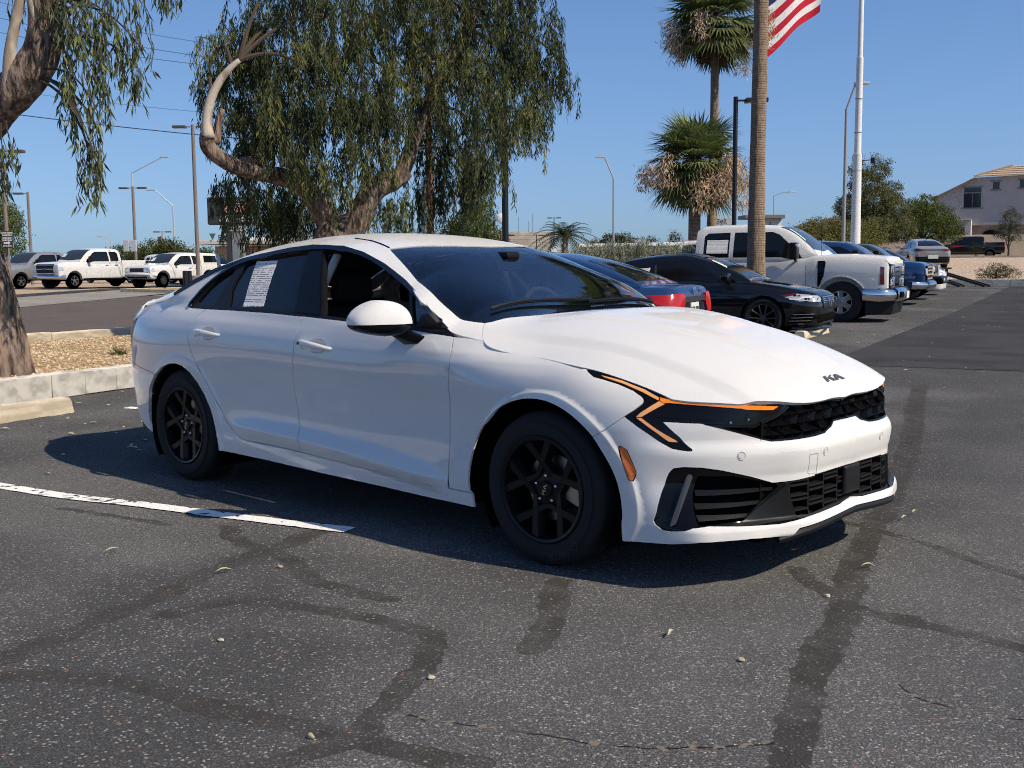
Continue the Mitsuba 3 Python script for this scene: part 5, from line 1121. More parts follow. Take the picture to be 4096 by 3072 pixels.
# positions in metres
E = {'bands': [([(-0.583,-2.954),(-0.636,-2.771),(-0.747,-2.496),(-0.85,-2.193),(-1.009,-1.838),(-1.102,-1.572),(-1.141,-1.369),(-1.229,-1.139)],0.13),([(-0.474,-2.999),(-0.339,-2.879),(-0.213,-2.781),(-0.074,-2.733),(0.099,-2.708),(0.301,-2.669),(0.447,-2.616),(0.598,-2.573),(0.727,-2.546),(0.866,-2.507),(0.998,-2.453),(1.111,-2.416)],0.105),([(-0.622,-2.323),(-0.607,-2.215),(-0.582,-2.073),(-0.519,-1.97),(-0.319,-1.908),(-0.116,-1.857),(0.06,-1.813),(0.213,-1.795),(0.358,-1.834),(0.448,-1.937),(0.519,-2.091),(0.581,-2.213),(0.679,-2.331),(0.761,-2.445),(0.762,-2.532),(0.704,-2.652),(0.699,-2.802)],0.1),([(-1.628,-1.377),(-1.358,-1.509),(-1.122,-1.515),(-0.802,-1.572),(-0.589,-1.668),(-0.377,-1.669),(-0.143,-1.638)],0.1),([(0.196,-1.024),(0.401,-1.275),(0.539,-1.469),(0.637,-1.666)],0.12),([(0.831,-0.224),(1.009,-0.384),(1.158,-0.504),(1.262,-0.58),(1.366,-0.564),(1.46,-0.531)],0.09),([(0.684,0.829),(0.887,0.269),(1.081,-0.245),(1.228,-0.61),(1.37,-1.013),(1.495,-1.386),(1.624,-1.671),(1.732,-1.91)],0.13),([(-1.664,6.912),(-0.796,4.739),(-0.057,2.917),(0.365,1.779),(0.699,0.842)],0.16),([(0.531,0.696),(0.824,0.617),(1.064,0.52),(1.335,0.389),(1.6,0.251)],0.07),([(1.239,-0.534),(1.468,-0.585),(1.671,-0.581),(1.878,-0.588)],0.09),([(-2.666,-1.746),(-2.243,-1.625),(-1.894,-1.553)],0.06)],
 'cracks': [[(0.747,-2.328),(0.811,-2.309),(0.891,-2.274),(0.959,-2.231),(1.028,-2.188)],[(1.04,-2.201),(1.12,-2.187),(1.207,-2.134),(1.307,-2.079),(1.403,-2.044),(1.478,-1.96),(1.553,-1.876),(1.624,-1.784)],[(1.685,-1.172),(1.772,-1.224),(1.875,-1.235),(1.964,-1.223),(2.077,-1.19)],[(0.885,0.617),(1.078,0.532),(1.271,0.512),(1.536,0.395)],[(0.642,1.159),(0.822,1.251),(0.998,1.341),(1.202,1.457)],[(0.004,2.65),(0.258,2.763),(0.475,2.888),(0.698,2.979)]],
 'leaf': [(-1.601,-1.971),(-0.937,-1.895),(0.907,-1.237),(0.795,0.937),(0.784,1.034),(1.031,-0.049),(-1.336,6.735),(-6.303,19.547),(-4.08,12.98),(-7.383,1.062),(-8.199,1.193)],
 'stone': [(0.59,-2.087),(0.66,-2.606),(-0.206,-2.335),(-0.824,-1.65),(1.109,-0.499),(1.227,-1.311)],
 'chip': [(-4.279,12.834),(-5.651,12.497),(-7.406,18.348),(-5.938,16.274),(-5.661,11.821),(-6.591,12.97),(-10.224,25.299),(-6.353,19.055),(-8.755,28.111),(-10.991,28.949),(-5.075,16.875),(-6.743,15.714)],
 'stripe': [(-4.056,-1.82),(-3.53,-1.704),(-2.953,-1.586),(-2.434,-1.421),(-1.991,-1.299),(-1.639,-1.198),(-1.364,-1.115),(-1.117,-1.038)],
 'stripe2': [(-6.275,0.561),(-6.057,0.646)],
 'stop': [(-5.938,-0.704),(-6.233,0.211)],
 'curb': [(-7.223,-0.17),(-7.792,1.419)],
 'backcurb': [(-13.644,2.887),(-14.286,4.861)],
 'mt_main': [(-10.508,6.206,1.307),(-10.45,6.26,1.653),(-10.397,6.309,1.756)],
 'mt_left': [(-10.398,6.309,1.722),(-10.547,6.17,1.93),(-10.588,5.995,2.202),(-10.703,5.751,2.436),(-10.784,5.402,2.539),(-10.86,5.057,2.58),(-10.929,4.72,2.697),(-11.006,4.511,2.851),(-10.945,4.431,3.066)],
 'mt_left2': [(-10.937,4.438,3.002),(-10.945,4.432,3.257),(-10.898,4.475,3.543),(-10.797,4.569,3.795),(-10.673,4.684,3.983),(-10.586,4.766,4.076)],
 'mt_left3': [(-11.042,4.614,2.958),(-11.012,4.642,3.184),(-10.983,4.669,3.344),(-10.957,4.694,3.441)],
 'mt_stub': [(-10.908,5.013,2.646),(-11.095,5.385,2.812),(-11.323,5.719,3.122),(-11.462,6.0,3.501)],
 'mt_right': [(-10.398,6.309,1.722),(-10.19,6.502,1.926),(-10.057,6.626,2.269),(-9.978,6.837,2.445),(-9.858,7.086,2.554),(-9.795,7.144,2.622)],
 'mt_right2': [(-9.889,7.056,2.52),(-9.841,7.238,2.907),(-9.833,7.382,3.229),(-9.8,7.55,3.552),(-9.658,7.819,4.189),(-9.533,8.209,4.848),(-9.511,8.503,5.517)],
 'lt_trunk': [(-8.715,0.495,-0.06),(-8.724,0.486,0.377),(-8.756,0.456,0.763),(-8.818,0.399,1.193),(-8.92,0.303,1.621),(-8.847,0.235,2.084),(-8.64,0.291,2.488),(-8.318,0.454,2.857),(-8.007,0.607,3.107),(-7.898,0.709,3.348),(-7.87,0.736,3.655),(-7.868,0.737,4.09)],
 'lt_white': [(-8.043,0.437,3.005),(-8.023,0.456,3.333),(-7.967,0.508,3.636),(-7.904,0.567,3.98)],
 'lt_white2': [(-7.782,0.681,3.373),(-7.808,0.657,3.548),(-7.848,0.619,3.764),(-7.873,0.596,3.937)],
 'mt_blobs': [(-11.06,4.6,4.18,0.4,0.47),(-10.97,4.41,3.7,0.3,0.4),(-11.08,5.12,4.44,0.55,0.55),(-11.02,5.73,4.64,0.77,0.63),(-10.52,6.2,4.71,0.85,0.63),(-10.9,5.29,3.78,0.69,0.69),(-10.25,5.63,3.81,0.82,0.82),(-9.87,6.26,4.04,0.62,0.89),(-10.89,5.58,3.21,0.77,0.63),(-10.07,5.8,3.03,0.68,0.75),(-9.73,6.38,3.18,0.55,0.69),(-9.78,6.88,3.76,0.35,0.63),(-10.1,6.31,2.4,0.42,0.42),(-11.72,5.49,3.14,0.36,0.5),(-11.36,6.23,2.45,0.51,0.44),(-10.17,7.34,4.82,0.51,0.58),(-9.81,7.67,4.12,0.44,0.95),(-9.94,8.11,5.1,0.82,0.67),(-9.46,8.55,4.81,0.82,0.89),(-9.12,9.14,4.92,0.6,0.83),(-9.31,7.87,3.81,0.65,0.86),(-9.2,8.79,3.96,0.6,0.75),(-8.99,9.54,4.45,0.34,0.53),(-9.3,8.15,3.14,0.58,0.58),(-9.97,7.8,3.16,0.37,0.59),(-9.46,8.0,2.58,0.33,0.44),(-11.8,5.27,2.44,0.29,0.43),(-11.62,5.72,2.24,0.4,0.36),(-10.0,6.68,5.49,1.41,0.7),(-9.72,8.31,5.87,1.49,0.75),(-11.0,5.75,5.37,0.85,0.42),(-9.02,9.24,3.7,0.3,0.3)],
 'mt_hang': [((-11.61,5.72,2.31,0.29,0.18),0.9),((-11.36,5.96,2.23,0.29,0.18),0.7),((-11.37,6.23,2.17,0.29,0.15),0.6),((-11.7,5.09,2.53,0.13,0.11),0.8),((-10.05,7.18,2.22,0.29,0.14),0.6),((-10.03,7.74,2.45,0.29,0.18),0.9),((-9.46,8.0,2.72,0.33,0.18),0.9),((-9.25,8.2,2.78,0.15,0.15),0.6),((-9.18,9.08,3.7,0.45,0.23),0.7),((-8.85,9.67,4.31,0.19,0.23),0.5),((-11.22,6.64,1.89,0.22,0.11),0.3)],
 'lt_str': [((-7.485,0.821,3.91),0.55,26),((-7.445,0.859,3.696),0.73,34),((-7.307,0.85,3.504),0.99,46),((-7.341,0.955,3.866),0.96,44),((-7.233,0.919,3.332),0.68,36),((-7.304,1.126,3.931),1.06,44),((-7.379,1.057,3.673),0.85,40),((-7.145,0.865,2.717),0.4,14),((-7.117,0.891,2.416),0.58,30),((-7.218,0.796,2.46),0.2,8),((-7.217,0.798,2.33),0.54,32),((-7.234,0.781,2.46),0.22,6),((-7.082,0.787,2.277),0.49,26),((-7.326,1.38,3.976),0.8,34),((-7.321,1.385,3.448),0.56,24),((-7.303,1.401,3.181),0.4,16),((-7.257,1.717,4.021),0.31,20),((-7.207,1.764,4.02),0.26,14),((-7.216,1.619,4.042),0.26,12),((-8.166,0.46,2.509),0.39,20),((-8.219,0.41,2.42),0.42,18),((-8.299,0.336,2.51),0.56,20),((-7.453,0.715,3.887),0.45,20),((-7.444,0.723,3.292),0.68,26),((-7.418,0.747,3.12),0.54,22),((-7.615,0.7,3.869),0.36,14),((-7.705,1.026,4.024),0.66,28),((-7.364,1.208,3.998),0.7,26),((-7.439,1.274,3.582),0.66,26),((-8.369,0.68,4.033),0.33,14),((-7.462,1.116,3.079),0.6,26),((-7.585,0.865,2.978),0.46,22)]}
# ---------------------------------------------------------------- setting: ground, kerbs, gravel
rng = np.random.default_rng(7)
def dcoord(x, y): return .9605 * x + .2783 * y
def ncoord(x, y): return -.2783 * x + .9605 * y
def berm(x, y):
    """bank that carries the street on the right"""
    n = ncoord(x, y); d = dcoord(x, y)
    t = np.clip((n - 53.2) / 22., 0, 1); s = np.clip((d + 60) / 30, 0, 1)
    return 1.30 * t * t * (3 - 2 * t) * s
_fb = lambda p, k, o=3: fbm(p.x * k, p.y * k, p.z * k, o)
def mix2(a, b, t): return a * (1 - t) + b * t
def _resample(p, k):
    p = np.asarray(p, float); t = np.r_[0, np.cumsum(np.linalg.norm(np.diff(p, axis=0), axis=1))]
    c = CubicSpline(t, p) if len(p) > 2 else None
    return c(np.linspace(0, t[-1], k))
def _dist(x, y, paths):
    """relative distance to the nearest of the polylines [(points, half width)]"""
    best = mi.Float(9.)
    for pts, w in paths:
        for a, b in zip(pts[:-1], pts[1:]):
            ax, ay, bx, by = map(float, (*a, *b)); dx, dy = bx - ax, by - ay
            t = dr.clip(((x - ax) * dx + (y - ay) * dy) / (dx * dx + dy * dy), 0, 1)
            best = dr.minimum(best, dr.sqrt(dr.square(x - ax - t * dx) + dr.square(y - ay - t * dy)) / w)
    return best
_BANDS = [(_resample(p_, 9), w_ * .5) for p_, w_ in E['bands']]
_CRACKS = [(_resample(p_, 5), .006) for p_ in E['cracks']]
def _asphalt(p, n, uv):
    c1, s1, r1 = voronoi(p.x * 110, p.y * 110)
    c2, s2, r2 = voronoi(p.x * 230 + 3, p.y * 230)
    c3, s3, r3 = voronoi(p.x * 48 + 9, p.y * 48)
    wear = smoothstep(.40, .66, fbm(p.x * .55 + 3, p.y * .55, 0, 4)) * .7 + .3 * smoothstep(.4, .7, fbm(p.x * 3.1, p.y * 3.1, 4, 3))
    base = mix((.040, .0405, .0425), (.064, .0645, .0665), wear)
    fine = noise(p.x * 320, p.y * 320)
    st1 = smoothstep(.50, .25, c1) * r1 * r1
    st2 = smoothstep(.5, .2, c2) * r2
    c4, s4, r4 = voronoi(p.x * 62 + 5, p.y * 62 + 1)
    spk = smoothstep(.30, .20, c4) * smoothstep(.74, .92, r4)
    col = base * (.60 + .70 * fine) + mi.Color3f(.30, .285, .265) * spk * (.4 + .6 * fine) + mi.Color3f(.16, .158, .155) * st1 * (.35 + .65 * wear) + mi.Color3f(.09, .089, .088) * st2 * (.5 + .5 * wear)
    jx = p.x + .05 * (fbm(p.x * 7, p.y * 7, 3, 3) - .5); jy = p.y + .05 * (fbm(p.x * 7, p.y * 7, 9, 3) - .5)
    edge = _dist(jx, jy, _BANDS) + .55 * (fbm(p.x * 26, p.y * 26, 2, 4) - .5)
    band = smoothstep(1.0, .90, edge)
    seal = mix((.030, .029, .0275), (.048, .046, .043), fbm(p.x * 16, p.y * 16, 1, 4)) + mi.Color3f(.06) * st1 * smoothstep(.45, .75, fine) + mi.Color3f(.12) * spk * .5
    col = mix2(col, seal, band * (.6 + .4 * smoothstep(.3, .6, fbm(p.x * 9, p.y * 9, 5, 3))))
    big = smoothstep(.30, .18, c3) * smoothstep(.955, .975, r3)
    col = mix2(col, mi.Color3f(.30, .27, .23), big * .8)
    red = smoothstep(.28, .16, c3) * smoothstep(.022, .012, r3)
    col = mix2(col, mi.Color3f(.30, .14, .09), red * .8)
    kx = p.x + .035 * (fbm(p.x * 16, p.y * 16, 3, 3) - .5); ky = p.y + .035 * (fbm(p.x * 16, p.y * 16, 9, 3) - .5)
    cd = _dist(kx, ky, _CRACKS)
    col = mix2(col, mi.Color3f(.012), smoothstep(1., .5, cd) * smoothstep(.3, .5, noise(p.x * 18, p.y * 18, 7)))
    return mix2(col, mi.Color3f(.20, .17, .135), smoothstep(3.2, 1.2, cd) * smoothstep(.62, .78, noise(p.x * 60, p.y * 60, 3)) * .8)
def _asphalt_h(p, n, uv):
    c1, s1, r1 = voronoi(p.x * 110, p.y * 110)
    return smoothstep(.6, .1, c1) * (.4 + .6 * r1) + .6 * noise(p.x * 200, p.y * 200)
bump('asphalt', proc(_asphalt), _asphalt_h, .0028, 1.5e-3, .78, .3)
def _sealed(p, n, uv):
    w = fbm(p.x * 1.2, p.y * 1.2, 1, 4)
    c1, s1, r1 = voronoi(p.x * 60, p.y * 60)
    col = mix((.030, .030, .031), (.044, .044, .045), smoothstep(.35, .65, w))
    return mix2(col, mi.Color3f(.12, .115, .105), smoothstep(.3, .15, c1) * smoothstep(.86, .95, r1) * .8)
bump('asphalt_sealed', proc(_sealed), _asphalt_h, .002, 1.5e-3, .72, .35)
bump('asphalt_brown', proc(lambda p, n, uv: mix((.055, .047, .046), (.092, .080, .077), fbm(p.x * 1.5, p.y * 1.5, 0, 4) * .6 + .4 * noise(p.x * 25, p.y * 25))), lambda p, n, uv: noise(p.x * 40, p.y * 40), .004, 3e-3, .9, .2)
bump('concrete', proc(lambda p, n, uv: mix((.24, .21, .185), (.36, .33, .29), fbm(p.x * 2.2, p.y * 2.2, p.z * 2.2, 4) * .7 + .3 * noise(p.x * 30, p.y * 30, p.z * 30))), lambda p, n, uv: noise(p.x * 60, p.y * 60, p.z * 60), .0015, 2e-3, .9, .2)
bump('concrete_light', proc(lambda p, n, uv: mix((.34, .325, .295), (.52, .50, .46), smoothstep(.25, .6, fbm(p.x * 9, p.y * 9, p.z * 9, 4)))), lambda p, n, uv: fbm(p.x * 40, p.y * 40, p.z * 40), .004, 2e-3, .9, .2)
bump('concrete_tan', proc(lambda p, n, uv: mix((.36, .31, .23), (.52, .46, .36), smoothstep(.3, .7, fbm(p.x * 6, p.y * 6, p.z * 14, 4)))), lambda p, n, uv: fbm(p.x * 30, p.y * 30, p.z * 30), .004, 2e-3, .9, .2)
bump('gravel_base', proc(lambda p, n, uv: mix((.20, .14, .085), (.46, .35, .23), voronoi(p.x * 26, p.y * 26)[2])), lambda p, n, uv: 1 - voronoi(p.x * 26, p.y * 26)[0], .02, 4e-3, .95, .1)
bump('gravel_far', proc(lambda p, n, uv: mix((.30, .225, .165), (.54, .44, .35), voronoi(p.x * 12, p.y * 12)[2])), lambda p, n, uv: 1 - voronoi(p.x * 12, p.y * 12)[0], .03, 6e-3, .95, .1)
bump('road_paint', proc(lambda p, n, uv: mix2(mi.Color3f(.70, .70, .69), mi.Color3f(.06, .06, .06), smoothstep(.62, .72, fbm(p.x * 22, p.y * 22, 0, 4)))), _asphalt_h, .0018, 1.5e-3, .7, .3)
bsdf('desert', proc(lambda p, n, uv: mix((.20, .155, .12), (.27, .22, .17), fbm(p.x * .05, p.y * .05, 0, 3))), .95, 0, .1)
def sheet(xs, ys, zf, keep=None):
    X, Y = np.meshgrid(xs, ys, indexing='ij'); n, m = X.shape
    V = np.c_[X.ravel(), Y.ravel(), zf(X.ravel(), Y.ravel())]
    i, j = np.meshgrid(np.arange(n - 1), np.arange(m - 1), indexing='ij')
    q = np.stack([i * m + j, (i + 1) * m + j, (i + 1) * m + j + 1, i * m + j + 1], -1).reshape(-1, 4)
    if keep is not None: q = q[keep(V[q].mean(1))]
    return trimesh.Trimesh(V, np.vstack([q[:, [0, 1, 2]], q[:, [0, 2, 3]]]), process=False)
def dn_sheet(d0, d1, n0, n1, zoff, step=2., zf=None):
    ds, ns = np.linspace(d0, d1, max(2, int((d1 - d0) / step) + 1)), np.linspace(n0, n1, max(2, int((n1 - n0) / step) + 1))
    D_, N_ = np.meshgrid(ds, ns, indexing='ij'); P_ = D_.ravel()[:, None] * DV + N_.ravel()[:, None] * NV; m = len(ns)
    V = np.c_[P_, (zf or gz)(P_[:, 0], P_[:, 1]) + zoff]
    i, j = np.meshgrid(np.arange(len(ds) - 1), np.arange(m - 1), indexing='ij')
    q = np.stack([i * m + j, (i + 1) * m + j, (i + 1) * m + j + 1, i * m + j + 1], -1).reshape(-1, 4)
    return trimesh.Trimesh(V, np.vstack([q[:, [0, 1, 2]], q[:, [0, 2, 3]]]), process=False)
def struct(name, mesh, mat, smooth=False, **k):
    key = put(name, mesh, mat, None, smooth, **k)
    tag(key, kind='structure'); return key
big = np.unique(np.r_[-2500, -1500, -900, -600, -400, -300, -240, np.arange(-200, 100, 4.), 100, 200, 400, 900, 1600, 2500])
struct('ground', sheet(big, np.unique(np.r_[-2500, -900, -300, -100, np.arange(-60, 240, 4.), 300, 400, 600, 900, 1600, 2500]), lambda x, y: gz(x, y) + berm(x, y) - .03 - .2 * (np.hypot(x, y) > 240)), 'desert')
struct('parking_lot', dn_sheet(-7.0, 60, -60, 52.4, 0, 4.), 'asphalt')
struct('asphalt_repair', dn_sheet(-1.1, 12, 9.2, 52.3, .004, 4.), 'asphalt_sealed')
struct('driveway', dn_sheet(-31, -11.9, -40, 90, 0, 3.), 'asphalt_brown')
s0, s1 = np.array([-35.4, 12.45]), np.array([-41.7, 19.0]); sv = (s1 - s0) / np.linalg.norm(s1 - s0); sn = np.array([-sv[1], sv[0]])
sn = sn if sn[0] < 0 else -sn
def strip(a, b, w0, w1, zo, st=3.):
    us = np.linspace(a, b, int((b - a) / st) + 1); ws_ = np.array([w0, w1])
    P_ = (s0 + us[:, None, None] * sv + ws_[None, :, None] * sn).reshape(-1, 2)
    V = np.c_[P_, gz(P_[:, 0], P_[:, 1]) + zo]; i = np.arange(len(us) - 1) * 2
    return trimesh.Trimesh(V, np.vstack([np.c_[i, i + 1, i + 3], np.c_[i, i + 3, i + 2]]), process=False)
struct('side_lot', strip(-60, 110, -1., 160, .004), 'asphalt_sealed')
bsdf('apron', proc(lambda p, n, uv: mix((.13, .122, .115), (.19, .18, .17), fbm(p.x * .8, p.y * .8, 0, 4))), .9, 0, .15)
struct('concrete_apron', strip(-60, 110, -2.2, 1.9, .010), 'apron')
def ribbon(path, w, z, rough=0., step=.04, seed=0):
    p = np.asarray(path, float)
    t = np.r_[0, np.cumsum(np.linalg.norm(np.diff(p, axis=0), axis=1))]
    c = CubicSpline(t, p) if len(p) > 2 else (lambda u: p[0] + (p[1] - p[0]) * (np.asarray(u)[:, None] / t[-1]))
    u = np.linspace(0, t[-1], int(t[-1] / step) + 2); q = c(u)
    d = np.gradient(q, axis=0); d /= np.linalg.norm(d, axis=1, keepdims=True); nn = np.c_[-d[:, 1], d[:, 0]]
    k = np.c_[u * 6, u * 0 + seed * 9.1, u * 0]; k2 = k + [0, 50, 0]
    wl = w / 2 * (1 + rough * (meshkit.fbm(k) - .5) * 2 + rough * .5 * (meshkit.fbm(k * 6) - .5)); wr = w / 2 * (1 + rough * (meshkit.fbm(k2) - .5) * 2 + rough * .5 * (meshkit.fbm(k2 * 6) - .5))
    L, R_ = q + nn * wl[:, None], q - nn * wr[:, None]
    V = np.vstack([np.c_[L, gz(L[:, 0], L[:, 1]) + z], np.c_[R_, gz(R_[:, 0], R_[:, 1]) + z]]); m = len(u); i = np.arange(m - 1)
    return trimesh.Trimesh(V, np.vstack([np.c_[i, i + m, i + m + 1], np.c_[i, i + m + 1, i + 1]]), process=False)
struct('stall_line', ribbon(E['stripe'], .105, .004, .16, .02, 3), 'road_paint')
a, b = np.array(E['stripe2'][0]), dn(-1.2, ncoord(*E['stripe2'][0]))
struct('stall_line', ribbon([a, b], .10, .004, .16, .05, 5), 'road_paint')
for n_ in (): struct('stall_line', ribbon([dn(-6.6, n_), dn(-1.4, n_)], .10, .008, .16, .2, 5 + int(n_)), 'road_paint')
# planted strip with its block kerb
KD, BD = -7.03, -11.75
iz = lambda x, y: gz(x, y) + .13 + .05 * meshkit.fbm(np.c_[x * .8, y * .8, x * 0], 3)
struct('gravel_bed', dn_sheet(BD + .05, KD - .1, -30, 58, 0, .25, iz), 'gravel_base', smooth=True)
kw = thing('block_kerb', 'low kerb of pale concrete blocks along the gravel strip at the left', 'kerb')
for q_ in np.arange(-4., 56, .405):
    p_ = dn(KD - .10, q_ + .2); z_ = float(gz(*p_)); j = rng.normal(0, .004, 3)
    if q_ > 12 and q_ % 1.62 > .4: continue
    Lb = .4015 if q_ < 12 else 1.61
    m = rbox(0, 0, .115, .20 + j[0], Lb, .225 + j[1], .004, 4)
    p_ = dn(KD - .10 + j[2], q_ + Lb / 2)
    put('block', m, 'concrete_light', kw, tw=T().translate([p_[0], p_[1], z_]) @ T().rotate([0, 0, 1], YD), smooth=40)
put('footing', move(rbox(0, 0, .012, .30, 62, .03, .005, 4), *dn(KD - .05, 26), -.06, math.radians(YD)), 'concrete', kw)
bk = thing('back_kerb', 'tan concrete kerb behind the gravel, beside the driveway', 'kerb')
for q_ in np.arange(-30, 58, 3.05):
    p_ = dn(BD - .09, q_ + 1.5); put('kerb_length', rbox(0, 0, .13, .20, 3.04, .27, .015, 6), 'concrete_tan', bk, tw=T().translate([p_[0], p_[1], float(gz(*p_))]) @ T().rotate([0, 0, 1], YD), smooth=40)
def wheel_stop(d, n, label):
    k = thing('wheel_stop', label, 'wheel stop')
    sec = Polygon([(-.10, 0), (.10, 0), (.075, .115), (.055, .13), (-.055, .13), (-.075, .115)])
    m = trimesh.creation.extrude_polygon(sec, 1.80, engine='earcut'); m.vertices = np.c_[m.vertices[:, 0], m.vertices[:, 2] - .9, m.vertices[:, 1]]
    m = trimesh.Trimesh(*trimesh.remesh.subdivide_to_size(m.vertices, m.faces, .06)); m.merge_vertices()
    m.vertices = m.vertices + (meshkit.fbm(m.vertices * 9) - .5)[:, None] * [.012, .02, .012]
    p_ = dn(d, n); put('stop', m, 'concrete_tan', k, tw=T().translate([p_[0], p_[1], float(gz(*p_))]) @ T().rotate([0, 0, 1], YD - 1.5), smooth=40)
wheel_stop(-6.17, .95, 'tan concrete wheel stop in front of the block kerb behind the white sedan')
wheel_stop(-2.4, 14.8, 'tan concrete wheel stop under the nose of the black sedan')
# pebbles of the strip
N_ = 15000
nn_ = rng.uniform(-1, 13, N_); dd_ = rng.uniform(BD + .12, KD - .22, N_)
P_ = dd_[:, None] * DV + nn_[:, None] * NV
oct_ = np.array([[1, 0, 0], [-1, 0, 0], [0, 1, 0], [0, -1, 0], [0, 0, 1], [0, 0, -1.]]); of = np.array([[0, 2, 4], [2, 1, 4], [1, 3, 4], [3, 0, 4], [2, 0, 5], [1, 2, 5], [3, 1, 5], [0, 3, 5]])
sc = rng.uniform(.011, .026, (N_, 1, 1)) * rng.uniform(.6, 1.2, (N_, 1, 3)); an = rng.uniform(0, 6.28, N_); ca, sa = np.cos(an), np.sin(an)
v_ = oct_[None] * sc * rng.uniform(.8, 1.2, (N_, 6, 3)); v_ = np.stack([v_[..., 0] * ca[:, None] - v_[..., 1] * sa[:, None], v_[..., 0] * sa[:, None] + v_[..., 1] * ca[:, None], v_[..., 2] * .7], -1)
v_ = v_ + np.c_[P_, iz(P_[:, 0], P_[:, 1]) + .006][:, None]
cc_ = np.array([[.50, .36, .21], [.60, .47, .31], [.40, .27, .15], [.66, .56, .42]])[rng.integers(0, 4, N_)] * rng.uniform(.75, 1.05, (N_, 1))
scene['pebble'] = {'type': 'twosided', 'bsdf': {'type': 'principled', 'base_color': {'type': 'mesh_attribute', 'name': 'vertex_color'}, 'roughness': .9, 'specular': .2}}
put('gravel', (v_.reshape(-1, 3), (of[None] + 6 * np.arange(N_)[:, None, None]).reshape(-1, 3)), 'pebble', smooth=False, color=np.repeat(cc_, 6, 0)); tag('gravel', 'loose tan gravel between the kerbs', 'gravel', kind='stuff')
# dry leaves, stones, litter
bsdf('leaf_dry', (.52, .50, .30), .7); bsdf('leaf_brown', (.30, .21, .12), .8)
def leaf_mesh(L, w, curl):
    t = np.linspace(0, 1, 7); c = np.c_[t * L, .10 * L * np.sin(t * 2.2), curl * np.sin(t * 3.14)]; h = w / 2 * np.sin(np.pi * np.clip(t, .03, .97)) ** .8
    V = np.vstack([c + np.c_[0 * t, h, h * .5], c - np.c_[0 * t, h, -h * .5], c]); i = np.arange(6)
    return trimesh.Trimesh(V, np.vstack([np.c_[i, i + 14, i + 15], np.c_[i, i + 15, i + 1], np.c_[i + 14, i + 7, i + 8], np.c_[i + 14, i + 8, i + 15]]), process=False)
LEAF_AT = ['dry leaf on the asphalt below the white stall line, leftmost in the foreground', 'dry leaf on the sealed crack below the right end of the stall line', 'dry leaf on open asphalt below the front wheel and bumper',
 'dry leaf right of the front lip, the larger of two close together', 'thin dry leaf right of the front lip, upper of two close together', 'long dry leaf on the dark sealed band below the front lip', 'dry leaf on the dark repaired asphalt above the grille corner',
 'dry leaf far right on the lot beyond the bonnet', 'dry leaf on the lot near the white pickup shadow', 'yellow dry leaf against the block kerb by the rear bumper', 'dry leaf on the asphalt right of the wheel stop end']
STONE_AT = ['pale loose stone on the right side of the sealed crack loop', 'pale loose stone low in the foreground on the sealed crack', 'pale loose stone inside the loop of sealed cracks', 'pale loose stone just below the right end of the stall line', 'pale loose stone near the crossing of the dark bands at right', 'pale loose stone on open asphalt in the right foreground']
for k, a in enumerate(E['leaf']):
    far_ = np.hypot(a[0] - 3.1, a[1] + 4.4)
    key = thing('fallen_leaf', LEAF_AT[k], 'leaf', 'dry leaves scattered on the asphalt')
    scene[key] = mikit.ply(leaf_mesh(.052 + .02 * rng.random(), .013, .008), 'leaf_dry', smooth=True); scene[key]['to_world'] = T().translate([a[0], a[1], float(gz(*a)) + .014]) @ T().rotate([0, 0, 1], float(rng.uniform(0, 360)))
for k, a in enumerate(E['stone']):
    key = thing('loose_stone', STONE_AT[k], 'stone', 'loose stones on the asphalt')
    m = trimesh.creation.icosphere(2, .009); m.vertices *= (1 + 1.1 * (meshkit.noise(m.vertices * 110 + k * 7) - .5))[:, None] * [1.3, 1, .7]
    scene[key] = mikit.ply(move(m, a[0], a[1], float(gz(*a)) + .006), 'concrete_tan', smooth=True)
V_, F_ = [], []
for k in range(420):
    if k < len(E['chip']): a = np.array(E['chip'][k])
    elif k < 300: a = dn(rng.uniform(-1.5, 9), rng.uniform(6, 50))
    else: a = dn(rng.uniform(-6.9, -3.6), rng.uniform(-1.5, 3.2))
    s = rng.uniform(.006, .022) * (1.6 if k < len(E['chip']) else 1); r_ = rng.uniform(0, 6.28); e1 = np.array([math.cos(r_), math.sin(r_)]) * s * 2; e2 = np.array([-e1[1], e1[0]]) * .35
    z = float(gz(*a)) + .008; o = len(V_)
    V_ += [(*(a - e1), z), (*(a + e2), z + .008), (*(a + e1), z), (*(a - e2), z + .004)]; F_ += [(o, o + 2, o + 1), (o, o + 3, o + 2)]
put('leaf_litter', (np.array(V_), np.array(F_)), 'leaf_dry', smooth=False); tag('leaf_litter', 'small dry leaf fragments strewn over the lot', 'leaf litter', kind='stuff')
# right-hand bank, kerb, street
struct('gravel_bank', dn_sheet(-30, 30, 52.7, 79, .02, 1.5, lambda x, y: gz(x, y) + berm(x, y) + .05), 'gravel_far', smooth=True)
rk = thing('planter_kerb', 'pale stone kerb along the gravel bank by the ramps', 'kerb')
for d_ in np.arange(-30, 30, 1.52):
    p_ = dn(d_ + .75, 52.55); m = rbox(0, 0, .16, 1.51, .22, .36, .02, 4)
    put('kerb_length', m, 'concrete_light' if d_ > -5 else 'concrete_tan', rk, tw=T().translate([p_[0], p_[1], float(gz(*p_))]) @ T().rotate([0, 0, 1], YD), smooth=40)
rz = lambda x, y: gz(x, y) + berm(x, y)
struct('street', dn_sheet(-60, 40, 79, 110, .03, 3., rz), 'asphalt_sealed')
struct('street_kerb', trimesh.util.concatenate([move(box(-60, 40, -.12, .12, 0, .20), *dn(0, n_), float(rz(*dn(0, n_))), math.radians(YD)) for n_ in (78.9, 98.6)]), 'concrete_tan')
struct('verge', dn_sheet(-60, 60, 98.8, 180, .10, 3., rz), 'gravel_far', smooth=True)
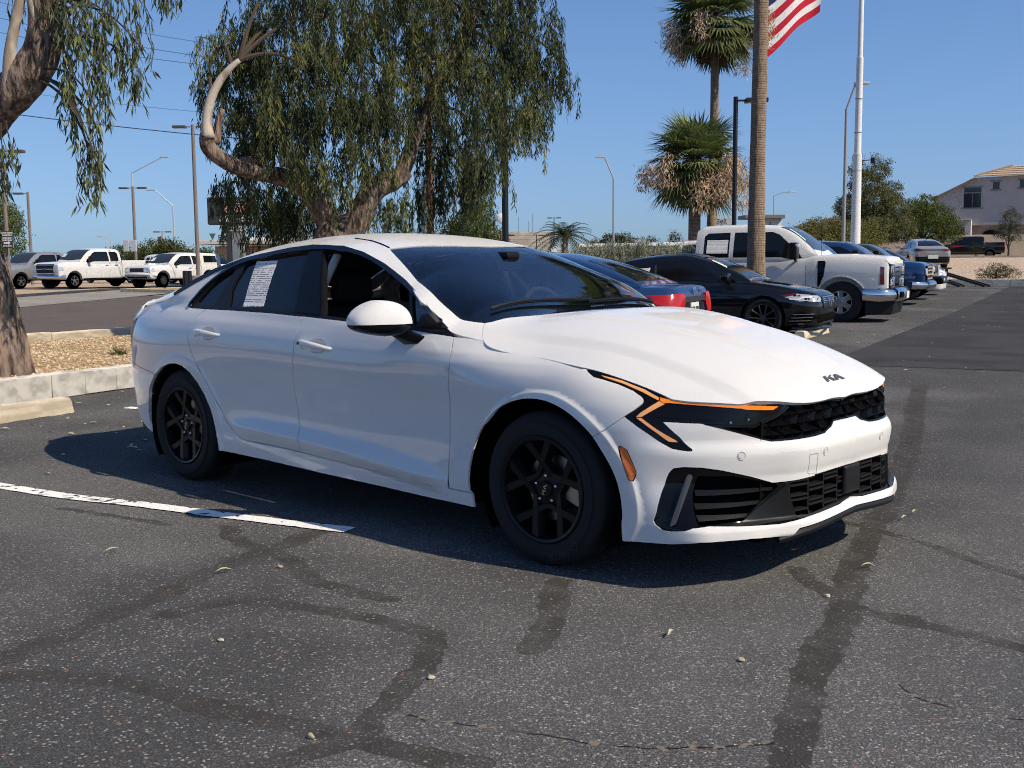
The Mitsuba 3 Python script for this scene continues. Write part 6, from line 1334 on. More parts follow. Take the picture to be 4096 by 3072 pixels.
# ---------------------------------------------------------------- trees and plants
def vcol_bsdf(name, rough=.6, trans=0., spec=.3):
    if trans:
        scene[name] = {'type': 'principledthin', 'base_color': {'type': 'mesh_attribute', 'name': 'vertex_color'}, 'roughness': rough, 'diff_trans': trans, 'eta': 1.4, 'spec_trans': 0.}
    else:
        scene[name] = {'type': 'twosided', 'bsdf': {'type': 'principled', 'base_color': {'type': 'mesh_attribute', 'name': 'vertex_color'}, 'roughness': rough, 'specular': spec}}
vcol_bsdf('leaf', .45, .55)
vcol_bsdf('dry_fibre', .8)
def _bark(p, n, uv):
    r = fbm(p.x * 26, p.y * 26, p.z * 5, 4)
    return mix2(mix((.055, .042, .034), (.25, .19, .155), smoothstep(.3, .68, r)), mi.Color3f(.30, .20, .15), smoothstep(.55, .8, fbm(p.x * 3, p.y * 3, p.z * 3, 3)) * .5)
bump('bark', proc(_bark), lambda p, n, uv: fbm(p.x * 26, p.y * 26, p.z * 5, 4), .05, 4e-3, .9, .15)
bump('bark_red', proc(lambda p, n, uv: mix((.05, .022, .014), (.26, .12, .075), smoothstep(.3, .7, fbm(p.x * 22, p.y * 22, p.z * 8, 4)))), lambda p, n, uv: fbm(p.x * 24, p.y * 24, p.z * 6, 4), .05, 4e-3, .9, .15)
bsdf('bark_pale', proc(lambda p, n, uv: mix((.30, .24, .19), (.52, .46, .40), smoothstep(.35, .6, fbm(p.x * 8, p.y * 8, p.z * 4, 3)))), .8, 0, .2)
bsdf('bark_dark', (.07, .055, .045), .9, 0, .1)
def leaves(base, D, W, L, w, bend=.25):
    """kite-shaped leaves: base points, unit directions, unit width vectors"""
    n = len(base); L, w = np.broadcast_to(L, n)[:, None], np.broadcast_to(w, n)[:, None]
    m = base + D * L * .45
    N_ = np.cross(D, W)
    V = np.stack([base, m + W * w / 2 + N_ * w * bend, base + D * L, m - W * w / 2 + N_ * w * bend], 1)
    F = np.array([[0, 1, 2], [0, 2, 3]])[None] + 4 * np.arange(n)[:, None, None]
    return V.reshape(-1, 3), F.reshape(-1, 3)
def unit(v): return v / (np.linalg.norm(v, axis=-1, keepdims=True) + 1e-12)
def limb(path, r0, r1, seg=12, k=14, rough=.0, seed=0):
    p = np.asarray(path, float); t = np.r_[0, np.cumsum(np.linalg.norm(np.diff(p, axis=0), axis=1))]
    u = np.linspace(0, t[-1], max(6, int(t[-1] / .05))); q = CubicSpline(t, p)(u) if len(p) > 2 else p[0] + (p[-1] - p[0]) * (u / t[-1])[:, None]
    m = tube(q, np.interp(u, [0, t[-1]], [r0, r1]) if np.isscalar(r0) else np.interp(u, np.linspace(0, t[-1], len(r0)), r0), seg)
    if rough:
        c = np.repeat(q, seg, 0); o = m.vertices[:len(c)] - c
        f = 1 + rough * (meshkit.fbm(m.vertices[:len(c)] * [7, 7, 3.] + seed) - .5) * 2
        v = m.vertices.copy(); v[:len(c)] = c + o * f[:, None]; m.vertices = v
    return m
def strands(starts, lengths, rng, per=60, sway=.10, L=(.07, .12), w=(.012, .019), down=1.0, spread=.55, out=None):
    """hanging twigs with leaves: returns twig polylines, leaf base, direction, width"""
    B, D, W, S, tw = [], [], [], [], []
    for i, (s, ln) in enumerate(zip(starts, lengths)):
        az = rng.uniform(0, 6.28); dv = np.array([math.cos(az), math.sin(az), 0]) * sway * ln
        t = np.linspace(0, 1, 6)[:, None]
        pts = s + dv * np.sin(t * 1.8) + np.array([0, 0, -1]) * ln * t + rng.normal(0, .012, (6, 3))
        tw.append(pts)
        n = max(3, int(per * ln)); u = rng.uniform(.05, 1.03, n)
        b = np.stack([np.interp(u, t[:, 0], pts[:, k]) for k in range(3)], 1) + rng.normal(0, .02, (n, 3))
        a = rng.uniform(0, 6.28, n); sp = rng.uniform(.15, spread, n)
        d = unit(np.stack([np.cos(a) * sp, np.sin(a) * sp, -down * np.ones(n) + rng.normal(0, .12, n)], 1))
        wv = unit(np.cross(d, unit(rng.normal(0, 1, (n, 3)))))
        B.append(b); D.append(d); W.append(wv); S.append(np.full(n, i))
    return tw, np.vstack(B), np.vstack(D), np.vstack(W), np.concatenate(S)
# -- weeping eucalyptus behind the car
rng = np.random.default_rng(11)
mt = thing('eucalyptus_tree', 'large weeping eucalyptus with twisted forked trunk rising behind the white sedan roof', 'tree')
P0 = np.array(E['mt_main'][0]); base = P0 + [(-.02), -.05, 0]
put('trunk', limb([(base[0] - .05, base[1] - .05, -.05), tuple(base + [0, 0, -.3]), tuple(P0 + [0, 0, .1]), E['mt_main'][2]], [.40, .34, .33, .30], 0, 16, rough=.10), 'bark', mt, smooth=True)
put('limb', limb(E['mt_left'], [.23, .19, .155, .14, .13, .12, .115, .11, .10], 0, 14, rough=.14, seed=3), 'bark', mt, smooth=True)
put('limb', limb(E['mt_left2'], [.095, .07, .065, .06, .05, .035], 0, 10, rough=.05, seed=4), 'bark_pale', mt, smooth=True)
put('limb', limb(E['mt_left3'], .07, .04, 10, rough=.1, seed=5), 'bark', mt, smooth=True)
put('limb', limb(E['mt_stub'], .14, .07, 10, rough=.1, seed=6), 'bark', mt, smooth=True)
put('limb', limb(E['mt_right'], [.24, .20, .185, .175, .17, .10], 0, 14, rough=.14, seed=7), 'bark', mt, smooth=True)
put('limb', limb(E['mt_right2'], [.13, .11, .12, .12, .10, .09, .06], 0, 12, rough=.08, seed=8), 'bark', mt, smooth=True)
starts, lens = [], []
joints = np.vstack([E['mt_left'], E['mt_left2'], E['mt_right'], E['mt_right2']])
twigs = []
for bi_, (x, y, z, rx, rz_) in enumerate(E['mt_blobs']):
    if bi_ in (0, 1, 2, 3, 5): x, y = x - .30, y + .32
    if bi_ in (12, 14, 26, 27): x, y = x - .5, y + .54
    n = int(66 * rx * rz_ / .25) + 6
    d = unit(rng.normal(0, 1, (n, 3))) * rng.uniform(.35, 1, (n, 1)) ** .5
    s = np.array([x, y, z]) + d * [rx * .95, rx * .95, rz_ * .9] + [0, 0, .12]
    starts.append(s); lens.append(np.clip(rng.gamma(4, .12, n), .15, 1.05) * (.55 + .5 * (d[:, 2] < 0)))
    c = np.array([x, y, z]); j = joints[np.linalg.norm(joints - c, axis=1).argmin()]
    mid = (c + j) / 2 + [0, 0, .25]
    twigs.append(limb([j, mid, c + [0, 0, rz_ * .3]], .035, .012, 6))
    for k in range(4):
        q_ = s[rng.integers(0, n)]; twigs.append(limb([c + [0, 0, rz_ * .2], (c + q_) / 2 + [0, 0, .15], q_], .014, .005, 4))
for (x, y, z, rx, rz_), L_ in E['mt_hang']:
    n = int(70 * rx) + 6
    s = np.array([x, y, z]) + rng.uniform(-1, 1, (n, 3)) * [rx, rx, rz_]
    starts.append(s); lens.append(L_ * rng.uniform(.45, 1.1, n))
starts, lens = np.vstack(starts), np.concatenate(lens)
tw, B, D, W, S = strands(starts, lens, rng, per=74, sway=.22, spread=.75, L=(.07, .12))
n = len(B)
V, F = leaves(B, D, W, rng.uniform(.075, .135, n), rng.uniform(.012, .021, n))
cl_ = meshkit.fbm(B * .9, 3, 4)
hue = np.clip(rng.random(len(starts))[S] * .6 + (cl_ - .36) * 1.5, 0, 1)
c = np.where(hue[:, None] < .26, [.21, .22, .085], np.where(hue[:, None] < .58, [.11, .135, .06], [.062, .080, .042])) * rng.uniform(.7, 1.25, (n, 1))
fr = rng.random(n) < .03; c[fr] = [.30, .25, .10]
put('foliage', (V, F), 'leaf', mt, smooth=False, color=np.repeat(c, 4, 0))
put('twigs', join(twigs + [tube(t_, .0035, 3, False) for t_ in tw[::3]]), 'bark_dark', mt, smooth=False, kind='stuff')
# -- leaning eucalyptus at the left edge
lt = thing('leaning_eucalyptus', 'leaning eucalyptus with rough trunk at the left edge and loose hanging leaves', 'tree')
tr = np.array(E['lt_trunk'])
put('trunk', limb(tr, [.33, .28, .255, .24, .22, .21, .20, .205, .20, .18, .15, .12], 0, 20, rough=.12), 'bark', lt, smooth=True)
put('limb', limb(E['lt_white'], .06, .045, 10, rough=.05), 'bark_pale', lt, smooth=True); put('limb', limb(E['lt_white2'], .055, .04, 10, rough=.05), 'bark_pale', lt, smooth=True)
q_ = np.array([a for a, _, _ in E['lt_str']]); ln = np.array([b for _, b, _ in E['lt_str']])
src = tr[-3:].mean(0) + [0, 0, .6]
tws = []
for a in q_:
    j = tr[-4:][np.linalg.norm(tr[-4:] - a, axis=1).argmin()]
    tws.append(limb([j, (j + a) / 2 + [0, 0, .22], a], .016, .006, 5))
st_, le_ = [], []
for a, l_ in zip(q_, ln):
    for k in range(4): st_.append(a + rng.normal(0, .045, 3) * [1, 1, .5]); le_.append(l_ * rng.uniform(.6, 1.05))
tw, B, D, W, S = strands(np.array(st_), np.array(le_), rng, per=30, sway=.10, spread=.7)
n = len(B)
V, F = leaves(B, D, W, rng.uniform(.09, .165, n), rng.uniform(.018, .030, n))
c = np.where(rng.random((n, 1)) < .35, [.20, .23, .10], [.10, .13, .075]) * rng.uniform(.7, 1.3, (n, 1))
put('foliage', (V, F), 'leaf', lt, smooth=False, color=np.repeat(c, 4, 0))
put('twigs', join(tws + [tube(t_, .004, 3, False) for t_ in tw]), 'bark_dark', lt, smooth=False, kind='stuff')
# crown of the same tree above the frame (shades the driveway)
n = 900; d = unit(rng.normal(0, 1, (n, 3))) * rng.uniform(.3, 1, (n, 1)) ** .5
s = np.array([-8.4, 1.0, 6.9]) + d * [2.0, 2.0, 1.3]; s = s[s[:, 2] > 5.6]
tw, B, D, W, S = strands(s, rng.uniform(.2, .6, len(s)), rng, per=26); n = len(B)
V, F = leaves(B, D, W, rng.uniform(.09, .165, n), rng.uniform(.018, .030, n))
put('crown', (V, F), 'leaf', lt, smooth=False, color=np.repeat(np.full((n, 3), [.10, .13, .075]), 4, 0))
# -- leafy crowns of the far trees
def crown(blobs, rng, size, dens, col, flat=.0, hang=0.):
    """small leaf faces in clumps through the volume of the ellipsoids (x, y, z, rh, rv)"""
    B = []
    for (x, y, z, rh, rv) in blobs:
        nc = max(10, int(dens * 5.2 * rh * rh * rv / size ** 1.2))
        d = unit(rng.normal(0, 1, (nc, 3))) * rng.uniform(.25, 1, (nc, 1)) ** .45
        c = np.array([x, y, z]) + d * [rh, rh, rv]
        k = 16; p = c[:, None] + rng.normal(0, 1, (nc, k, 3)) * size * [.9, .9, .6]
        p[..., 2] -= hang * np.abs(rng.normal(0, size, (nc, k)))
        B.append(p.reshape(-1, 3))
    B = np.vstack(B); n = len(B)
    D = unit(rng.normal(0, 1, (n, 3)) - [0, 0, hang]); W = unit(np.cross(D, rng.normal(0, 1, (n, 3))))
    V, F = leaves(B, D, W, size * rng.uniform(.5, 1.1, n), size * rng.uniform(.28, .6, n) * (1 - flat))
    c = np.array(col)[rng.integers(0, len(col), n)] * rng.uniform(.7, 1.3, (n, 1))
    return (V, F), np.repeat(c, 4, 0)
OLIVE = [(.085, .10, .035), (.12, .13, .045), (.06, .075, .028)]
DARK = [(.07, .08, .035), (.11, .115, .05), (.045, .055, .025)]
YEL = [(.17, .17, .06), (.22, .20, .08), (.12, .13, .05)]
SAGE = [(.30, .32, .24), (.22, .25, .18), (.38, .39, .31)]
def tree(name, label, x, y, blobs, rng, col, size=.22, dens=1.6, trunk=.18, th=1.6, z0=None, hang=0., flat=0., group=None, cat_='tree', trunkmat='bark_dark'):
    z0 = float(gz(x, y) + berm(x, y)) if z0 is None else z0
    k = thing(name, label, cat_, group)
    put('trunk', join([limb([(x, y, z0 - .1), (x + .05, y, z0 + th * .5), (x, y + .05, z0 + th + .3)], trunk, trunk * .6, 8)] + [limb([(x, y, z0 + th * .8), ((x + b[0]) / 2, (y + b[1]) / 2, z0 + (th + b[2] - z0) / 2), b[:3]], trunk * .5, trunk * .15, 6) for b in blobs[:6]]), trunkmat, k)
    m, c = crown(blobs, rng, size, dens, col, flat, hang); put('crown', m, 'leaf', k, smooth=False, color=c); return k
def rel(x, y, z, lst):
    """blobs given sideways to the view: (right, up, away, rh, rv)"""
    r = np.array([.732, .681, 0]); f = np.array([-.682, .731, 0])
    return [tuple(np.array([x, y, z]) + r * a + f * c + [0, 0, b]) + (rh, rv) for a, b, c, rh, rv in lst]
rng = np.random.default_rng(5)
tree('weeping_tree', 'broad feathery green tree behind the parking sign at the far left', -78.5, 28.2, rel(-78.5, 28.2, 0, [(-1.5, 4.3, 0, 2.2, 1.7), (1.2, 4.4, 0, 1.8, 1.6), (0, 5.2, 0, 1.9, 1.0), (2.4, 3.2, 0, 1.0, 1.5), (-3, 3.4, 0, 1.5, 1.6), (.4, 3.0, .5, 1.5, 1.2), (-5, 3.5, 0, 2, 1.8)]), rng, [(.12, .16, .06), (.17, .20, .08), (.08, .11, .05)], .20, 1.9, .2, 2, hang=1.2)
for k, (a, w_, h_, d_) in enumerate([((335, 1575), 2.2, 2.3, 95), ((690, 1580), 2.0, 2.5, 100), ((790, 1575), 2.6, 2.9, 100), ((880, 1580), 1.6, 2.2, 100), ((1000, 1560), 2.6, 3.4, 95), ((1100, 1560), 2.4, 3.4, 95), ((1190, 1575), 1.8, 2.6, 98), ((1310, 1580), 2.0, 2.8, 100)]):
    th_ = math.atan2(2048 - a[0] * .6329, 4470); ang = _yaw + th_; x, y = EYE[0] + math.cos(ang) * d_ / math.cos(th_), EYE[1] + math.sin(ang) * d_ / math.cos(th_)
    tree('roadside_tree', ['round green roadside tree left of the white long pickup', 'low green tree above the white long pickup bed, left one', 'low green tree above the white long pickup bed, middle one', 'small green tree right of the white long pickup bed', 'bushy green tree above the white camper pickup, left one', 'bushy green tree above the white camper pickup, right one', 'small green tree beside the tall lamp post', 'green tree at the left end of the low brick building'][k], x, y, rel(x, y, float(gz(x, y)), [(0, h_ * .62, 0, w_ * .6, h_ * .36), (-w_ * .4, h_ * .5, 0, w_ * .5, h_ * .3), (w_ * .4, h_ * .55, .3, w_ * .5, h_ * .3)]), rng, OLIVE, .22, 1.6, .12, 1.0)
tree('palo_verde', 'rounded green tree just right of the black square lamp post', -47.5, 46.2, rel(-47.5, 46.2, 0, [(0, 3.0, 0, 1.5, 1.5), (.5, 4.0, 0, 1.1, 1.0), (-.9, 2.4, 0, 1.1, 1.1), (1.3, 2.2, 0, 1.1, 1.1), (.2, 2., .4, 1.5, 1.0)]), rng, [(.10, .135, .035), (.14, .17, .05), (.07, .10, .03)], .17, 2.0, .13, 1.2)
tree('pale_bush', 'pale yellow-green bush left of the black square lamp post', -49.5, 43.4, rel(-49.5, 43.4, 0, [(0, 2.0, 0, 1.3, .9), (-1.2, 1.8, 0, 1.1, .8), (.8, 2.2, .3, 1.0, .8)]), rng, YEL, .17, 1.7, .08, .8)
tree('yellow_tree', 'airy yellow-green tree behind the white pickup windscreen', -33.1, 64.4, rel(-33.1, 64.4, .1, [(0, 2.4, 0, 2.0, 1.1), (-1.8, 2.2, 0, 1.6, 1.0), (2.0, 2.4, 0, 1.7, 1.1), (3.6, 2.6, .5, 1.3, 1.2), (.6, 3.0, .5, 1.5, .8)]), rng, YEL, .18, 1.5, .14, 1.2)
tree('pine_tree', 'tall dark green pine beside the white flagpole', -35.2, 76.2, rel(-35.2, 76.2, .9, [(-.5, 2.4, 0, 2.1, 1.2), (.8, 2.6, 0, 2.2, 1.3), (-1.2, 4.0, 0, 1.4, 1.1), (.4, 4.4, 0, 1.9, 1.1), (1.9, 3.8, 0, 1.3, 1.0), (-.2, 5.7, 0, 1.4, .9), (-.9, 6.6, 0, .75, .8), (.6, 6.5, 0, .9, .9), (.5, 7.5, 0, .45, .6), (-.8, 7.4, 0, .45, .5), (1.7, 5.2, 0, .9, .8), (2.4, 2.4, .4, 1.4, 1.1), (1.3, 7., 0, .5, .5)]), rng, [(.15, .16, .075), (.23, .225, .11), (.09, .10, .05)], .15, 3.0, .25, 2.2)
tree('dark_tree', 'dark rounded tree between the pine and the house', -33.1, 81.0, rel(-33.1, 81., .95, [(0, 2.6, 0, 1.6, 1.5), (1.2, 3.2, 0, 1.3, 1.1), (-.6, 3.8, 0, 1.2, .9), (2.0, 2.2, 0, 1.2, 1.2), (.4, 4.4, 0, .8, .6)]), rng, [(.12, .15, .045), (.19, .22, .07), (.07, .09, .03)], .16, 2.4, .2, 1.6)
tree('pale_tree', 'feathery pale green tree at the left corner of the house', -45.4, 109.5, rel(-45.4, 109.5, 1.2, [(0, 4.0, 0, 1.7, 1.4), (.9, 4.9, 0, 1.0, .9), (-1., 3.6, 0, 1.2, 1.3)]), rng, [(.12, .16, .09), (.16, .20, .11)], .2, 1.4, .14, 2.)
tree('street_tree', 'small upright grey-green tree in front of the house at the right', -31.0, 93.7, rel(-31.0, 93.7, 1.1, [(0, 2.2, 0, .95, 1.0), (.2, 3.1, 0, .85, .9), (-.5, 2.0, 0, .7, .7), (.6, 1.8, 0, .8, .7), (.15, 3.8, 0, .45, .5)]), rng, [(.10, .105, .06), (.15, .15, .09), (.07, .075, .045)], .13, 1.7, .10, 1.0)
for k, (x, y, s_) in enumerate(((-33.8, 94.0, .55), (-29.3, 95.4, .6), (-25.4, 88.5, .9))):
    tree('clipped_hedge', ['clipped square green hedge behind the tail of the black pickup', 'clipped green hedge right of the small street tree', 'round green hedge by the street near the right edge'][k], x, y, rel(x, y, 1.1, [(0, s_, 0, s_ * 1.1, s_)]), rng, DARK, .12, 2.4, .05, .3, cat_='hedge')
tree('desert_shrub', 'olive desert shrub on the gravel bank beside the ramps', -17.9, 54.4, rel(-17.9, 54.4, -.1, [(0, .45, 0, .85, .42), (-.5, .38, 0, .6, .34), (.6, .4, 0, .7, .38), (.1, .7, 0, .6, .28)]), rng, [(.11, .11, .06), (.16, .15, .09), (.075, .075, .045)], .09, 2.6, .05, .2, cat_='shrub')
# silver shrub with upright stems behind the blue and the black car
rng = np.random.default_rng(21)
sb = thing('silver_shrub', 'silvery sage hedge behind the roof of the blue car', 'shrub')
n = 1500; t = rng.uniform(-1.9, 1.55, n); c0 = np.array([-13.0, 17.5]); rv_, fv = np.array([.732, .681]), np.array([-.682, .731])
w_ = rng.uniform(-1.2, .8, n)
b_ = c0 + rv_ * t[:, None] + fv * w_[:, None]; hgt = 1.02 + .24 * meshkit.fbm(np.c_[t * 1.4, w_, w_ * 0]) + rng.normal(0, .09, n) - .22 * np.abs(t / 1.9) ** 3
S_, B, D = [], [], []
for k in range(n):
    top = np.array([*(b_[k] + rng.normal(0, .12, 2)), hgt[k] + float(gz(*b_[k])) + .45]); bot = np.array([*b_[k], max(.2, top[2] - .9)])
    u = rng.uniform(.35, 1.02, 26)[:, None]; B.append(bot + (top - bot) * u + rng.normal(0, .025, (26, 3))); D.append(unit(np.c_[rng.normal(0, .55, (26, 2)), rng.uniform(.4, 1.2, 26)]))
    if k % 4 == 0: S_.append(tube([bot, (bot + top) / 2 + rng.normal(0, .03, 3), top], .006, 3, False))
B, D = np.vstack(B), np.vstack(D); W = unit(np.cross(D, rng.normal(0, 1, B.shape))); n = len(B)
V, F = leaves(B, D, W, rng.uniform(.05, .09, n), rng.uniform(.014, .024, n)); c = np.array(SAGE)[rng.integers(0, 3, n)] * rng.uniform(.7, 1.2, (n, 1))
put('foliage', (V, F), 'leaf', sb, smooth=False, color=np.repeat(c, 4, 0)); put('stems', join(S_), 'bark_dark', sb, smooth=False, kind='stuff')
wd = thing('weed', 'small green weed sprouting in the gravel strip', 'weed'); p_ = dn(-8.9, 5.15); n = 60
B = np.c_[p_ + rng.normal(0, .04, (n, 2)), np.full(n, .14 + float(gz(*p_)))]; D = unit(np.c_[rng.normal(0, .8, (n, 2)), rng.uniform(.4, 1.2, n)])
put('blades', leaves(B, D, unit(np.cross(D, rng.normal(0, 1, B.shape))), rng.uniform(.08, .2, n), .012), 'leaf', wd, smooth=False, color=np.tile([.08, .11, .04], (n * 4, 1)))
# -- palms
def _palm(p, n, uv):
    ring = p.z * 21 + .5 * fbm(p.x * 9, p.y * 9, p.z * 3, 3); t = ring - dr.floor(ring)
    return mix2(mix((.17, .12, .085), (.36, .28, .21), fbm(p.x * 30, p.y * 30, p.z * 12, 3)), mi.Color3f(.06, .045, .035), smoothstep(.72, .95, t) * .8 + .35 * smoothstep(.6, .8, noise(p.x * 40, p.y * 40, p.z * 4)))
def _palm_h(p, n, uv):
    ring = p.z * 21 + .5 * fbm(p.x * 9, p.y * 9, p.z * 3, 3); t = ring - dr.floor(ring)
    return (1 - smoothstep(.6, 1., t)) * .6 + .4 * fbm(p.x * 40, p.y * 40, p.z * 6, 3)
bump('palm_bark', proc(_palm), _palm_h, .03, 4e-3, .9, .15)
def fan_palm(name, label, x, y, zt, r0, r1, rng, nf, R, dead, skirt, tassels, lean=(0, 0), z0=None):
    z0 = float(gz(x, y)) if z0 is None else z0
    k = thing(name, label, 'palm tree')
    pth = [(x, y, z0 - .1), (x + lean[0] * .3, y + lean[1] * .3, z0 + .4), (x + lean[0] * .5, y + lean[1] * .5, (z0 + zt) / 2), (x + lean[0], y + lean[1], zt)]
    put('trunk', limb(pth, [r0 * 1.35, r0, (r0 + r1) / 2, r1], 0, 18, rough=.05, seed=rng.integers(0, 99)), 'palm_bark', k, smooth=True)
    top = np.array([x + lean[0], y + lean[1], zt])
    V, F, C_, o = [], [], [], 0; stems, dV, dF, dC, do = [], [], [], [], 0
    def fan(o_, dirv, plen, R_, col, droop, nb=26, arc=2.0, dead_=False):
        nonlocal o, do
        side = unit(np.cross(dirv, [0, 0, 1.])); up = np.cross(side, dirv)
        tip = o_ + dirv * plen + np.array([0, 0, -1]) * droop * plen * .35
        stems.append(tube([o_, (o_ + tip) / 2 + up * .04 * plen, tip], [.022, .016, .010], 4, False))
        fw = unit(tip - o_); side = unit(np.cross(fw, [0, 0, 1.]) + 1e-6); up = np.cross(side, fw)
        for a in np.linspace(-arc, arc, nb):
            d0 = unit(fw * math.cos(a) + side * math.sin(a) + up * .25 * math.cos(a * .7))
            L = R_ * (.75 + .25 * math.cos(a * .6)) * rng.uniform(.85, 1.1); pw = unit(np.cross(d0, up)); w = R_ * .072
            d1 = unit(d0 + np.array([0, 0, -1]) * droop * rng.uniform(.5, 1.1))
            m1 = tip + d0 * L * .5; e = m1 + d1 * L * .5
            q = [tip, m1 + pw * w / 2, m1 - pw * w / 2, e]
            cc = np.array(col) * rng.uniform(.75, 1.25)
            if dead_: dV.extend(q); dF.extend([(do, do + 1, do + 2), (do + 1, do + 3, do + 2)]); dC.extend([cc] * 4); do += 4
            else: V.extend(q); F.extend([(o, o + 1, o + 2), (o + 1, o + 3, o + 2)]); C_.extend([cc] * 4); o += 4
    for i in range(nf):
        el = math.asin(np.clip(-.72 + 1.66 * (i + .5) / nf, -.98, .98)); az = i * 2.39996 + rng.normal(0, .2)
        d = np.array([math.cos(az) * math.cos(el), math.sin(az) * math.cos(el), math.sin(el)])
        col = (.16, .20, .075) if el > -.1 else (.14, .16, .07)
        fan(top + [0, 0, rng.uniform(-.2, .15)], unit(d), R * .52 * rng.uniform(.8, 1.1), R * .60, col, .50 + .6 * float(np.clip(.4 - el, 0, 1)))
    for i in range(dead):
        az = rng.uniform(0, 6.28); d = unit(np.array([math.cos(az) * .5, math.sin(az) * .5, -1]))
        fan(top + [0, 0, -.15 - rng.uniform(0, skirt)], d, R * .25, R * .42, (.10, .072, .045), .9, 16, 1.3, True)
    tv = []
    for i in range(tassels):
        az = rng.uniform(0, 6.28); ro = R * rng.uniform(.6, 1.12); e = top + [math.cos(az) * ro, math.sin(az) * ro, rng.uniform(-.45, .15) * R]
        stems.append(tube([top, (top + e) / 2 + [0, 0, .18 * R], e], [.012, .009, .006], 4, False))
        n = 230; L = rng.uniform(.4, .85) * R * .8
        b = e + rng.normal(0, 1, (n, 3)) * [.09 * R, .09 * R, .05] + np.array([0, 0, -1]) * rng.uniform(0, L, (n, 1)); dd = unit(rng.normal(0, .5, (n, 3)) + [0, 0, -.9])
        v_, f_ = leaves(b, dd, unit(np.cross(dd, rng.normal(0, 1, (n, 3)))), rng.uniform(.12, .28, n), rng.uniform(.022, .045, n)); tv.append((v_, f_))
    put('fronds', (np.array(V), np.array(F)), 'leaf', k, smooth=False, color=np.array(C_))
    if dead: put('dead_fronds', (np.array(dV), np.array(dF)), 'dry_fibre', k, smooth=False, color=np.array(dC))
    if tv:
        m = join([trimesh.Trimesh(*a, process=False) for a in tv]); put('flower_tassels', m, 'dry_fibre', k, smooth=False, color=np.tile([.52, .38, .25], (len(m.vertices), 1)) * rng.uniform(.7, 1.2, (len(m.vertices), 1)))
    put('stalks', join(stems), 'bark_dark', k, smooth=False, kind='stuff'); return k
rng = np.random.default_rng(3)
fan_palm('near_palm', 'ringed palm trunk standing in front of the white pickup, crown above the picture', -8.85, 15.78, 9.4, .155, .13, rng, 56, 1.8, 10, .4, 7, (-.06, 0))
fan_palm('tall_palm', 'tall fan palm with hanging tan flower stalks left of the near palm trunk', -20.05, 31.5, 10.0, .17, .14, rng, 62, 2.05, 20, .55, 9, (-.05, -.06))
fan_palm('short_palm', 'short bushy fan palm full of tan flower tassels behind the white pickup cab', -19.42, 29.3, 4.7, .22, .20, rng, 66, 1.95, 18, .7, 20)
def feather_palm(name, label, x, y, zt, R, rng, nf=34, z0=None):
    z0 = float(gz(x, y)) if z0 is None else z0; k = thing(name, label, 'palm tree'); top = np.array([x, y, zt])
    put('trunk', limb([(x, y, z0), (x, y, (z0 + zt) / 2), (x, y, zt)], .24, .2, 10, rough=.1), 'palm_bark', k)
    V, F, C_, o, st = [], [], [], 0, []
    for i in range(nf):
        el = -.25 + 1.5 * (i + .5) / nf; az = i * 2.4; h_ = np.array([math.cos(az), math.sin(az), 0])
        t = np.linspace(0, 1, 15); rr = R * t * (math.cos(el) * .8 + .25); zz = R * (math.sin(el) * t - .55 * t ** 2)
        p = top + h_ * rr[:, None] + np.array([0, 0, 1]) * zz[:, None]; st.append(tube(p, np.linspace(.02, .006, 15), 3, False)); sd = np.array([-h_[1], h_[0], 0])
        for j in range(1, 15):
            for s in (1, -1):
                L = R * .26 * (1 - .5 * t[j]); e = p[j] + (sd * s * .8 + (p[j] - p[j - 1]) / (np.linalg.norm(p[j] - p[j - 1]) + 1e-9) * .7 + [0, 0, -.25]) * L; q = [p[j] - (p[j] - p[j - 1]) * .3, p[j] + (p[j] - p[j - 1]) * .3, e]
                V += q; F.append((o, o + 1, o + 2)); o += 3; C_ += [np.array([.06, .08, .035]) * rng.uniform(.7, 1.3)] * 3
    put('fronds', (np.array(V), np.array(F)), 'leaf', k, smooth=False, color=np.array(C_)); put('stalks', join(st), 'bark_dark', k, smooth=False, kind='stuff')
feather_palm('date_palm', 'date palm with arching fronds in front of the long white-roofed building', -45.4, 52.9, 2.75, 2.3, rng)
feather_palm('distant_palm', 'small distant palm just right of the wooden utility pole', -66.0, 57.0, 3.0, 2.0, rng, 24); feather_palm('distant_palm', 'distant palm top above the pale yellow-green bush', -62.0, 59.0, 3.4, 2.2, rng, 24)
for k, (px_, w_, h_) in enumerate(((2385, 2.2, 2.5), (2440, 2.6, 3.1), (2472, 2.2, 3.0), (2500, 2.4, 3.1), (2555, 2.3, 2.6), (2570, 2.0, 2.5), (2603, 1.6, 2.7), (2698, 1.6, 3.5))):
    d_ = 175.; th_ = math.atan2(2048 - px_, 4470); ang = _yaw + th_; x, y = EYE[0] + math.cos(ang) * d_ / math.cos(th_), EYE[1] + math.sin(ang) * d_ / math.cos(th_)
    tree('horizon_tree', ['%s dark tree on the skyline behind the long white-roofed building' % o_ for o_ in ('leftmost', 'second', 'third', 'fourth', 'fifth', 'sixth', 'seventh', 'rightmost')][k], x, y, rel(x, y, 0, [(0, h_ * .8 + .9, 0, w_ * .6, h_ * .5)]), rng, DARK, .3, 1.5, .12, 1.)
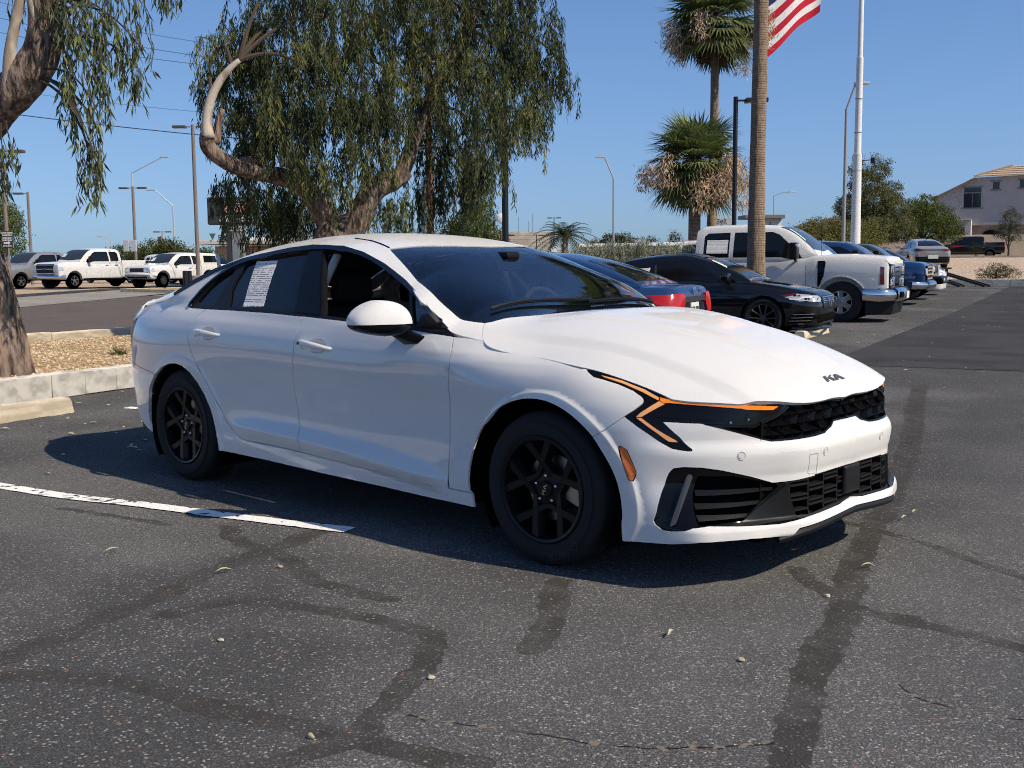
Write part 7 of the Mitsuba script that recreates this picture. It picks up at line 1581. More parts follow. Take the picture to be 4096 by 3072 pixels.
# ---------------------------------------------------------------- poles, signs, buildings, flag
bsdf('pole_brown', (.20, .165, .15), .6, 0, .3); bsdf('pole_black', (.010, .010, .011), .45, 0, .4); bsdf('pole_grey', (.30, .31, .33), .5, .2); bsdf('pole_silver', (.50, .52, .55), .45, .3)
bsdf('pole_white', proc(lambda p, n, uv: mix((.66, .66, .65), (.80, .80, .79), fbm(p.x * 6, p.y * 6, p.z * 1.2, 3))), .4, 0, .5)
bsdf('lamp_head', (.09, .08, .07), .5, .2); bsdf('lamp_lens', (.55, .55, .52), .3); bsdf('wire', (.02, .02, .022), .7)
bsdf('sign_dark', (.035, .036, .038), .5); bsdf('sign_white', (.72, .72, .70), .5); bsdf('sign_orange', (.70, .085, .015), .5); bsdf('pylon_grey', (.20, .21, .23), .55); bsdf('sign_green', (.05, .12, .11), .5)
def gzb(x, y): return float(gz(x, y) + berm(x, y))
RV, FV = np.array([.732, .681, 0]), np.array([-.682, .731, 0])
def lamp(name, label, x, y, top, mat, heads, r=.07, square=False, base=None, cat_='lamp post', hl=.55, z0=None, group=None):
    """parking lot lamp: heads = sideways directions (1 right, -1 left)"""
    z0 = gzb(x, y) if z0 is None else z0; k = thing(name, label, cat_, group)
    put('pole', (bar((x, y, z0), (x, y, top), r * 2) if square else tube([(x, y, z0), (x, y, (z0 + top) / 2), (x, y, top)], [r, r * .9, r * .8], 10)), mat, k)
    if base: put('concrete_base', move(cyl(base, .75, 24), x, y, z0 - .02), 'concrete', k)
    for s in heads:
        a = np.array([x, y, top - .10]) + RV * s * (r + .02); b_ = a + RV * s * .20; c_ = a + RV * s * (.20 + hl)
        put('arm', bar(a, b_ + RV * s * .05, .05), mat, k)
        h_ = hull([p_ + FV * e * .16 + [0, 0, q_] for p_ in (b_, c_) for e in (1, -1) for q_ in (-.045, .045)], .012)
        hk = put('lamp_head', h_, 'lamp_head' if mat != 'pole_black' else 'pole_black', k)
        put('lens', hull([p_ + FV * e * .12 + [0, 0, q_] for p_ in (b_ + RV * s * .06, c_ - RV * s * .06) for e in (1, -1) for q_ in (-.064, -.056)]), 'lamp_lens', hk, smooth=False)
    return k
def streetlight(name, label, x, y, zj, tip, mat='pole_silver', r=.085, curve=False, z0=None):
    """tip: (right, up) from the joint"""
    z0 = gzb(x, y) if z0 is None else z0; k = thing(name, label, 'street light')
    put('pole', tube([(x, y, z0), (x, y, (z0 + zj) / 2), (x, y, zj)], [r, r * .85, r * .7], 10), mat, k)
    j = np.array([x, y, zj]); e = j + RV * tip[0] + [0, 0, tip[1]]
    pts = [j - [0, 0, .3], j, j + (e - j) * .5 + ([0, 0, tip[1] * .3] if curve else 0 * j), e] if curve else [j - [0, 0, .3], j, (j + e) / 2, e]
    put('arm', tube(pts, r * .55, 8), mat, k); s = np.sign(tip[0])
    h_ = hull([e + RV * s * a + FV * b + [0, 0, c] for a in (-.05, .62) for b in (-.11, .11) for c in (-.03, .05)], .02); put('lamp_head', h_, 'pole_silver', k); return k
lamp('lot_lamp', 'tall brown lamp post with two flat heads on a round concrete base', -42.1, 23.25, 7.35, 'pole_brown', (1, -1), .095, base=.42)
lamp('lot_lamp', 'brown lamp post with two heads between the two large white pickups', -66.35, 33.42, 6.2, 'pole_brown', (1, -1), .11)
lamp('lot_lamp', 'brown lamp post carrying the parking sign, at the left edge', -42.33, 14.82, 5.75, 'pole_brown', (-1, 1), .09)
lamp('lot_lamp', 'brown lamp post with a single head in front of the feathery tree', -66.5, 26.48, 5.6, 'pole_brown', (-1,), .10)
streetlight('street_light', 'silver street light with a long arm rising to the right, behind the left lamp post', -89.5, 46.0, 9.0, (2.7, 1.35)); streetlight('street_light', 'silver street light with its arm to the left, between the lamp posts at left', -82.45, 45.77, 5.9, (-1.5, 1.3))
streetlight('street_light', 'small distant street light above the white long pickup bed', -138.2, 69.0, 4.2, (-1.1, .35), curve=True); streetlight('street_light', 'tall grey street light leaning left at its tip, right of the black square post', -46.15, 59.1, 6.8, (-.62, 1.5), 'pole_grey', .09)
streetlight('street_light', 'grey street light with its arm rising to the white flagpole', -22.56, 46.93, 8.3, (.42, 1.2), 'pole_grey', .10); streetlight('street_light', 'thin distant street light right of the near palm trunk', -58.3, 102.4, 7.6, (1.7, .4), 'pole_grey', .07, True)
lamp('square_lamp_post', 'black square lamp post rising into the eucalyptus foliage', -11.32, 10.92, 6.6, 'pole_black', (1, -1), .042, True)
lamp('black_lamp_post', 'black lamp post with one head, beside the near palm trunk', -13.04, 21.62, 5.46, 'pole_black', (1,), .044, True)
for k, (x, y, t, h_) in enumerate(((-69.0, 72.2, 3.5, (1,)), (-87., 100., 6.2, (1, -1)), (-85.0, 94.5, 4.0, (1,)), (-83.5, 97.2, 3.6, (-1,)))): lamp('far_lamp', ['dark lamp post with one head left of the long white-roofed building', 'thin distant double-headed lamp on the skyline', 'dark lamp post in front of the block building', 'second dark lamp post at the corner of the block building'][k], x, y, t, 'pole_black', h_, .06)
lamp('banner_lamp', 'distant lamp post with a ragged dark banner above the white camper pickup', -96.8, 52.9, 4.2, 'pole_grey', (1, -1), .07)
put('banner', hull([np.array([-96.8, 52.9, 0]) - RV * a + [0, 0, b] + FV * .02 * c for a, b in ((.1, 3.7), (.5, 3.6), (.45, 2.9), (.12, 2.75)) for c in (0, 1)]), 'bark_red', 'banner_lamp')
def board(name, label, c, w, h, mat, lines, cat_='sign', rightdir=RV[:2], d=.06, post=None, parent=None):
    """upright board facing the viewer's side; lines: (text, height, up from the middle, material)"""
    k = thing(name, label, cat_) if parent is None else parent; r_ = np.array([*rightdir, 0.]); r_ /= np.linalg.norm(r_); nrm = np.array([r_[1], -r_[0], 0])
    c = np.array(c, float); M = np.eye(4); M[:3, 0], M[:3, 1], M[:3, 2], M[:3, 3] = r_, -nrm, [0, 0, 1], c
    b = rbox(0, 0, 0, w, d, h, min(.03, d * .4)); b.apply_transform(M); key = put('panel', b, mat, k)
    for t, hh, up, mm in lines:
        if t == '->': m = trimesh.creation.extrude_polygon(Polygon([(-.5, -.12), (.2, -.12), (.2, -.3), (.5, 0), (.2, .3), (.2, .12), (-.5, .12)]), .004, engine='earcut'); m.apply_scale([hh, hh, 1])
        else: m = meshkit.text_mesh(t, hh, .006, True); m.vertices[:, 0] -= m.vertices[:, 0].max() / 2; m.vertices[:, 1] -= hh / 2
        v = m.vertices; m.vertices = c + v[:, :1] * r_ + (v[:, 1:2] + up) * [0, 0, 1] + nrm * (d / 2 + v[:, 2:] + .001)
        put('lettering', m, mm, key if parent is None else k, smooth=False)
    return k
board('parking_sign', 'black sign with white parking lettering and an arrow on the left lamp post', (-42.05, 14.72, 2.19), .42, .66, 'sign_dark', [('CUSTOMER', .062, .26, 'sign_white'), ('PARKING', .062, .17, 'sign_white'), ('SERVICE', .062, .06, 'sign_white'), ('PARKING', .062, -.03, 'sign_white'), ('->', .26, -.135, 'sign_white'), ('RV & BUS', .055, -.25, 'sign_white')])
# pylon sign behind the eucalyptus
py = thing('pylon_sign', 'roadside pylon sign with an orange band and white numbers behind the hanging foliage', 'sign')
c = np.array([-50.15, 30.75, 0]); r_ = RV
M = lambda m, a, b, z: (m.apply_transform(np.array([[RV[0], FV[0], 0, c[0] + RV[0] * a + FV[0] * b], [RV[1], FV[1], 0, c[1] + RV[1] * a + FV[1] * b], [0, 0, 1, z], [0, 0, 0, 1]])), m)[1]
put('pylon', M(rbox(0, 0, 0, .62, .5, 3.6, .02), .0, 0, 1.5), 'pylon_grey', py); put('pylon_side', M(rbox(0, 0, 0, .30, .5, 3.6, .02), -.47, .03, 1.5), 'sign_dark', py)
put('cabinet', M(rbox(0, 0, 0, 2.30, .6, 1.5, .08), -.45, 0, 3.98), 'sign_dark', py)
put('face', M(rbox(0, 0, 0, 1.36, .05, .30, .01), .05, -.31, 4.42), 'sign_white', py); put('orange_band', M(rbox(0, 0, 0, 1.36, .05, .36, .01), .05, -.31, 4.06), 'sign_white', py); put('number_panel', M(rbox(0, 0, 0, 1.36, .05, .50, .01), .05, -.31, 3.56), 'sign_dark', py)
def flat_text(t, h, a, b, z, mat):
    m = meshkit.text_mesh(t, h, .01, True); m.vertices[:, 0] -= m.vertices[:, 0].max() / 2; v = m.vertices; m.vertices = np.c_[v[:, 0], -v[:, 2], v[:, 1] - h / 2]; put('lettering', M(m, a, b, z), mat, py, smooth=False)
flat_text('WE BUY', .24, .1, -.345, 4.42, 'sign_dark'); flat_text('TRUCKS', .31, .08, -.345, 4.06, 'sign_orange'); flat_text('623-562', .34, .08, -.345, 3.56, 'sign_white'); flat_text('2021', .26, .06, -.26, 3.02, 'sign_white')
# low brick building
bsdf('stucco_tan', proc(lambda p, n, uv: mix((.36, .27, .20), (.44, .34, .26), fbm(p.x * 2, p.y * 2, p.z * 2, 3))), .9, 0, .1); bsdf('brick_red', (.34, .20, .14), .9, 0, .1); bsdf('brick_pale', (.42, .27, .19), .9, 0, .1); bsdf('fascia', (.50, .47, .42), .7)
bb = thing('low_brick_building', 'low tan and brick building with a deep flat roof edge behind the pylon sign', 'building')
c = np.array([-98.2, 65.3, 0])
put('wall', M(rbox(0, 0, 0, 12.5, 5, 3.6, .02), 2.2, 2.8, 1.0), 'brick_red', bb); put('corner_wall', M(rbox(0, 0, 0, 1.7, 5.1, 3.6, .02), -4.2, 2.8, 1.0), 'stucco_tan', bb); put('roof', M(rbox(0, 0, 0, 17, 8, .42, .05), 2.0, 2.4, 3.18), 'fascia', bb); put('parapet', M(rbox(0, 0, 0, 13.5, 4, .34, .03), 2.6, 3.6, 3.55), 'sign_white', bb)
for r in range(9): put('brick_course', M(rbox(0, 0, 0, 9.6, .06, .17, .01), 3.0, .28, .9 + .235 * r), 'brick_pale', bb, smooth=False)
m = meshkit.text_mesh('Burns', .52, .03, True); v = m.vertices; m.vertices = np.c_[v[:, 0], -v[:, 2], v[:, 1]]; put('lettering', M(m, -4.2, -1.7, 3.42), 'sign_dark', bb, smooth=False)
m = meshkit.text_mesh('Mattress', .52, .03, True); v = m.vertices; m.vertices = np.c_[v[:, 0], -v[:, 2], v[:, 1]]; put('lettering', M(m, 2.2, -1.7, 3.42), 'sign_dark', bb, smooth=False)
put('logo_mark', M(trimesh.creation.extrude_polygon(Polygon([(-.35, .35), (.35, .35), (0, -.35)]), .05, engine='earcut').apply_transform(trimesh.transformations.rotation_matrix(math.pi / 2, [1, 0, 0])), -4.75, -1.7, 3.75), 'sign_green', bb, smooth=False)
fl_ = thing('feather_banner', 'grey banner with white lettering on two thin posts before the brick building', 'banner'); c = np.array([-47.6, 33.4, 0])
put('cloth', M(rbox(0, 0, 0, .62, .02, .55, .008), .35, 0, 1.95), 'pylon_grey', fl_); put('lettering', (lambda m: M(m, .08, -.02, 1.84))((lambda m: (setattr(m, 'vertices', np.c_[m.vertices[:, 0], -m.vertices[:, 2], m.vertices[:, 1]]), m)[1])(meshkit.text_mesh('USED', .20, .004, True))), 'sign_white', fl_, smooth=False)
for a in (.0, .70): put('post', M(tube([(0, 0, -.2), (0, 0, 2.35)], .022, 6), a, .02, 0), 'pole_grey', fl_)
# utility pole, wires
up_ = thing('utility_pole', 'reddish brown wooden utility pole behind the eucalyptus foliage', 'utility pole'); x, y = -37.3, 33.2
put('pole', tube([(x, y, 0), (x - .02, y, 6), (x - .05, y, 11.5)], [.19, .17, .14], 12), 'bark_red', up_); put('crossarm', bar((x - 1.0 * RV[0], y - RV[1], 10.6), (x + RV[0], y + RV[1], 10.6), .12), 'bark_red', up_)
pw_ = thing('white_post', 'white steel pole standing just left of the wooden utility pole', 'pole'); x2, y2 = np.array([-37.5, 33.5]) - RV[:2] * .42; put('pole', tube([(x2, y2, 0), (x2, y2, 5.2)], .10, 10), 'pole_white', pw_)
for k, (pa, pb, r_) in enumerate((((85, 715), (1390, 878), .022), ((200, 585), (1285, 723), .008), ((360, 270), (1180, 412), .012), ((360, 190), (1150, 352), .012), ((340, 90), (1120, 258), .010))):
    e = []
    for (u_, w_), d_ in ((pa, 58.), (pb, 56.)):
        q_ = (_f + (u_ * .6329 - 2048) / 4470 * _r + (1536 - w_ * .6329) / 4470 * _u); e.append(EYE + q_ / (q_[:2] @ FV[:2]) * d_)
    e0, e1 = e; L = e1 - e0; a, b_ = e0 - L * 1.2, e1 + L * .45; t = np.linspace(0, 1, 24)[:, None]; sag = -.35 * (1 - (2 * t - 1) ** 2)
    kk = thing('power_line', ['thick lowest cable crossing the sky at the left', 'faint thin wire just above the thick cable', 'third wire from the bottom in the left sky', 'fourth wire from the bottom in the left sky', 'topmost wire in the left sky'][k], 'cable'); put('wire', tube(a + (b_ - a) * t + [0, 0, 1] * (sag + .30), r_, 5), 'wire', kk)
gk = thing('guy_wires', 'thin guy wires slanting down right of the wooden utility pole', 'cable')
for s in (0, .45, .75): put('wire', tube([np.array([-37.3, 33.2, 8.5]) + RV * s, np.array([-37.3, 33.2, 1.5]) + RV * (3.2 + s)], .009, 4), 'wire', gk)
# block building with dish, long building, small far things
def _cmu(p, n, uv): return mix((.36, .32, .27), (.50, .46, .40), noise(p.x * 1.2 + p.y * 1.2, p.z * 2.4, 3))
bsdf('block_wall', proc(_cmu), .9, 0, .1); bsdf('roof_white', (.72, .72, .70), .6); bsdf('wall_grey', (.16, .16, .17), .8)
cb = thing('block_building', 'pale block building with a white satellite dish on its roof', 'building'); c = np.array([-96.8, 107.5, 0])
put('wall', M(rbox(0, 0, 0, 9.0, 10, 5.4, .03), -2.6, 5, 2.0), 'block_wall', cb); put('dark_end', M(rbox(0, 0, 0, .8, 9.8, 5.3, .03), 2.2, 5, 1.98), 'wall_grey', cb)
for r in range(7): put('block_course', M(rbox(0, 0, 0, 8.9, .05, .05, .01), -2.6, -.01, 1.3 + .5 * r), 'concrete_tan', cb, smooth=False)
put('dish', M(lathe([(1e-5, 0), (.45, .06), (.75, .2), (.74, .24), (.44, .1), (1e-5, .05)], 24), -4.4, 3, 6.6), 'roof_white', cb); put('dish_post', M(tube([(0, .1, 4.6), (0, .1, 6.6)], .06, 6), -4.4, 3, 0), 'pole_grey', cb)
for a, h_ in ((-2.2, 6.8), (-.8, 6.2), (-.3, 7.2)): put('antenna', M(tube([(0, 0, 4.6), (0, 0, h_)], .025, 4), a, 3, 0), 'wire', cb)
put('window', M(rbox(0, 0, 0, .9, .1, .5, .02), -4.8, -.02, 2.2), 'pane_dark', cb)
lb = thing('long_building', 'long low building with a thin white roof on the skyline', 'building'); A_, B_ = np.array([-86.3, 103.7]), np.array([-60., 126.])
ln_ = np.linalg.norm(B_ - A_); an = math.degrees(math.atan2(*(B_ - A_)[::-1]))
put('wall', rbox(ln_ / 2, 5, .8, ln_ - .6, 9, 3.4, .03), 'wall_grey', lb, tw=pose(*A_, an)); rf = rbox(ln_ / 2, 4.6, 2.72, ln_, 10.5, .42, .05); rf.vertices[:, 2] += rf.vertices[:, 0] / ln_ * .35; put('roof', rf, 'roof_white', lb, tw=pose(*A_, an))
for a in (8, 14, 21): put('roof_unit', rbox(a, 4, 3.25, 1.4, 1.2, .5, .04), 'pole_grey', lb, tw=pose(*A_, an))
for a in np.arange(2, 33, 3.6): put('window', rbox(a, .45, 1.2, 2.0, .1, 1.0, .02), 'pane_dark', lb, tw=pose(*A_, an))
sh = thing('shade_tent', 'small grey shade canopy behind the date palm', 'canopy'); c = np.array([-66.5, 77.5, 0]); put('canopy', M(hull([(-1.5, -1, 1.9), (1.9, -1, 1.5), (1.9, 1.5, 1.5), (-1.5, 1.5, 1.9), (-.7, 0, 2.4)], .03), 0, 0, 0), 'pole_silver', sh)
for a in (-1.4, 1.85): put('post', M(tube([(0, 0, -.3), (0, 0, 1.7)], .04, 6), a, -.9, 0), 'pole_silver', sh)
wt = thing('white_roof_tower', 'white square roof tower with a brown flat cap left of the white pickup cab', 'building'); c = np.array([-44.5, 77.0, 0]); put('tower', M(rbox(0, 0, 0, 1.9, 1.9, 5.2, .03), .2, 0, 1.7), 'roof_white', wt); put('cap', M(rbox(0, 0, 0, 3.2, 3.0, .30, .03), -.3, 0, 4.42), 'pole_brown', wt)
put('curved_mark', M(tube([(.25 * math.cos(t) * 2.2, -.98, .45 * math.sin(t)) for t in np.linspace(2.6, 5.2, 12)], .035, 5), .75, 0, 3.75), 'sign_dark', wt)
bs = board('street_name_sign', 'grey street name sign above the white pickup roof', (-24.2, 38.55, 2.86), .95, .34, 'pole_silver', [('Bell', .20, -.02, 'sign_dark')]); put('post', tube([(-24.2, 38.6, 0), (-24.2, 38.6, 2.8)], .05, 8), 'pole_grey', bs)
# flagpole and flag
fp = thing('flagpole', 'tall white stepped steel flagpole right of the palms', 'flagpole'); x, y = -17.55, 37.93
put('pole', tube([(x, y, -.1), (x, y, 5.3), (x, y, 5.31), (x, y, 9.0), (x, y, 9.01), (x, y, 13.5), (x, y, 20)], [.21, .165, .135, .13, .105, .09, .06], 16), 'pole_white', fp)
for z_ in (7.4, 6.1, 4.6): put('joint', tube([(x, y, z_), (x, y, z_ + .03)], .150 if z_ > 5.3 else .175, 16), 'pole_grey', fp)
put('floodlight_arm', tube([(x, y, 5.0), (x + RV[0] * .55, y + RV[1] * .55, 5.05)], .02, 6), 'pole_black', fp); put('floodlight', move(rbox(0, 0, 0, .16, .14, .22, .02), x + RV[0] * .62, y + RV[1] * .62, 5.03), 'pole_black', fp)
f2 = thing('rear_flagpole', 'slim flagpole hidden behind the near palm trunk, carrying the flag', 'flagpole'); hx = np.array([-28.33, 48.35]); put('pole', tube([(*hx, 0), (*hx, 10), (*hx, 20.8)], [.13, .11, .07], 10), 'pole_white', f2)
bsdf('flag_red', (.48, .020, .040), .75, 0, .1, sheen=.5); bsdf('flag_white', (.74, .73, .74), .75, 0, .1); bsdf('flag_blue', (.02, .035, .15), .75, 0, .1)
fg = thing('striped_flag', 'large red and white striped flag waving behind the near palm trunk', 'flag')
NS, FL, SW = 13, 8.6, .43
top = np.array([*hx, 16.9])
def flagpt(u, v):      # u along the fly 0..1, v down the hoist 0..1
    x_ = u * FL * .42; droop = u * 1.0 - 2.3 * v * u * .0
    wv = .22 * np.sin(u * 7 + v * 2.4) * (.25 + u); z_ = -v * NS * SW * (1 - .06 * u) + 2.7 * u ** 1.15 - .25 * np.sin(u * 6.5 + v * 1.2) * u
    curl = np.clip((v - .93) / .07, 0, 1)
    return top + RV * np.expand_dims(x_ + .16 * np.sin(v * 9 + u * 2) * u, -1) + FV * np.expand_dims(wv + u * .9, -1) + np.array([0, 0, 1.]) * np.expand_dims(z_, -1)
for s in range(NS):
    uu, vv = np.meshgrid(np.linspace(.0 if s > 6 else .4, 1, 40), np.linspace(s / NS, (s + 1) / NS, 5), indexing='ij'); Pm = flagpt(uu, vv); m_ = 5; i, j = np.meshgrid(np.arange(39), np.arange(4), indexing='ij'); q = np.stack([i * m_ + j, (i + 1) * m_ + j, (i + 1) * m_ + j + 1, i * m_ + j + 1], -1).reshape(-1, 4)
    put('stripe', (Pm.reshape(-1, 3), q), 'flag_red' if s % 2 == 0 else 'flag_white', fg, smooth=True)
uu, vv = np.meshgrid(np.linspace(0, .4, 20), np.linspace(0, 7 / NS, 20), indexing='ij'); Pm = flagpt(uu, vv); i, j = np.meshgrid(np.arange(19), np.arange(19), indexing='ij'); q = np.stack([i * 20 + j, (i + 1) * 20 + j, (i + 1) * 20 + j + 1, i * 20 + j + 1], -1).reshape(-1, 4); put('canton', (Pm.reshape(-1, 3), q), 'flag_blue', fg, smooth=True)
# ramps under the grey car
rp = thing('car_ramps', 'pair of dark steel ramps sloping down from the raised grey sedan to the asphalt', 'ramp')
bsdf('ramp_steel', (.03, .028, .027), .6, .3)
for a, b_ in (((-18.95, 49.4, .52), (-16.1, 48.35, -.17)), ((-18.35, 48.15, .22), (-17.05, 47.8, -.17))):
    d_ = np.array(b_) - a; s_ = unit(np.cross(d_, [0, 0, 1])) * .17
    for e in (1, -1): put('rail', bar(np.array(a) + s_ * e, np.array(b_) + s_ * e, .06, .10), 'ramp_steel', rp)
    for t in np.linspace(.03, .97, 14): put('rung', bar(a + d_ * t - s_, a + d_ * t + s_, .035), 'ramp_steel', rp)
hh = np.array([math.cos(math.radians(126.)), math.sin(math.radians(126.))]); sd_ = np.array([-hh[1], hh[0]])
for s in (1, -1):
    p0 = np.array([-19.35, 49.95]) + hh * .3 + sd_ * s * .80; p1 = p0 + hh * 4.2; put('deck_rail', bar((*p0, .62), (*p1, .60), .36, .08), 'ramp_steel', rp)
    for t in (.05, .95): q_ = p0 + (p1 - p0) * t; put('stand', bar((*q_, gzb(*q_)), (*q_, .60), .10), 'ramp_steel', rp)
# lot island at the tall lamp, bollards
li = struct('lot_island', dn_sheet(-36.2, -30.5, 31.8, 36.0, .13, .5), 'gravel_base'); ik = thing('island_kerb', 'pale kerb edging the small island at the tall lamp post', 'kerb')
for a, b_ in (((-36.3, 31.7), (-30.4, 31.7)), ((-36.3, 31.7), (-36.3, 36)), ((-30.4, 31.7), (-30.4, 36))):
    p_, q_ = dn(*a), dn(*b_); put('kerb_length', bar((*p_, gzb(*p_) + .05), (*q_, gzb(*q_) + .05), .22, .22), 'concrete_tan', ik)
for k, o_ in enumerate((0, .32)):
    p_ = np.array([-41.55, 22.35]) + RV[:2] * (o_ - .1) - FV[:2] * .4 * k; b_ = thing('bollard', ['black round bollard beside the concrete lamp base, left one', 'black round bollard beside the concrete lamp base, right one'][k], 'bollard', 'bollards at the lamp base'); put('post', move(cyl(.10, .85, 16), *p_, gzb(*p_) + .1), 'pole_black', b_)
for k, o_ in enumerate((-.35, .05)):
    c = np.array([-66.0, 33.0, 0]); bx = thing('utility_box', ['grey metal box on the left of the brown lamp post', 'grey metal box on the right of the brown lamp post'][k], 'box', 'boxes on the lamp post'); put('case', M(rbox(0, 0, 0, .36, .2, .75, .02), o_ * 1.2 + .05, 0, 2.3), 'pole_silver', bx)
# wall, house, hill
bsdf('stucco_grey', proc(lambda p, n, uv: mix((.40, .37, .36), (.47, .44, .43), fbm(p.x * 1.5, p.y * 1.5, p.z * 1.5, 3))), .9, 0, .1); bsdf('stucco_trim', (.52, .42, .33), .9); bsdf('trim_grey', (.22, .21, .22), .8); bsdf('wall_tan', proc(lambda p, n, uv: mix((.26, .22, .18), (.33, .28, .23), fbm(p.x * 2, p.y * 2, p.z * 2, 3))), .9, 0, .1); bsdf('tile', (.44, .33, .23), .85, 0, .15); bsdf('tile_dark', (.30, .23, .17), .85, 0, .15)
gw = thing('garden_wall', 'tan block wall with a capped pillar in front of the house', 'wall'); W0, W1 = np.array([-41.57, 98.93]), np.array([-26.0, 113.4]); Lw = np.linalg.norm(W1 - W0); aw = math.degrees(math.atan2(*(W1 - W0)[::-1]))
put('wall', rbox(Lw / 2, 0, 1.95, Lw, .22, 2.15, .02), 'wall_tan', gw, tw=pose(*W0, aw))
put('cap', rbox(Lw / 2, 0, 3.05, Lw, .28, .07, .01), 'stucco_trim', gw, tw=pose(*W0, aw))
put('pillar', rbox(-.25, 0, 2.05, .62, .62, 2.4, .03), 'wall_tan', gw, tw=pose(*W0, aw)); put('pillar_cap', rbox(-.25, 0, 3.3, .72, .72, .12, .04), 'stucco_trim', gw, tw=pose(*W0, aw))
hs = thing('stucco_house', 'two-storey grey stucco house with a tan tiled roof at the right edge', 'house'); H0 = np.array([-42.5, 106.25]); H1 = H0 + np.array([.953, .303]) * 17; ah = math.degrees(math.atan2(*(H1 - H0)[::-1])); TW = pose(*H0, ah)
X = lambda px_: (px_ - 690) * .3496 * 112 / 4470 * 1.0    # metres along the front for a column of the enlarged photograph
prof = [(0, 1.0), (0, 6.85), (X(1110) , 8.62), (13.5, 8.95), (13.5, 1.0)]
wallp = Polygon([(0, 4.15), (0, 6.95), (X(1110), 8.70), (13.5, 8.95), (13.5, 4.15)])
wins = [(985, 1165, 475, 695), (1280, 1350, 420, 500), (1550, 1622, 405, 492)]
zz = lambda v: 1.305 + (1053 - (620 + v * .3496)) / 4470 * 112 - .25
hole = wallp
for a, b_, t, u_ in wins: hole = hole.difference(shapely.box(X(a), zz(u_), X(b_), zz(t)))
def wallmesh(pg, depth, y): m = trimesh.creation.extrude_polygon(pg, depth, engine='earcut'); v = m.vertices; m.vertices = np.c_[v[:, 0], y + depth - v[:, 2], v[:, 1]]; m.invert(); return m
put('wall', wallmesh(hole, .3, 0), 'stucco_grey', hs, tw=TW, smooth=False); put('lower_wall', rbox(6.75, 1.6, 2.3, 13.5, .3, 3.9, .02), 'stucco_grey', hs, tw=TW, smooth=False); put('soffit', box(0, 13.5, .02, 1.6, 4.1, 4.14), 'stucco_grey', hs, tw=TW, smooth=False)
put('side_wall', box(.0, .3, .3, 9, 1, 6.8), 'stucco_grey', hs, tw=TW, smooth=False)
for a, b_, t, u_ in wins:
    x0, x1, z1, z0 = X(a), X(b_), zz(t), zz(u_); wk = put('window', box(x0, x1, .12, .15, z0, z1), 'pane_mid', hs, tw=TW, smooth=False)
    for nm, bx in (('lintel', box(x0 - .15, x1 + .15, -.06, .05, z1, z1 + .14)), ('sill', box(x0 - .18, x1 + .18, -.08, .05, z0 - .14, z0))): put(nm, bx, 'trim_grey', wk, tw=TW, smooth=False)
    if a == 985: put('frame', join([box((x0 + x1) / 2 - .03, (x0 + x1) / 2 + .03, .08, .14, z0, z0 + (z1 - z0) * .74), box(x0, x1, .08, .14, z0 + (z1 - z0) * .72, z0 + (z1 - z0) * .78)]), 'trim_grey', wk, tw=TW, smooth=False)
# porch
px0, px1 = X(690) - .1, X(1080); out_ = Polygon([(px0, 1), (px0, 4.5), (px1, 4.62), (px1, 1)]).difference(Polygon([(px0 + .42, 1), (px0 + .42, 3.85), (px1 - .55, 3.95), (px1 - .55, 1)]))
put('porch', wallmesh(out_, .5, -1.5), 'stucco_grey', hs, tw=TW, smooth=False); put('porch_trim', bar((px0 - .05, -1.58, 4.52), (px1 + .05, -1.58, 4.66), .12), 'stucco_trim', hs, tw=TW, smooth=False); put('porch_side', box(px1 - .2, px1, -1.4, 1.4, 1, 4.6), 'stucco_trim', hs, tw=TW, smooth=False); put('porch_top', box(px0, px1, -1.4, .0, 4.3, 4.48), 'stucco_grey', hs, tw=TW, smooth=False)
for a, b_ in ((X(810), X(995)), (X(1187), X(1355))):
    t = np.linspace(np.pi, 0, 16); cx_ = (a + b_) / 2; ar = Polygon([(a, 2.4), *[(cx_ + (b_ - a) / 2 * math.cos(q_), 3.2 + .45 * math.sin(q_)) for q_ in t], (b_, 2.4)])
    wk = put('arched_window', wallmesh(ar, .04, 1.38), 'pane_dark', hs, tw=TW, smooth=False); put('frame', wallmesh(ar.buffer(.12).difference(ar), .08, 1.36), 'trim_grey', wk, tw=TW, smooth=False)
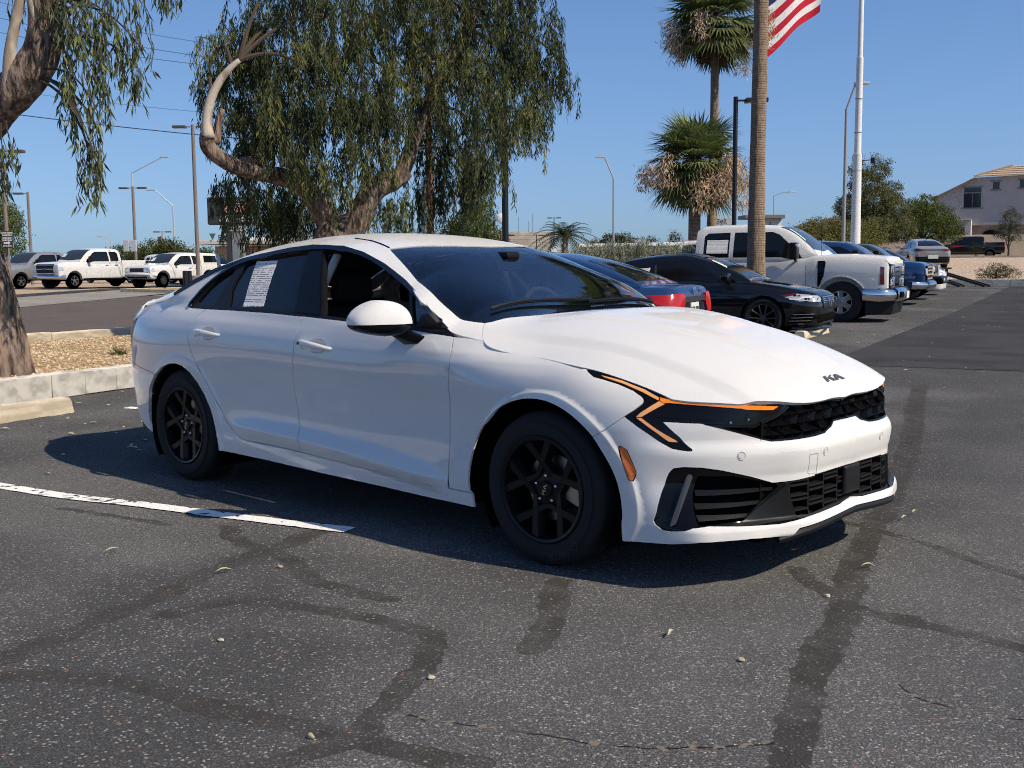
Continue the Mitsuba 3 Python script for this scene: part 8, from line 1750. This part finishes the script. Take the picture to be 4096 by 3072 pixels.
# roof: hip towards the viewer with tile courses
rk_ = put('roof', hull([(-.45, -.5, 6.75), (-.45, 9, 6.75), (X(1110) - .1, -.55, 8.72), (X(1110) - .1, 9, 8.72), (-.45, -.5, 6.65), (-.45, 9, 6.65), (X(1110) - .1, -.55, 8.60), (X(1110) - .1, 9, 8.6)]), 'tile_dark', hs, tw=TW, smooth=False)
for r in range(5):
    t0, t1 = r / 5, (r + 1) / 5; xa, xb = X(1095), X(1475); za, zt_ = 8.75, 9.95
    l0, l1 = xa + (xb - xa) * t0, xa + (xb - xa) * t1
    put('tile_course', hull([(l0, -.55 + 4 * t0, za + (zt_ - za) * t0), (l1, -.55 + 4 * t1, za + (zt_ - za) * t1), (15.5 - 3.2 * t0, -.55 + 4 * t0, za + .1 + (zt_ - za) * t0), (15.5 - 3.2 * t1, -.55 + 4 * t1, za + .1 + (zt_ - za) * t1), (l0, -.55 + 4 * t0, za + .10 + (zt_ - za) * t0), (15.5 - 3.2 * t0, -.55 + 4 * t0, za + .2 + (zt_ - za) * t0)]), 'tile' if r % 2 else 'tile', hs, tw=TW, smooth=False)
for k in range(22):
    t = k / 22; put('ridge_tile', rbox(X(1095) + (X(1475) - X(1095)) * t, -.55 + 4 * t, 8.80 + 1.2 * t + .05, .20, .22, .13, .04, 6), 'tile', hs, tw=TW, smooth=40)
hl_ = np.linspace(-120, 140, 60); V = []
for a in hl_:
    for b_ in np.linspace(-1, 1, 9): V.append((*(np.array([-324.7, 647.]) + RV[:2] * a + FV[:2] * b_ * 60), max(-4, (27 * math.exp(-((a - 4) / 34) ** 2) + 9 * math.exp(-((a + 70) / 40) ** 2) + 5 * meshkit.fbm(np.array([a * .06, b_ * 2, 0])) - 2) * (1 - b_ * b_) - 1)))
i, j = np.meshgrid(np.arange(59), np.arange(8), indexing='ij'); q = np.stack([i * 9 + j, (i + 1) * 9 + j, (i + 1) * 9 + j + 1, i * 9 + j + 1], -1).reshape(-1, 4)
bsdf('hill_rock', proc(lambda p, n, uv: mix((.14, .105, .09), (.24, .185, .16), fbm(p.x * .08, p.y * .08, p.z * .12, 4))), .95, 0, .05); struct('hill', (np.array(V), q), 'hill_rock', smooth=True)
